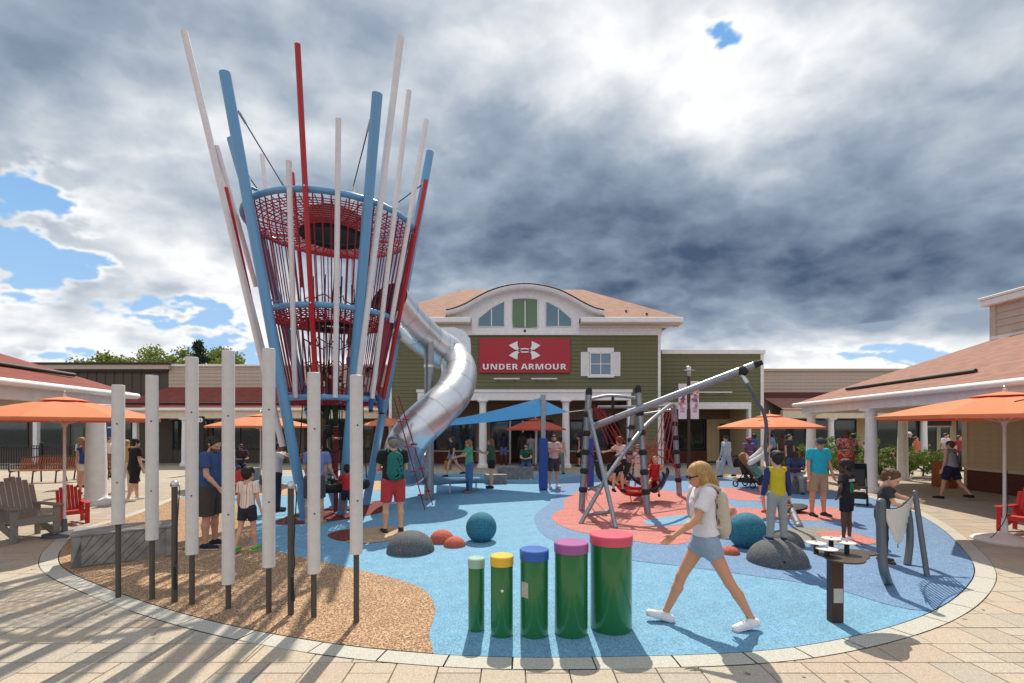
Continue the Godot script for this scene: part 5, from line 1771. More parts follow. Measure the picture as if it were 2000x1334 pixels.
func adirondack(p: Vector3, turn: float, sc: float, m: Material, label: String) -> void:
	var o := thing("lawn_chair", label, "chair", p, turn)
	o.scale = Vector3.ONE * sc
	# local: faces +z
	for x in [-0.28, 0.28]:
		part(o, "front_leg", bx(x - 0.05, x + 0.05, 0, 0.56, 0.30, 0.335, 0.006), m)
		var st := ST()
		box(st, Vector3(x * 0.92, 0.22, -0.12), Vector3(0.03, 0.13, 1.0), 0.005, Basis(Vector3.RIGHT, 0.30))
		part(o, "rail", done(st), m)
		part(o, "armrest", bx(x - 0.07, x + 0.07, 0.56, 0.585, -0.42, 0.40, 0.006), m)
		part(o, "back_leg", bx(x - 0.04, x + 0.04, 0, 0.56, -0.36, -0.32, 0.006), m)
	for i in 7:
		var st := ST()
		var x := (i - 3) * 0.078
		var hh := 0.80 - 0.018 * (i - 3) * (i - 3)
		box(st, Vector3(x, 0.28 + hh / 2, -0.22 - hh * 0.19), Vector3(0.072, hh, 0.02), 0.005, Basis(Vector3.RIGHT, -0.37))
		part(o, "back_slat", done(st), m)
	for i in 6:
		var st := ST()
		box(st, Vector3(0, 0.385 - i * 0.026, 0.28 - i * 0.09), Vector3(0.54, 0.02, 0.082), 0.005, Basis(Vector3.RIGHT, 0.28))
		part(o, "seat_slat", done(st), m)
	part(o, "apron", bx(-0.28, 0.28, 0.28, 0.39, 0.335, 0.355, 0.005), m)
func park_bench(p: Vector3, turn: float, l: float, label: String) -> void:
	var o := thing("slatted_bench", label, "bench", p, turn, "orange slatted benches")
	for x in [-l / 2, -l * 0.17, l * 0.17, l / 2]:
		var st := ST()
		tube(st, [Vector3(x, 0, 0.26), Vector3(x, 0.40, 0.2), Vector3(x, 0.43, -0.2), Vector3(x + signf(x) * 0.05, 0.0, -0.3)], 0.025, 8)
		part(o, "leg", done(st), MT.brownmetal)
	for x in [-l / 2, l / 2]:
		part(o, "arm", tb(smooth_line([Vector3(x, 0.42, 0.24), Vector3(x, 0.62, 0.25), Vector3(x, 0.64, 0.0), Vector3(x, 0.60, -0.2)], 4), 0.022, 8), MT.brownmetal)
	var n := int(l / 0.07)
	for i in n:
		var x := -l / 2 + 0.05 + (l - 0.1) * i / (n - 1)
		part(o, "back_slat", tb([Vector3(x, 0.44, -0.18), Vector3(x, 0.84 + 0.06 * sin(PI * i / (n - 1)), -0.32)], 0.022, 6), MT.orangewood)
	for z in [-0.12, 0.02, 0.16]:
		part(o, "seat_slat", bx(-l / 2, l / 2, 0.42, 0.45, z - 0.06, z + 0.06, 0.006), MT.orangewood)
	part(o, "top_rail", tb(smooth_line([Vector3(-l / 2, 0.86, -0.33), Vector3(0, 0.93, -0.34), Vector3(l / 2, 0.86, -0.33)], 6), 0.02, 8), MT.brownmetal)
func build_furniture() -> void:
	block_bench(gp(138, 1112), gp(342, 1086), 0.46, 0.62, "grey timber box bench with slanting boards behind the chimes")
	block_bench(gp(972, 936), gp(1042, 936), 0.46, 0.6, "pale timber box bench the seated person uses near the store")
	block_bench(gp(952, 946), gp(990, 945), 0.32, 0.6, "low grey box bench at the end of the slide exit")
	adirondack(gp(52, 1052), 1.15, 1.0, MT.greyplastic, "weathered grey slatted lawn chair under the big umbrella")
	adirondack(gp(140, 1022), 0.9, 0.72, MT.redplastic, "small red slatted lawn chair beside the umbrella pole")
	adirondack(gp(445, 975), -0.4, 0.75, MT.redplastic, "small red lawn chair far behind the chimes")
	adirondack(gp(1998, 1040), -1.2, 0.8, MT.redplastic, "small red lawn chair beside the silver umbrella base")
	park_bench(gp(95, 942), 0.25, 2.0, "orange slatted bench in front of the black fence")
	park_bench(gp(190, 935), -0.1, 1.4, "orange slatted bench behind the stout white column")
	# black railing in front of the dark shop
	var f := thing("railing", "black metal railing in front of the dark shop", "fence")
	var fz := -23.0
	var x0 := -25.4
	var x1 := -19.4
	for y in [0.16, 0.95]:
		part(f, "rail", bx(x0, x1, y, y + 0.05, fz - 0.02, fz + 0.02), MT.black)
	part(f, "rail", bx(x0, x1, 1.08, 1.12, fz - 0.02, fz + 0.02), MT.black)
	var n := int((x1 - x0) / 0.12)
	for i in n:
		part(f, "baluster", bx(x0 + 0.12 * i, x0 + 0.12 * i + 0.022, 0.0, 1.1, fz - 0.011, fz + 0.011), MT.black)
	for x in [x0, (x0 + x1) / 2, x1]:
		part(f, "post", bx(x - 0.05, x + 0.05, 0, 1.25, fz - 0.05, fz + 0.05, 0.006), MT.black)
	# lamp post with banners
	var lp := thing("lamp_post", "dark lamp post with two flowered banners in front of the olive wing", "lamp post", gp(1345, 915))
	var d := -lp.position.z
	var top: float = EYE + (HOR - 715) / F * d
	part(lp, "pole", tb([Vector3.ZERO, Vector3(0, top - 0.5, 0)], [0.08, 0.055], 12), MT.brownmetal)
	var lh := part(lp, "lantern", lt([Vector2(0.10, top - 0.5), Vector2(0.12, top - 0.46), Vector2(0.12, top - 0.05), Vector2(0.14, top - 0.04), Vector2(0.06, top), Vector2(0, top + 0.02)], 16), MT.steel)
	part(lh, "hood", lt([Vector2(0.0, top - 0.26), Vector2(0.34, top - 0.24), Vector2(0.34, top - 0.22), Vector2(0, top - 0.16)], 20), MT.steel)
	for sx in [-1, 1]:
		var x0b: float = 0.09 * sx
		var bn := part(lp, "banner", bx(min(x0b, x0b + sx * 0.40), max(x0b, x0b + sx * 0.40), top - 2.55, top - 0.72 if sx > 0 else top - 0.85, -0.008, 0.008), mat(c8(226, 214, 226), 0.7))
		var r := RandomNumberGenerator.new()
		r.seed = 5 + sx
		for i in 16:
			var cx: float = x0b + sx * r.randf_range(0.05, 0.35)
			var cy := top - 1.0 - r.randf() * 0.95
			var st := ST()
			for k in 6:
				var a := TAU * k / 6
				tri(st, Vector3(cx, cy, 0.011 + i * 0.0004), Vector3(cx + cos(a - 0.35) * 0.07, cy + sin(a - 0.35) * 0.07, 0.011 + i * 0.0004), Vector3(cx + cos(a + 0.35) * 0.07, cy + sin(a + 0.35) * 0.07, 0.011 + i * 0.0004))
			part(bn, "print", done(st), mat([c8(230, 180, 60), c8(214, 90, 120), c8(236, 150, 90), c8(150, 60, 130)][i % 4], 0.7))
		var st2 := ST()
		for k in 5:
			var a := TAU * k / 5 + 0.3
			tri(st2, Vector3(x0b + sx * 0.2, top - 1.62, 0.02), Vector3(x0b + sx * 0.2 + cos(a - 0.4) * 0.13, top - 1.62 + sin(a - 0.4) * 0.13, 0.02), Vector3(x0b + sx * 0.2 + cos(a + 0.4) * 0.13, top - 1.62 + sin(a + 0.4) * 0.13, 0.02))
		part(bn, "print", done(st2), mat(c8(120, 30, 110), 0.7))
		for i in 3:
			part(bn, "print", bx(min(x0b + sx * 0.1, x0b + sx * 0.32), max(x0b + sx * 0.1, x0b + sx * 0.32), top - 2.05 - i * 0.09, top - 2.0 - i * 0.09, 0.009, 0.011), mat(c8(196, 90, 150), 0.7))
	# information sign
	var sg := thing("information_post", "slim black post with a round information symbol on its top", "sign", gp(393, 925))
	var hs: float = EYE + (HOR - 813) / F * -sg.position.z
	part(sg, "board", bx(-0.13, 0.13, 0, hs, -0.05, 0.05, 0.01), MT.black)
	var dsk := part(sg, "disc", tb([Vector3(0, hs - 0.16, 0.05), Vector3(0, hs - 0.16, 0.06)], 0.10, 24), MT.white)
	var ti := text_mesh("i", 0.04, 0.004)
	var ai: AABB = ti[0].get_aabb()
	var sc: float = 0.13 / ai.size.y
	put(dsk, "symbol", ti[0], MT.black, Transform3D(Basis.from_scale(Vector3(sc * 1.3, sc, 1)), Vector3(-ai.get_center().x * sc * 1.3, hs - 0.16 - ai.get_center().y * sc, 0.063)))
	# flowering shrubs under the gallery
	var lf := mat(lin(0.19, 0.30, 0.06), 0.7, 0.0, TX.fine, 2.0)
	lf.backlight_enabled = true
	lf.backlight = Color(0.2, 0.3, 0.05)
	var pk := mat(c8(232, 196, 200), 0.7)
	var i2 := 0
	for q in [[13.6, -18.9, 1.0], [14.6, -19.1, 1.15], [15.6, -19.0, 1.1], [14.3, -20.6, 1.5], [13.2, -20.2, 1.1], [16.5, -19.4, 1.2], [12.6, -21.5, 0.8]]:
		var b := thing("flowering_shrub", "leafy green shrub with small pale pink flowers beneath the gallery columns", "shrub", Vector3(q[0], 0, q[1]), 0.0, "flowering shrubs under the gallery")
		var r := RandomNumberGenerator.new()
		r.seed = 60 + i2
		var cl := []
		for i in 22:
			cl.append([Vector3(r.randfn() * 0.45, clampf(q[2] * 0.55 + r.randfn() * 0.22 * q[2], 0.15, q[2]), r.randfn() * 0.3), 0.2])
		part(b, "stems", tb([Vector3.ZERO, Vector3(0.03, q[2] * 0.6, 0.02)], [0.04, 0.01], 6), MT.brownmetal)
		leaf_cloud(b, "foliage", cl, 170, 0.065, lf, 70 + i2)
		var fl := []
		for i in 16:
			fl.append([Vector3(r.randfn() * 0.42, q[2] * 0.7 + r.randfn() * 0.2, 0.25 + r.randf() * 0.2), 0.05])
		leaf_cloud(b, "flowers", fl, 7, 0.045, pk, 90 + i2)
		i2 += 1
	# folding stroller
	for q in [[1462, 952, "black folding stroller parked under the orange umbrella", 0.5], [1672, 985, "black stroller half hidden behind the man in the cyan shirt", -0.6]]:
		var s := thing("stroller", q[2], "stroller", gp(q[0], q[1]), q[3], "black strollers")
		for w in [[-0.22, 0.3], [0.22, 0.3], [-0.24, -0.3], [0.24, -0.3]]:
			var wh := part(s, "wheel", tb(wheel_pts(Vector3(w[0], 0.11, w[1]), 0.09), 0.022, 8, false, true), MT.rubber)
			part(wh, "hub", tb([Vector3(w[0] - 0.015, 0.11, w[1]), Vector3(w[0] + 0.015, 0.11, w[1])], 0.03, 8), MT.steel)
		for x in [-0.22, 0.22]:
			part(s, "frame", tb([Vector3(x, 0.11, 0.3), Vector3(x, 0.55, 0.0), Vector3(x, 1.0, -0.42)], 0.014, 8), MT.black)
			part(s, "frame", tb([Vector3(x, 0.11, -0.3), Vector3(x, 0.55, 0.05)], 0.014, 8), MT.black)
		part(s, "handle", tb([Vector3(-0.22, 1.0, -0.42), Vector3(0.22, 1.0, -0.42)], 0.02, 8), MT.rubber)
		var st := ST()
		box(st, Vector3(0, 0.45, 0.08), Vector3(0.4, 0.06, 0.4), 0.02)
		box(st, Vector3(0, 0.66, -0.16), Vector3(0.4, 0.5, 0.06), 0.02, Basis(Vector3.RIGHT, -0.35))
		part(s, "seat", done(st), MT.black)
		var cn := ST()
		for i in 6:
			var a0 := -0.3 + i * 0.32
			var a1 := a0 + 0.32
			quad(cn, Vector3(-0.22, 0.72 + sin(a0) * 0.3, -0.1 - cos(a0) * 0.3), Vector3(0.22, 0.72 + sin(a0) * 0.3, -0.1 - cos(a0) * 0.3), Vector3(0.22, 0.72 + sin(a1) * 0.3, -0.1 - cos(a1) * 0.3), Vector3(-0.22, 0.72 + sin(a1) * 0.3, -0.1 - cos(a1) * 0.3))
		part(s, "canopy", done(cn), MT.black)
		part(s, "basket", bx(-0.2, 0.2, 0.16, 0.3, -0.28, 0.2, 0.02), MT.black)
func wheel_pts(c: Vector3, r: float) -> Array:
	var o := []
	for i in 20:
		var a := TAU * i / 20
		o.append(c + Vector3(0, cos(a) * r, sin(a) * r))
	return o
# ---------- people: tapered capsules joined by a smooth minimum and meshed as surface nets
func net(prims: Array, cell: float, k: float, out: Dictionary) -> void:
	# prim: [a, b, ra, rb, flatten axis, flatten factor, cut at b]
	var lo := Vector3(1e9, 1e9, 1e9)
	var hi := -lo
	for p in prims:
		var m: float = max(p[2], p[3]) + cell * 2.0
		for e in [p[0], p[1]]:
			lo = lo.min(e - Vector3(m, m, m))
			hi = hi.max(e + Vector3(m, m, m))
	var nx := int((hi.x - lo.x) / cell) + 2
	var ny := int((hi.y - lo.y) / cell) + 2
	var nz := int((hi.z - lo.z) / cell) + 2
	var fld := PackedFloat32Array()
	fld.resize(nx * ny * nz)
	fld.fill(1.0)
	for p in prims:
		var a: Vector3 = p[0]
		var b: Vector3 = p[1]
		var ra: float = p[2]
		var rb: float = p[3]
		var fn: Vector3 = p[4]
		var fs: float = 1.0 / p[5] - 1.0
		var flat := fs > 0.01
		var cut: bool = p[6]
		var ab := b - a
		var l2: float = max(ab.length_squared(), 1e-8)
		var dirn := ab / sqrt(l2)
		var pad: float = max(ra, rb) + k + cell * 1.5
		var p0 := (a.min(b) - Vector3(pad, pad, pad) - lo) / cell
		var p1 := (a.max(b) + Vector3(pad, pad, pad) - lo) / cell
		var ix0: int = max(int(p0.x), 0)
		var iy0: int = max(int(p0.y), 0)
		var iz0: int = max(int(p0.z), 0)
		var ix1: int = min(int(p1.x) + 1, nx)
		var iy1: int = min(int(p1.y) + 1, ny)
		var iz1: int = min(int(p1.z) + 1, nz)
		for iz in range(iz0, iz1):
			for iy in range(iy0, iy1):
				var row := (iz * ny + iy) * nx
				var q := Vector3(lo.x + ix0 * cell, lo.y + iy * cell, lo.z + iz * cell) - a
				for ix in range(ix0, ix1):
					var t := clampf(q.dot(ab) / l2, 0.0, 1.0)
					var w := q - ab * t
					if flat:
						w += fn * (w.dot(fn) * fs)
					var d := w.length() - (ra + (rb - ra) * t)
					if cut:
						d = max(d, (q - ab).dot(dirn))
					var i := row + ix
					var o := fld[i]
					var h := k - absf(o - d)
					if h > 0.0:
						fld[i] = minf(o, d) - h * h * 0.25 / k
					elif d < o:
						fld[i] = d
					q.x += cell
	# surface nets
	var V: PackedVector3Array = out.v
	var I: PackedInt32Array = out.i
	var id := {}
	var sxy := nx * ny
	var lim := cell * 1.8
	var offs := [0, 1, nx, nx + 1, sxy, sxy + 1, sxy + nx, sxy + nx + 1]
	var edges := [[0, 1], [2, 3], [4, 5], [6, 7], [0, 2], [1, 3], [4, 6], [5, 7], [0, 4], [1, 5], [2, 6], [3, 7]]
	for iz in nz - 1:
		for iy in ny - 1:
			var row := (iz * ny + iy) * nx
			for ix in nx - 1:
				var c := row + ix
				var f0 := fld[c]
				if f0 > lim or f0 < -lim:
					continue
				var mask := 0
				for e in 8:
					if fld[c + offs[e]] < 0.0:
						mask |= 1 << e
				if mask == 0 or mask == 255:
					continue
				var sum := Vector3.ZERO
				var n := 0
				for e in edges:
					var e0: int = e[0]
					var e1: int = e[1]
					if ((mask >> e0) & 1) != ((mask >> e1) & 1):
						var d0 := fld[c + offs[e0]]
						var d1 := fld[c + offs[e1]]
						var t := d0 / (d0 - d1)
						var c0 := Vector3(e0 & 1, (e0 >> 1) & 1, (e0 >> 2) & 1)
						var c1 := Vector3(e1 & 1, (e1 >> 1) & 1, (e1 >> 2) & 1)
						sum += c0.lerp(c1, t)
						n += 1
				id[c] = V.size()
				V.append(lo + (Vector3(ix, iy, iz) + sum / n) * cell)
	for c in id:
		var f0 := fld[c] < 0.0
		# edges along x, y, z that start at this corner
		for ax in 3:
			var st: int = [1, nx, sxy][ax]
			var u: int = [nx, sxy, 1][ax]
			var w: int = [sxy, 1, nx][ax]
			if f0 == (fld[c + st] < 0.0):
				continue
			var q0 = id.get(c)
			var q1 = id.get(c - u)
			var q2 = id.get(c - u - w)
			var q3 = id.get(c - w)
			if q0 == null or q1 == null or q2 == null or q3 == null:
				continue
			if f0:
				I.append_array(PackedInt32Array([q0, q1, q2, q0, q2, q3]))
			else:
				I.append_array(PackedInt32Array([q0, q2, q1, q0, q3, q2]))
	out.v = V
	out.i = I
func net_mesh(out: Dictionary, cols = null) -> ArrayMesh:
	var V: PackedVector3Array = out.v
	var I: PackedInt32Array = out.i
	var N := PackedVector3Array()
	N.resize(V.size())
	for t in range(0, I.size(), 3):
		var n := (V[I[t + 2]] - V[I[t]]).cross(V[I[t + 1]] - V[I[t]])
		N[I[t]] += n
		N[I[t + 1]] += n
		N[I[t + 2]] += n
	for i in N.size():
		N[i] = N[i].normalized()
	var arr := []
	arr.resize(Mesh.ARRAY_MAX)
	arr[Mesh.ARRAY_VERTEX] = V
	arr[Mesh.ARRAY_NORMAL] = N
	arr[Mesh.ARRAY_INDEX] = I
	if cols:
		arr[Mesh.ARRAY_COLOR] = cols
	var m := ArrayMesh.new()
	if I.size() > 0:
		m.add_surface_from_arrays(Mesh.PRIMITIVE_TRIANGLES, arr)
	return m
func cap(a: Vector3, b: Vector3, ra: float, rb: float, n := Vector3.ZERO, s := 1.0, cut := false) -> Array:
	return [a, b, ra, rb, n, s, cut]
func sdf_part(p: Node, called: String, prims: Array, cell: float, k: float, m: Material) -> void:
	var o := {"v": PackedVector3Array(), "i": PackedInt32Array()}
	net(prims, cell, k, o)
	if o.i.size() > 0:
		put(p, called, net_mesh(o), m)
var fab := {}
func cloth(c: Array) -> StandardMaterial3D:
	var key := str(c)
	if not fab.has(key):
		fab[key] = mat(c8(c[0], c[1], c[2]), 0.92, 0.0, TX.fine, 2.0, noise_tex("wrinkle", FastNoiseLite.TYPE_SIMPLEX_SMOOTH, 0.012, 0, 10.0, 512, 4, true), 0.9)
	return fab[key]
func pattern_cloth(kind: String) -> StandardMaterial3D:
	if fab.has(kind):
		return fab[kind]
	var im := Image.create(128, 128, false, Image.FORMAT_RGB8)
	if kind == "stripe":
		im.fill(c8(232, 224, 214))
		for i in 8:
			im.fill_rect(Rect2i(i * 16, 0, 5 if i % 2 else 3, 128), c8(224, 134, 92) if i % 2 else c8(222, 176, 120))
	else:
		var n := FastNoiseLite.new()
		n.frequency = 0.022
		n.seed = 3
		var cols := [c8(214, 60, 50), c8(240, 190, 50), c8(226, 110, 40), c8(90, 70, 150), c8(240, 170, 150)]
		for y in 128:
			for x in 128:
				var v := (n.get_noise_2d(x, y) * 0.5 + 0.5) * 9.0
				im.set_pixel(x, y, cols[int(v) % 5])
	var m := StandardMaterial3D.new()
	m.albedo_texture = ImageTexture.create_from_image(im)
	m.roughness = 0.92
	m.uv1_triplanar = true
	m.uv1_triplanar_sharpness = 8.0
	m.uv1_scale = Vector3(3.2, 3.2, 3.2) if kind == "stripe" else Vector3(2.0, 2.0, 2.0)
	m.cull_mode = BaseMaterial3D.CULL_DISABLED
	fab[kind] = m
	return m
func hair_mat(c: Array) -> StandardMaterial3D:
	var key := "hair" + str(c)
	if not fab.has(key):
		var m := mat(c8(c[0], c[1], c[2]), 0.6, 0.0, noise_tex("strand", FastNoiseLite.TYPE_SIMPLEX_SMOOTH, 0.05, 0.6, 1.1, 256, 3), 1.0, TX.bump, 0.6)
		m.uv1_scale = Vector3(9, 1.2, 9)
		fab[key] = m
	return fab[key]
func skin_mat(c: Array) -> StandardMaterial3D:
	var key := "skin" + str(c)
	if not fab.has(key):
		var m := mat(Color.WHITE, 0.55)
		m.vertex_color_use_as_albedo = true
		m.subsurf_scatter_enabled = true
		m.subsurf_scatter_strength = 0.05
		fab[key] = m
	return fab[key]

# spec: pos, h, turn, label, lean, roll, L/R legs [flex, abd, knee], l/r arms [flex, abd, elbow, inward], top, bottom, hair ...
func person(s: Dictionary) -> Node3D:
	var pos: Vector3 = s.pos
	var dist: float = -pos.z
	var h: float = s.h
	var child: bool = s.get("child", false)
	var hh: float = 0.232 * (1.22 if child else 1.0) * h / 1.75 * (1.0 if not child else 1.05)
	var u: float = (h - hh) / 1.518
	var wd: float = s.get("wide", 1.0)
	var o := thing("person", s.label, "person", pos, s.turn)
	var cell: float = clampf(dist * 0.0021, 0.012, 0.028) * s.get("fine", 1.0)
	var R := PI / 180.0
	var lean: float = s.get("lean", 3.0) * R
	var roll: float = s.get("roll", 0.0) * R
	var tbz := Basis(Vector3.BACK, roll) * Basis(Vector3.RIGHT, lean)
	var fwd := Vector3(0, 0, 1)
	# legs first, pelvis at origin
	var legs := []
	var low := 1e9
	for i in 2:
		var sd := 1.0 if i == 0 else -1.0
		var g: Array = s.get("L" if i == 0 else "R", [2, 4, 3])
		var hip := Vector3(0.088 * u * sd * wd, -0.03 * u, 0)
		var f: float = g[0] * R
		var ab: float = g[1] * R
		var kn: float = g[2] * R
		var d1 := Vector3(sin(ab) * sd, -cos(f) * cos(ab), sin(f) * cos(ab))
		var knee := hip + d1 * 0.43 * u
		var d2 := Vector3(sin(ab) * sd * 0.5, -cos(f - kn), sin(f - kn)).normalized()
		var ank := knee + d2 * 0.41 * u
		var fp: float = (g[3] if g.size() > 3 else 0.0) * R      # foot pitch, toes down positive
		var fdir := Vector3(0.14 * sd, -sin(fp), cos(fp)).normalized()
		var heel := ank + Vector3(0, -0.045 * u, 0) - fdir * 0.045 * u
		var toe := ank + Vector3(0, -0.05 * u, 0) + fdir * 0.165 * u
		low = min(low, min(heel.y, toe.y) - 0.032 * u)
		legs.append([hip, knee, ank, heel, toe])
	var seat: float = s.get("seat", -1.0)
	var py := -low if seat < 0.0 else seat + 0.13 * u
	var off := Vector3(0, py, 0)
	for l in legs:
		for i in 5:
			l[i] += off
	var pel := off
	var T := func(v: Vector3) -> Vector3: return pel + tbz * (v * u)
	var waist: Vector3 = T.call(Vector3(0, 0.14, 0))
	var chest: Vector3 = T.call(Vector3(0, 0.36, 0.005))
	var neck: Vector3 = T.call(Vector3(0, 0.53, -0.01))
	var tf := tbz * fwd
	var shw: float = s.get("shoulder", 0.175) * u
	var arms := []
	for i in 2:
		var sd := 1.0 if i == 0 else -1.0
		var g: Array = s.get("l" if i == 0 else "r", [4, 8, 12, 0])
		var sh: Vector3 = pel + tbz * Vector3(shw * sd * wd, 0.475 * u, -0.005 * u)
		var f: float = g[0] * R
		var ab: float = g[1] * R
		var e: float = g[2] * R
		var inw: float = g[3] * R
		var d1 := tbz * Vector3(sin(ab) * sd, -cos(f) * cos(ab), sin(f) * cos(ab))
		var el := sh + d1 * 0.29 * u
		var want := tbz * Vector3(-sd * sin(inw), 0.0 + 0.9 * sin(min(f, 1.57)) , cos(inw) * (1.0 - 0.7 * sin(clampf(f, 0, 1.57))))
		want = (want - d1 * want.dot(d1)).normalized()
		var d2 := (d1 * cos(e) + want * sin(e)).normalized()
		var wr := el + d2 * 0.25 * u
		arms.append([sh, el, wr, d2, want])
	# skin
	var bz: float = s.get("belly", 0.0) * u
	var sk: Array = s.get("skin", [206, 160, 134])
	var P := []
	P.append(cap(pel + Vector3(0, 0.02 * u, 0), waist, 0.15 * u * wd, (0.128 * u + bz) * wd, tf, 0.72))
	P.append(cap(waist, chest, 0.128 * u * wd + bz, 0.15 * u * wd, tf, 0.68))
	P.append(cap(arms[0][0], arms[1][0], 0.058 * u, 0.058 * u))
	P.append(cap(chest, neck, 0.10 * u, 0.052 * u))
	var hb: Basis = tbz * Basis(Vector3.UP, s.get("yaw", 0.0) * R) * Basis(Vector3.RIGHT, s.get("nod", 0.0) * R)
	var q := hh / 0.232
	var hc: Vector3 = neck + tbz * Vector3(0, 0.005 * u, 0.012 * u)
	var HP := func(x: float, y: float, z: float) -> Vector3: return hc + hb * (Vector3(x, y, z) * q)
	P.append(cap(neck - tbz * Vector3(0, 0.06 * u, 0), HP.call(0, 0.06, -0.015), 0.055 * u, 0.05 * q))
	for i in 2:
		var a: Array = arms[i]
		P.append(cap(a[0], a[1], 0.047 * u * sqrt(wd), 0.037 * u * sqrt(wd)))
		P.append(cap(a[1], a[1].lerp(a[2], 0.35), 0.037 * u, 0.036 * u))
		P.append(cap(a[1].lerp(a[2], 0.35), a[2], 0.036 * u, 0.024 * u))
		var l: Array = legs[i]
		P.append(cap(l[0], l[1], 0.088 * u * wd, 0.052 * u * sqrt(wd)))
		var calf: Vector3 = l[1].lerp(l[2], 0.33) - Vector3(0, 0, 0.012 * u)
		P.append(cap(l[1], calf, 0.05 * u, 0.053 * u * sqrt(wd)))
		P.append(cap(calf, l[2], 0.053 * u * sqrt(wd), 0.033 * u))
		P.append(cap(l[2], l[3].lerp(l[4], 0.2), 0.034 * u, 0.032 * u))
		P.append(cap(l[3], l[4], 0.032 * u, 0.026 * u))
	var out := {"v": PackedVector3Array(), "i": PackedInt32Array()}
	net(P, cell, 0.022 * u, out)
	# head on its own finer grid
	var hcell: float = clampf(dist * 0.0009, 0.005, 0.013) * s.get("fine", 1.0)
	var hx := hb * Vector3(1, 0, 0)
	var HD := [cap(HP.call(0, 0.136, -0.03), HP.call(0, 0.14, 0.015), 0.086 * q, 0.086 * q, hx, 0.9), cap(HP.call(0, 0.045, 0.05), HP.call(0, 0.09, 0.025), 0.042 * q, 0.062 * q, hx, 0.95), cap(HP.call(0, 0.075, 0.03), HP.call(0, 0.075, 0.03), 0.06 * q, 0.06 * q),
		cap(HP.call(0, 0.112, 0.094), HP.call(0, 0.084, 0.108), 0.008 * q, 0.013 * q), cap(HP.call(0.02, 0.056, 0.084), HP.call(-0.02, 0.056, 0.084), 0.012 * q, 0.012 * q), cap(HP.call(0.04, 0.128, 0.082), HP.call(-0.04, 0.128, 0.082), 0.012 * q, 0.012 * q), cap(HP.call(0, 0.05, -0.01), HP.call(0, -0.03, -0.022), 0.05 * q, 0.05 * q)]
	for sx in [-1, 1]:
		HD.append(cap(HP.call(0.08 * sx, 0.095, -0.012), HP.call(0.084 * sx, 0.12, -0.018), 0.012 * q, 0.018 * q, hx, 0.5))
	net(HD, hcell, 0.016 * q, out)
	# hands on their own grid: palm, four fingers with a bend, thumb from the side of the palm
	for i in 2:
		var a: Array = arms[i]
		var sd := 1.0 if i == 0 else -1.0
		var d2: Vector3 = a[3]
		var side: Vector3 = a[4]                     # thumb side: the way the elbow bends
		var pn := d2.cross(side).normalized() * sd   # back of the hand looks outwards
		var w: Vector3 = a[2]
		var z := 0.95 * u if not child else 1.0 * u
		var Q := [cap(w - d2 * 0.03 * z, w + d2 * 0.02 * z, 0.024 * z, 0.026 * z), cap(w + d2 * 0.03 * z + side * 0.014 * z, w + d2 * 0.08 * z + side * 0.016 * z, 0.022 * z, 0.02 * z, pn, 0.6), cap(w + d2 * 0.03 * z - side * 0.014 * z, w + d2 * 0.078 * z - side * 0.018 * z, 0.022 * z, 0.02 * z, pn, 0.6)]
		var curl: float = s.get("curl", 0.45)
		for fg in 4:
			var o2: float = [0.030, 0.011, -0.009, -0.028][fg] * z
			var ln: float = [0.070, 0.080, 0.074, 0.058][fg] * z
			var b0 := w + d2 * 0.085 * z + side * o2
			var fd := (d2 - pn * curl * 0.6 + side * o2 * 1.2 / z).normalized()
			var m := b0 + fd * ln * 0.5
			var fd2 := (d2 - pn * curl * 1.9).normalized()
			Q.append(cap(b0, m, 0.0095 * z, 0.009 * z))
			Q.append(cap(m, m + fd2 * ln * 0.5, 0.009 * z, 0.0075 * z))
		var t0 := w + d2 * 0.02 * z + side * 0.026 * z
		var t1 := t0 + (d2 * 0.7 + side * 0.75 - pn * 0.3).normalized() * 0.04 * z
		Q.append(cap(t0, t1, 0.013 * z, 0.0105 * z))
		Q.append(cap(t1, t1 + (d2 + side * 0.25 - pn * 0.35).normalized() * 0.034 * z, 0.0105 * z, 0.008 * z))
		net(Q, clampf(dist * 0.0008, 0.0045, 0.010), 0.006, out)
	var base := c8(sk[0], sk[1], sk[2]).srgb_to_linear()
	var cols := PackedColorArray()
	cols.resize(out.v.size())
	cols.fill(base)
	var hr: Array = s.get("hair", [60, 42, 32])
	var hcol := c8(hr[0], hr[1], hr[2]).srgb_to_linear()
	if dist < 16.0:
		var lip: Vector3 = HP.call(0, 0.057, 0.098)
		var V: PackedVector3Array = out.v
		for i in V.size():
			if V[i].distance_squared_to(lip) < 0.0009 * q * q:
				var dl := hb.inverse() * (V[i] - lip)
				if abs(dl.y) < 0.009 * q and dl.z > -0.02:
					cols[i] = base.lerp(Color(0.30, 0.07, 0.06), 0.6)
			if s.has("beard"):
				var e := hb.inverse() * (V[i] - hc) / q
				if e.y < 0.075 and e.y > -0.005 and e.z > 0.0 and abs(e.x) < 0.08 and not (abs(e.y - 0.057) < 0.007 and abs(e.x) < 0.022):
					cols[i] = base.lerp(hcol, 0.75)
	var body := put(o, "body", net_mesh(out, cols), skin_mat(sk))
	if dist < 17.0:
		for sx in [-1, 1]:
			part(o, "eye", dome(HP.call(0.032 * sx, 0.114, 0.089), 0.011 * q, 0.0075 * q, PI / 2, 10), MT.black)
			var bw := tb([HP.call(0.018 * sx, 0.134, 0.0945), HP.call(0.05 * sx, 0.135, 0.083)], 0.0045 * q, 6)
			part(o, "eyebrow", bw, cloth(hr))
	# clothes
	var th: float = 0.012 * u
	var G := []
	var tp: String = s.get("top", "tee")
	var long_t: float = s.get("hem", 0.0)
	G.append(cap(chest, waist, 0.152 * u * wd + th, 0.136 * u * wd + th + bz, tf, 0.70))
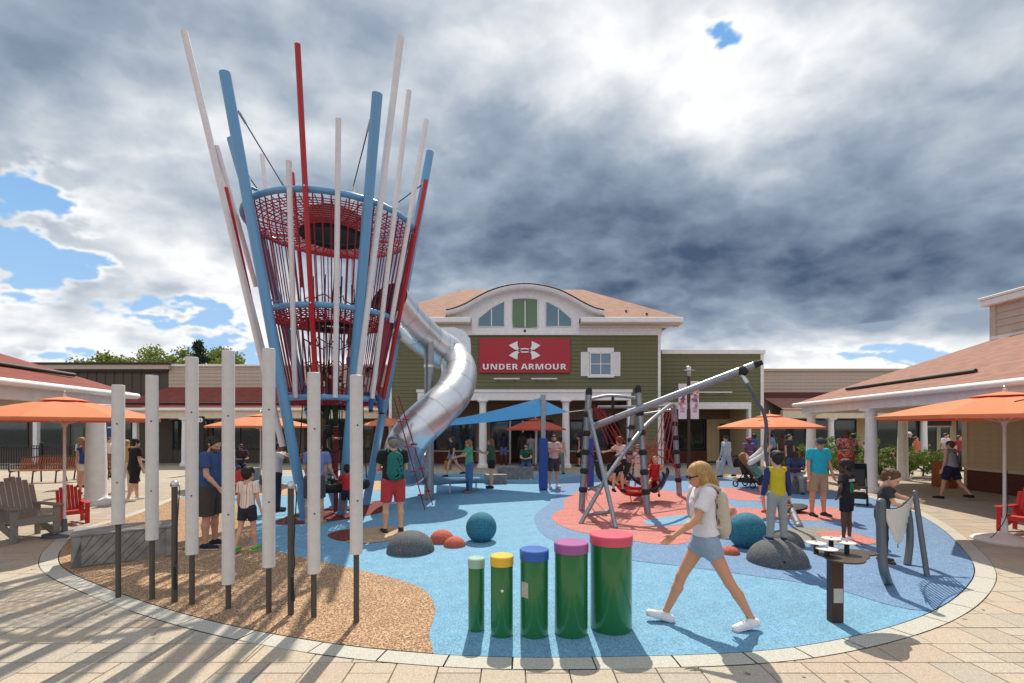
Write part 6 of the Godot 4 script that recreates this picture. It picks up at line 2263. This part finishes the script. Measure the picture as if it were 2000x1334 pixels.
	G.append(cap(waist, pel + Vector3(0, (0.0 - long_t) * u, 0), 0.136 * u * wd + th + bz, 0.163 * u * wd + th + bz * 0.4, tf, 0.74, true))
	G.append(cap(arms[0][0] + tbz * Vector3(-0.01, 0, 0), arms[1][0] + tbz * Vector3(0.01, 0, 0), 0.058 * u + th * 0.8, 0.058 * u + th * 0.8))
	G.append(cap(chest, neck - tbz * Vector3(0, 0.045 * u, 0), 0.11 * u + th, 0.062 * u + th * 0.6, Vector3.ZERO, 1.0, true))
	var SL := []
	for i in 2:
		var a: Array = arms[i]
		if tp == "tee":
			SL.append(cap(a[0], a[0].lerp(a[1], 0.62), 0.058 * u * sqrt(wd) + th, 0.060 * u * sqrt(wd) + th, Vector3.ZERO, 1.0, true))
		elif tp == "long":
			SL.append(cap(a[0], a[1], 0.056 * u + th, 0.046 * u + th))
			SL.append(cap(a[1], a[1].lerp(a[2], 0.96), 0.046 * u + th, 0.032 * u + th, Vector3.ZERO, 1.0, true))
	var tc = s.get("topc", [200, 200, 200])
	var tm: Material = pattern_cloth(tc) if tc is String else cloth(tc)
	if tp != "none":
		if s.has("sleevec"):
			sdf_part(o, "shirt", G, cell * 0.9, 0.03 * u, tm)
			sdf_part(o, "sleeves", SL, cell * 0.9, 0.02 * u, cloth(s.sleevec))
		else:
			sdf_part(o, "shirt", G + SL, cell * 0.9, 0.03 * u, tm)
	var bt: String = s.get("bottom", "shorts")
	var bc: Array = s.get("botc", [60, 60, 66])
	var B := [cap(waist.lerp(pel, 0.35), pel - Vector3(0, 0.03 * u, 0), 0.14 * u * wd + bz * 0.8, 0.162 * u * wd, tf, 0.76)]
	var reach: float = s.get("reach", 0.72)
	for i in 2:
		var l: Array = legs[i]
		if bt == "shorts":
			B.append(cap(l[0], l[0].lerp(l[1], reach), 0.095 * u * wd + th, 0.078 * u * wd + th, Vector3.ZERO, 1.0, true))
		elif bt == "pants":
			B.append(cap(l[0], l[1], 0.094 * u * wd + th, 0.068 * u * wd + th))
			B.append(cap(l[1], l[2] + (l[2] - l[1]).normalized() * 0.02 * u, 0.068 * u * sqrt(wd) + th, 0.056 * u + th, Vector3.ZERO, 1.0, true))
	if bt == "skirt":
		B.append(cap(pel, (legs[0][1] + legs[1][1]) / 2, 0.16 * u, 0.20 * u, tf, 0.8, true))
	sdf_part(o, "trousers" if bt == "pants" else ("skirt" if bt == "skirt" else "shorts"), B, cell * 0.9, 0.03 * u, cloth(bc))
	var sc: Array = s.get("shoe", [40, 40, 44])
	for i in 2:
		var l: Array = legs[i]
		var dn := Vector3(0, -0.008 * u, 0)
		sdf_part(o, "shoe", [cap(l[3] + dn * 0.5, l[4] + dn * 0.5, 0.046 * u, 0.040 * u, Vector3.UP, 0.92), cap(l[3].lerp(l[4], 0.25), l[2] + (l[2] - l[3].lerp(l[4], 0.25)) * 0.1, 0.046 * u, 0.043 * u, Vector3.ZERO, 1.0, true), cap(l[2] - Vector3(0, 0.02 * u, 0), l[3].lerp(l[4], 0.7), 0.036 * u, 0.034 * u)], max(cell * 0.7, 0.009), 0.02 * u, cloth(sc))
		if dist < 6.0:
			for k in 4:
				var lp: Vector3 = l[2].lerp(l[3].lerp(l[4], 0.78), 0.25 + k * 0.18) + Vector3(0, 0.038 * u, 0)
				var ld: Vector3 = (l[4] - l[3]).cross(Vector3.UP).normalized() * 0.022 * u
				part(o, "lace", tb([lp - ld, lp + Vector3(0, 0.006 * u, 0), lp + ld], 0.004 * u, 6), cloth([176, 174, 178]))
		if dist < 11.0:
			sdf_part(o, "sole", [cap(l[3] - Vector3(0, 0.030 * u, 0), l[4] - Vector3(0, 0.026 * u, 0), 0.052 * u, 0.046 * u, Vector3.UP, 0.26)], 0.008, 0.004, cloth([214, 210, 204]))
	# hair
	var hs: String = s.get("style", "short")
	var W := [cap(HP.call(0, 0.146, -0.038), HP.call(0, 0.152, 0.002), 0.094 * q, 0.093 * q, hx, 0.92)]
	if hs == "short":
		W.append(cap(HP.call(0, 0.10, -0.05), HP.call(0, 0.08, -0.055), 0.06 * q, 0.05 * q))
	if hs == "long" or hs == "blonde":
		for sx in [-1, 1]:
			W.append(cap(HP.call(0.055 * sx, 0.13, -0.03), HP.call(0.06 * sx, 0.0, -0.035), 0.045 * q, 0.035 * q))
		W.append(cap(HP.call(0, 0.12, -0.055), HP.call(0, -0.02, -0.075), 0.07 * q, 0.06 * q))
		W.append(cap(HP.call(0, -0.02, -0.075), HP.call(0, -0.17 * s.get("hlen", 1.0), -0.11), 0.07 * q, 0.03 * q, hb * fwd, 0.6))
	if hs != "bald":
		sdf_part(o, "hair", W, hcell * 1.1, 0.02 * q, hair_mat(hr))
	if dist < 10.5 and hs != "bald" and not s.has("cap"):
		var rr := RandomNumberGenerator.new()
		rr.seed = int(dist * 100.0)
		var hst := ST()
		var lng := hs == "long"
		for k in (150 if lng else 110):                # locks combed from the crown over the skull, then hanging
			var a := rr.randf_range(0.9, TAU - 0.9) if lng else rr.randf_range(0.0, TAU)   # 0 is the forehead
			var pts := []
			var stop := (1.55 if lng else rr.randf_range(0.7, 1.25)) * (0.75 if absf(a - PI) > 2.0 else 1.0)
			for e in 6:
				var th2 := 0.1 + stop * e / 5.0
				var rad := 0.097 + rr.randf_range(-0.001, 0.003)
				pts.append(HP.call(sin(a) * sin(th2) * rad * 0.93, 0.15 + cos(th2) * rad, -0.018 + cos(a) * sin(th2) * (rad + 0.02)))
			if lng:
				var last: Vector3 = pts[5]
				var len: float = rr.randf_range(0.12, 0.21) * s.get("hlen", 1.0)
				var dv: Vector3 = hb.inverse() * (last - HP.call(0, 0.1, -0.03)) / q
				pts.append(last + hb * Vector3(-dv.x * 0.25, -len * 0.5, -0.02 + rr.randf_range(-0.01, 0.01)) * q)
				pts.append(last + hb * Vector3(-dv.x * 0.55 + rr.randf_range(-0.012, 0.012), -len, -0.045 + rr.randf_range(-0.015, 0.01)) * q)
			var rd := []
			for e in pts.size():
				rd.append((0.0065 if e < pts.size() - 1 else 0.002) * q)
			tube(hst, pts, rd, 5, false)
		part(o, "hair_locks", done(hst), hair_mat(hr))
	if s.has("cap"):
		sdf_part(o, "cap", [cap(HP.call(0, 0.166, -0.03), HP.call(0, 0.168, 0.008), 0.092 * q, 0.092 * q, hx, 0.93), cap(HP.call(0, 0.165, 0.06), HP.call(0, 0.152, 0.135), 0.068 * q, 0.058 * q, hb * Vector3(0, 1, 0.2).normalized(), 0.13)], hcell, 0.006 * q, cloth(s.cap))
	if s.has("glasses"):
		var gl := ST()
		for sx in [-1, 1]:
			box(gl, HP.call(0.034 * sx, 0.116, 0.103), Vector3(0.056, 0.036, 0.012) * q, 0.005 * q, hb)
			box(gl, HP.call(0.074 * sx, 0.12, 0.045), Vector3(0.006, 0.012, 0.115) * q, 0.0, hb)
		part(o, "sunglasses", done(gl), MT.black)
	if s.has("pack"):
		var bk := -tf
		var pc: Vector3 = chest.lerp(waist, 0.45) + bk * (0.17 * u + bz * 0.3)
		sdf_part(o, "backpack", [cap(pc + tbz * Vector3(0, 0.12, 0) * u, pc - tbz * Vector3(0, 0.13, 0) * u, 0.135 * u, 0.15 * u, tf, 0.55)], cell, 0.02, cloth(s.pack))
		for sx in [-1, 1]:
			var x: float = sx * shw * 0.62
			part(o, "strap", tb(smooth_line([T.call(Vector3(x / u, 0.50, -0.16)), T.call(Vector3(x / u, 0.555, -0.02)), T.call(Vector3(x / u, 0.42, 0.10)), T.call(Vector3(x / u * 1.15, 0.2, 0.085)), T.call(Vector3(x / u * 1.2, 0.12, -0.14))], 4), 0.016 * u, 6), cloth(s.pack))
	if s.has("crossbag"):
		part(o, "bag_strap", tb(smooth_line([T.call(Vector3(0.11, 0.54, -0.03)), T.call(Vector3(0.02, 0.32, 0.135)), T.call(Vector3(-0.15, 0.05, 0.10)), T.call(Vector3(-0.16, 0.04, -0.08)), T.call(Vector3(0.0, 0.35, -0.15)), T.call(Vector3(0.11, 0.54, -0.03))], 4), 0.012 * u, 6), cloth(s.crossbag))
		sdf_part(o, "shoulder_bag", [cap(T.call(Vector3(-0.2, 0.02, 0.03)), T.call(Vector3(-0.2, -0.07, 0.03)), 0.09 * u, 0.10 * u, tbz * Vector3(1, 0, 0), 0.5)], cell, 0.02, cloth(s.crossbag))
	if s.has("held"):
		# a thing in the hand stays an object of its own
		var hi2: int = s.held[0]
		var hp: Vector3 = arms[hi2][2] + arms[hi2][3] * 0.09 * u
		var wpos: Vector3 = o.transform * hp
		if s.held[1] == "bag":
			var bg := thing("shopping_bag", s.held[3], "bag", wpos)
			var ch: Array = s.held[2]
			part(bg, "bag", bx(-0.14, 0.14, -0.48, -0.12, -0.06, 0.06, 0.01), cloth(ch))
			for zz in [-0.05, 0.05]:
				part(bg, "handle", tb(smooth_line([Vector3(-0.07, -0.12, zz), Vector3(-0.05, -0.01, zz * 0.3), Vector3(0.05, -0.01, zz * 0.3), Vector3(0.07, -0.12, zz)], 4), 0.006, 6), cloth(ch))
		else:
			var ph := thing("phone", s.held[3], "phone", wpos)
			part(ph, "case", bx(-0.006, 0.006, -0.075, 0.075, -0.038, 0.038, 0.004), cloth(s.held[2]))
			part(ph, "lens", bx(-0.009, -0.006, 0.04, 0.065, 0.0, 0.025), MT.black)
	s.node = o
	s.chest = chest
	s.tbz = tbz
	s.uu = u
	return o
func hgt(px: float, foot: float, top: float) -> float:
	var d := F * EYE / (foot - HOR)
	return EYE - (top - HOR) / F * d
func build_people() -> void:
	var AWAY := PI
	var LEFT := -PI / 2
	var RIGHT := PI / 2
	var dk := [104, 68, 50]
	person({"pos": gp(1378, 1222), "h": 1.67, "turn": LEFT, "label": "blonde woman in white tee and denim shorts striding past the drums", "lean": 5, "L": [-27, 2, 4, 12], "R": [29, 2, 6, -14], "l": [34, 6, 26, 10], "r": [-26, 8, 18, 0], "topc": [236, 232, 238], "botc": [150, 172, 196], "reach": 0.34, "shoe": [238, 236, 240], "hair": [206, 164, 104], "style": "long", "hlen": 1.25, "skin": [206, 150, 118], "glasses": 1, "pack": [206, 194, 174], "shoulder": 0.162, "nod": 8, "hem": -0.05})
	var dome_top := gp(1518, 1098) + Vector3(0, 0.31, 0.0)
	person({"pos": dome_top, "h": 1.29, "child": true, "turn": AWAY - 0.1, "label": "child in yellow shirt with navy sleeves standing on the big grey dome", "top": "long", "topc": [206, 178, 40], "sleevec": [48, 52, 104], "bottom": "pants", "botc": [158, 158, 152], "shoe": [40, 52, 96], "hair": [28, 20, 20], "l": [2, 9, 12, 0], "r": [2, 9, 12, 0], "hem": 0.04, "skin": [214, 164, 134]})
	person({"pos": gp(1597, 1008), "h": hgt(1597, 1008, 853), "turn": 0.1, "label": "man in bright cyan tee, khaki shorts and navy cap looking down", "topc": [36, 178, 204], "botc": [180, 152, 118], "reach": 0.85, "shoe": [44, 40, 38], "hair": [150, 140, 130], "cap": [58, 62, 82], "nod": 24, "belly": 0.025, "wide": 1.12, "l": [6, 10, 12, 0], "r": [6, 10, 12, 0], "skin": [206, 150, 122]})
	var tj := {"pos": gp(1654, 1056), "h": 1.40, "child": true, "turn": AWAY + 0.55, "label": "boy in black and green number 0 jersey with hands on hips", "top": "tee", "topc": [32, 34, 40], "botc": [30, 30, 38], "reach": 0.62, "shoe": [232, 230, 226], "hair": [26, 20, 18], "skin": [92, 62, 48], "l": [-10, 38, 78, 60], "r": [-10, 38, 78, 60], "yaw": 20, "hem": 0.06}
	var jn := person(tj)
	var gm := mat(c8(40, 140, 90), 0.8)
	for q in [["TATUM", 0.19, 0.40, "wn"], ["0", 0.11, 0.22, "g"]]:
		var tm := text_mesh(q[0], q[1], 0.008)
		var ab: AABB = tm[0].get_aabb()
		var fy: float = tm[1] * (1.0 if q[0] != "0" else 1.1)
		put(jn, "jersey_print", tm[0], MT.white if q[3] == "wn" else gm, Transform3D(Basis(Vector3.UP, PI) * Basis.from_scale(Vector3(tm[1], fy, 1)), tj.chest + Vector3(ab.get_center().x * tm[1], (q[2] - 0.36) * tj.uu - ab.get_center().y * fy, -0.122 * tj.uu)))
	person({"pos": gp(1722, 1098), "h": 1.36, "child": true, "turn": 1.0, "label": "boy in dark grey tee playing the white chime keys", "topc": [56, 54, 58], "bottom": "pants", "botc": [48, 50, 62], "shoe": [70, 68, 66], "hair": [112, 72, 48], "skin": [220, 168, 140], "l": [62, 12, 22, 10], "r": [30, 10, 60, 20], "nod": 18, "yaw": -12, "lean": 8})
	person({"pos": gp(1486, 1003), "h": 1.52, "turn": RIGHT - 0.25, "label": "girl in teal vest with white sleeves leaning back from the spinner rod", "lean": -38, "top": "long", "topc": [88, 132, 124], "sleevec": [216, 214, 216], "botc": [36, 38, 52], "reach": 0.42, "L": [10, 4, 4], "R": [62, 8, 50], "l": [92, 6, 10, 0], "r": [86, 6, 14, 0], "hair": [150, 100, 66], "style": "long", "shoe": [196, 96, 60], "hem": 0.05, "skin": [216, 166, 140]})
	person({"pos": gp(410, 1068), "h": hgt(410, 1068, 850), "turn": RIGHT + 0.1, "label": "bearded man in blue tee and dark cargo shorts beside the chimes", "topc": [58, 84, 132], "botc": [74, 66, 62], "reach": 0.98, "shoe": [40, 44, 60], "hair": [46, 36, 32], "beard": 1, "belly": 0.035, "wide": 1.15, "nod": 12, "r": [12, 6, 34, 10], "l": [4, 8, 18, 0], "yaw": -14, "skin": [204, 154, 128]})
	person({"pos": gp(483, 1076), "h": 1.33, "child": true, "turn": AWAY - 0.1, "label": "child in orange striped shirt and bright green shoes", "topc": "stripe", "botc": [44, 50, 62], "reach": 0.62, "shoe": [70, 190, 50], "hair": [46, 32, 26], "hem": 0.03, "L": [-10, 2, 14], "R": [8, 3, 4], "skin": [218, 164, 138]})
	person({"pos": gp(768, 1040), "h": hgt(768, 1040, 850), "turn": AWAY + 0.45, "label": "man in black tee and red shorts with teal backpack watching the tower", "topc": [34, 33, 36], "botc": [196, 62, 66], "reach": 0.85, "shoe": [52, 46, 44], "hair": [150, 140, 130], "cap": [64, 82, 116], "pack": [34, 112, 104], "l": [20, 10, 80, 50], "r": [16, 10, 70, 40], "wide": 1.12, "belly": 0.02, "skin": [210, 160, 134]})
	person({"pos": gp(614, 1024), "h": 1.72, "turn": AWAY + 0.1, "label": "man in periwinkle shirt and grey shorts bending towards the tower foot", "lean": 20, "topc": [112, 130, 184], "botc": [76, 78, 80], "reach": 0.9, "shoe": [176, 160, 130], "hair": [70, 56, 48], "l": [34, 10, 30, 0], "r": [34, 10, 30, 0], "nod": 25, "wide": 1.08})
	person({"pos": gp(678, 1012), "h": 1.16, "child": true, "turn": AWAY + 0.5, "label": "small boy in red tee and navy shorts holding a rope by the tower", "topc": [200, 40, 52], "botc": [36, 40, 66], "shoe": [50, 54, 80], "hair": [34, 26, 24], "l": [40, 12, 20, 0], "r": [16, 8, 12, 0], "L": [12, 3, 8], "R": [-8, 3, 10], "skin": [150, 102, 78]})
	person({"pos": TC + Vector3(-0.02, 0.72, 0.66), "h": 1.45, "child": true, "turn": AWAY, "label": "girl with very long brown hair standing on the tower belt", "topc": [34, 32, 36], "botc": [28, 28, 34], "reach": 0.3, "hair": [112, 78, 54], "style": "long", "hlen": 2.3, "shoe": [60, 130, 130], "l": [60, 14, 40, 0], "r": [50, 14, 40, 0]})
	person({"pos": TC + Vector3(0.12, 1.95, 0.45), "h": 1.35, "child": true, "turn": AWAY + 0.3, "label": "child in brown top and green trousers climbing inside the low ring", "top": "long", "topc": [84, 60, 52], "bottom": "pants", "botc": [36, 70, 50], "hair": [40, 30, 26], "l": [130, 8, 30, 0], "r": [90, 10, 40, 0], "L": [20, 4, 30]})
	person({"pos": TC + Vector3(0.55, 2.75, 0.35), "h": 1.4, "child": true, "turn": AWAY - 0.5, "label": "child in pink top and denim shorts climbing at the middle net", "topc": [226, 160, 168], "botc": [70, 96, 140], "reach": 0.5, "hair": [80, 54, 40], "style": "long", "l": [150, 10, 20, 0], "r": [120, 10, 30, 0], "R": [40, 6, 60]})
	person({"pos": TC + Vector3(0.85, 2.55, 0.1), "h": 1.3, "child": true, "turn": 0.8, "label": "child in white tee and jeans sitting on the low ring net", "topc": [230, 228, 228], "bottom": "pants", "botc": [70, 96, 146], "hair": [30, 24, 22], "seat": 0.05, "L": [70, 8, 70], "R": [80, 8, 80]})
	person({"pos": TC + Vector3(-0.35, 1.25, -0.3), "h": 1.25, "child": true, "turn": AWAY + 0.9, "label": "child in green shirt and blue helmet low inside the tower ropes", "topc": [52, 128, 70], "botc": [40, 44, 60], "hair": [40, 60, 150], "l": [120, 8, 30, 0], "r": [80, 8, 40, 0]})
	person({"pos": TC + Vector3(0.9, 4.45, 0.3), "h": 1.3, "child": true, "turn": AWAY - 1.2, "label": "child in dusty pink standing above the middle ring", "topc": [196, 150, 150], "bottom": "pants", "botc": [110, 60, 66], "hair": [50, 34, 30], "style": "long"})
	person({"pos": gp(262, 978), "h": hgt(262, 978, 855), "turn": AWAY - 0.5, "label": "man in black tee, black shorts and backwards cap behind the chimes", "topc": [30, 28, 32], "botc": [28, 27, 30], "reach": 0.98, "shoe": [220, 218, 214], "hair": [40, 32, 30], "cap": [28, 28, 32], "wide": 1.15, "l": [30, 10, 50, 10], "L": [14, 3, 10], "R": [-10, 3, 8]})
	person({"pos": gp(167, 966), "h": 1.62, "turn": AWAY + 0.4, "label": "woman in blue top and white shorts beside the stout column", "top": "tank", "topc": [44, 90, 170], "botc": [234, 230, 226], "reach": 0.4, "hair": [190, 130, 80], "style": "long"})
	person({"pos": gp(158, 952), "h": 1.66, "turn": AWAY - 0.3, "label": "woman in floral white blouse near the orange bench", "topc": [206, 200, 212], "botc": [196, 150, 90], "hair": [170, 120, 80], "style": "long"})
	person({"pos": gp(212, 932), "h": 1.6, "turn": RIGHT, "label": "woman in cream top and jean shorts behind the stout column", "topc": [234, 220, 204], "botc": [64, 88, 136], "reach": 0.45, "hair": [120, 80, 56], "held": [0, "bag", [226, 168, 74], "yellow shopping bag held behind the stout column"]})
	person({"pos": gp(246, 960), "h": 1.6, "turn": AWAY, "label": "person in pale trousers mostly hidden behind the second chime", "topc": [196, 160, 110], "bottom": "pants", "botc": [220, 204, 196], "hair": [180, 140, 80], "shoe": [230, 228, 226]})
	var tbl := gp(470, 938)
	person({"pos": tbl, "h": 1.72, "turn": 0.7, "label": "man in charcoal shirt and sunglasses sitting under the umbrella", "topc": [62, 60, 66], "bottom": "pants", "botc": [52, 66, 100], "seat": 0.46, "L": [80, 8, 80], "R": [80, 8, 80], "l": [30, 8, 70, 30], "r": [30, 8, 70, 30], "glasses": 1, "hair": [30, 26, 26], "skin": [150, 104, 80]})
	block_bench(tbl + Vector3(-0.6, 0, 0.2), tbl + Vector3(0.6, 0, 0.2), 0.46, 0.5, "timber block seat under the charcoal shirted man")
	person({"pos": gp(541, 998), "h": hgt(541, 998, 862), "turn": RIGHT + 0.4, "label": "man in white tee and dark jeans reaching out to the tower leg", "topc": [214, 212, 218], "bottom": "pants", "botc": [44, 50, 74], "l": [84, 10, 8, 0], "r": [76, 8, 14, 0], "hair": [40, 32, 30], "skin": [150, 100, 76]})
	person({"pos": gp(884, 931), "h": 1.66, "turn": LEFT + 0.5, "label": "woman in black tee and sunglasses walking by the store window", "topc": [38, 34, 42], "botc": [92, 116, 156], "reach": 0.4, "hair": [70, 44, 36], "style": "long", "glasses": 1, "L": [-24, 2, 20], "R": [18, 2, 4], "shoe": [36, 34, 36], "held": [1, "bag", [190, 130, 70], "brown paper shopping bag carried past the store window"]})
	person({"pos": gp(917, 962), "h": hgt(917, 962, 857), "turn": LEFT + 0.35, "label": "woman in mint green tee and jeans holding out both hands", "topc": [94, 172, 138], "bottom": "pants", "botc": [76, 116, 168], "l": [48, 8, 36, 10], "r": [40, 8, 40, 10], "hair": [196, 120, 66], "style": "long", "crossbag": [92, 66, 48], "wide": 1.1, "glasses": 1, "shoe": [150, 110, 84], "hem": 0.06})
	person({"pos": gp(960, 953), "h": hgt(960, 953, 855), "turn": LEFT + 0.1, "label": "woman in dark green tee and black shorts holding up a phone", "topc": [64, 88, 70], "botc": [30, 28, 34], "reach": 0.55, "l": [40, 8, 84, 10], "r": [40, 6, 70, 20], "hair": [164, 104, 66], "style": "long", "wide": 1.28, "belly": 0.03, "shoe": [36, 36, 40], "held": [0, "phone", [90, 170, 180], "teal phone held up by the woman in dark green"], "hem": 0.05})
	person({"pos": gp(1028, 934) + Vector3(0, 0, -0.15), "h": 1.7, "turn": -0.1, "label": "man in dark green polo and glasses sitting on the pale box bench", "topc": [30, 82, 62], "bottom": "pants", "botc": [54, 84, 132], "seat": 0.46, "L": [74, 10, 78], "R": [74, 10, 78], "l": [26, 6, 70, 40], "r": [26, 6, 70, 40], "glasses": 1, "hair": [34, 28, 28], "shoe": [228, 226, 226], "nod": 6})
	person({"pos": gp(1081, 952), "h": hgt(1081, 952, 848), "turn": 0.35, "label": "bearded man in pale pink tee with folded arms beside the blue mast", "topc": [208, 178, 172], "botc": [62, 56, 62], "reach": 0.9, "l": [34, 12, 100, 80], "r": [34, 12, 100, 80], "hair": [30, 26, 26], "beard": 1, "shoe": [226, 222, 218], "yaw": -18, "skin": [196, 142, 112]})
	person({"pos": gp(1094, 926), "h": 1.62, "turn": AWAY - 0.4, "label": "woman with dark ponytail in grey trousers by the store column", "top": "tank", "topc": [196, 150, 126], "bottom": "pants", "botc": [126, 128, 122], "hair": [34, 26, 26], "style": "long"})
	person({"pos": gp(984, 908), "h": 1.72, "turn": AWAY, "label": "man in navy tee with blue backpack entering the store", "topc": [44, 48, 84], "botc": [104, 120, 176], "reach": 0.9, "hair": [28, 24, 24], "pack": [40, 46, 80], "skin": dk})
	person({"pos": gp(1021, 908), "h": 1.76, "turn": AWAY, "label": "man in plum shirt in the store doorway", "topc": [70, 52, 58], "bottom": "pants", "botc": [52, 48, 54], "hair": [30, 26, 26], "skin": dk})
	person({"pos": gp(1038, 910), "h": 1.64, "turn": AWAY + 0.3, "label": "person in light grey tee and grey trousers entering the store", "topc": [156, 154, 160], "bottom": "pants", "botc": [150, 146, 142], "hair": [40, 34, 32]})
	person({"pos": gp(1131, 911), "h": 1.62, "turn": LEFT, "label": "woman in black dress beside the white store column", "top": "tank", "topc": [28, 27, 30], "bottom": "skirt", "botc": [28, 27, 30], "hair": [40, 30, 28]})
	person({"pos": at(1196, 940, 11.4) * Vector3(1, 0, 1) + Vector3(0, 0.55, 0), "h": 1.45, "child": true, "turn": 0.25, "label": "girl with black hair curled up in the black belt seat", "topc": [36, 36, 40], "botc": [40, 42, 52], "reach": 0.3, "seat": 0.05, "L": [118, 5, 120], "R": [122, 5, 122], "l": [30, 8, 50, 40], "r": [30, 8, 50, 40], "lean": 22, "nod": 30, "hair": [22, 18, 18], "style": "long", "skin": [214, 160, 130]})
	person({"pos": at(1214, 924, 12.5) * Vector3(1, 0, 1) + Vector3(0, 0.42, 0), "h": 1.32, "child": true, "turn": AWAY + 0.3, "label": "child in pale pink top and black shorts climbing the rope web", "topc": [232, 204, 196], "botc": [36, 34, 42], "reach": 0.45, "l": [70, 20, 20, 0], "r": [60, 20, 30, 0], "L": [20, 6, 30], "hair": [110, 74, 52], "lean": 14})
	person({"pos": at(1247, 935, 13.2) * Vector3(1, 0, 1) + Vector3(0, 0.25, 0), "h": 1.25, "child": true, "turn": -0.6, "label": "child in pale floral dress behind the rope climber post", "top": "tank", "topc": [206, 218, 206], "bottom": "skirt", "botc": [206, 218, 206], "hair": [120, 80, 54], "style": "long", "l": [80, 10, 10, 0]})
	person({"pos": at(1280, 950, 12.7) * Vector3(1, 0, 1) + Vector3(0, 0.52, 0), "h": 1.25, "child": true, "turn": -0.4, "label": "child in red sitting low in the red sling", "topc": [196, 44, 48], "botc": [190, 40, 46], "seat": 0.0, "L": [70, 10, 40], "R": [80, 10, 50], "hair": [204, 170, 130], "l": [70, 10, 40, 0], "r": [60, 10, 40, 0]})
	person({"pos": gp(1419, 932), "h": 1.66, "turn": LEFT + 0.3, "label": "person in grey sweatshirt and black cap carrying white and brown bags", "top": "long", "topc": [190, 196, 204], "bottom": "pants", "botc": [170, 190, 214], "hair": [30, 28, 28], "cap": [30, 30, 34], "L": [-16, 2, 12], "R": [14, 2, 4], "held": [1, "bag", [224, 222, 220], "white shopping bag carried by the person in the grey sweatshirt"]})
	person({"pos": gp(1462, 938), "h": 1.62, "turn": 0.2, "label": "woman in pink cap and striped lilac shirt behind the stroller", "topc": [130, 104, 150], "bottom": "pants", "botc": [60, 50, 80], "cap": [206, 118, 140], "hair": [30, 22, 22], "skin": dk, "wide": 1.12, "l": [30, 8, 60, 10], "r": [30, 8, 60, 10]})
	person({"pos": gp(1474, 922), "h": 1.72, "turn": AWAY + 0.6, "label": "man in royal blue tee behind the woman in the pink cap", "topc": [36, 92, 176], "botc": [50, 52, 60], "hair": [60, 40, 36], "skin": dk})
	person({"pos": gp(1508, 914), "h": 1.72, "turn": AWAY - 0.4, "label": "man in dark blue tee beside the umbrella pole by the rear shops", "topc": [30, 66, 110], "botc": [50, 50, 58], "hair": [30, 26, 26], "pack": [130, 150, 180]})
	var st := gp(1553, 962)
	person({"pos": st, "h": 1.68, "turn": -0.5, "label": "person in navy top and grey trousers sitting hunched on a grey bench", "lean": 24, "topc": [56, 72, 112], "bottom": "pants", "botc": [156, 152, 158], "seat": 0.44, "L": [78, 8, 84], "R": [70, 8, 70], "l": [40, 8, 90, 40], "r": [40, 8, 90, 40], "nod": 25, "hair": [36, 30, 30], "skin": dk})
	block_bench(st + Vector3(-0.7, 0, 0.18), st + Vector3(0.5, 0, 0.22), 0.44, 0.5, "grey block bench under the hunched person in grey trousers")
	person({"pos": gp(1653, 947), "h": 1.86, "turn": -0.25, "label": "big man in yellow and red tie-dye tee", "topc": "tiedye", "botc": [196, 50, 50], "reach": 0.95, "wide": 1.2, "belly": 0.02, "hair": [70, 50, 40], "cap": [86, 62, 48], "beard": 1, "l": [20, 12, 70, 30], "r": [26, 12, 80, 30], "skin": dk, "hem": 0.06})
	person({"pos": gp(1668, 926), "h": 1.74, "turn": AWAY + 0.4, "label": "person in bright green tee behind the tie-dye shirt", "topc": [50, 160, 84], "botc": [50, 50, 56], "hair": [30, 26, 26], "skin": dk})
	person({"pos": gp(1690, 914), "h": 1.65, "turn": 0.4, "label": "person in white tee seated near the gallery shrubs", "topc": [222, 222, 228], "bottom": "pants", "botc": [34, 36, 44], "seat": 0.46, "L": [80, 8, 80], "R": [80, 8, 80], "hair": [26, 22, 22], "skin": dk})
	person({"pos": gp(1858, 975), "h": hgt(1858, 975, 858), "turn": AWAY + 0.35, "label": "woman in grey sleeveless top and navy shorts walking into the gallery", "top": "tank", "topc": [164, 164, 170], "botc": [36, 42, 72], "reach": 0.8, "hair": [110, 62, 44], "style": "short", "crossbag": [70, 74, 92], "wide": 1.15, "L": [16, 3, 6], "R": [-18, 3, 22], "shoe": [40, 38, 42]})
	for q in [[1774, 918, 1.78, [34, 34, 38], [40, 40, 46], "man in black tee and white cap behind the gallery shrubs", [226, 226, 226]], [1788, 915, 1.56, [214, 112, 76], [206, 90, 80], "woman in orange dress behind the gallery shrubs", null], [1846, 918, 1.74, [226, 226, 230], [70, 70, 80], "man in white tee in front of the glazed doors", null], [1872, 920, 1.64, [150, 52, 56], [60, 50, 60], "woman in wine red top in front of the glazed doors", null], [1541, 925, 1.7, [60, 60, 66], [60, 60, 70], "man in dark clothes standing beside the gallery end column", null]]:
		var sp := {"pos": gp(q[0], q[1]), "h": q[2], "turn": 0.3, "label": q[5], "topc": q[3], "bottom": "skirt" if q[5].contains("dress") else "pants", "botc": q[4], "hair": [110, 60, 40] if q[5].contains("woman") else [50, 36, 30], "style": "long" if q[5].contains("woman") else "short"}
		if q[6]:
			sp.cap = q[6]
		person(sp)
	print("people ", Time.get_ticks_msec())
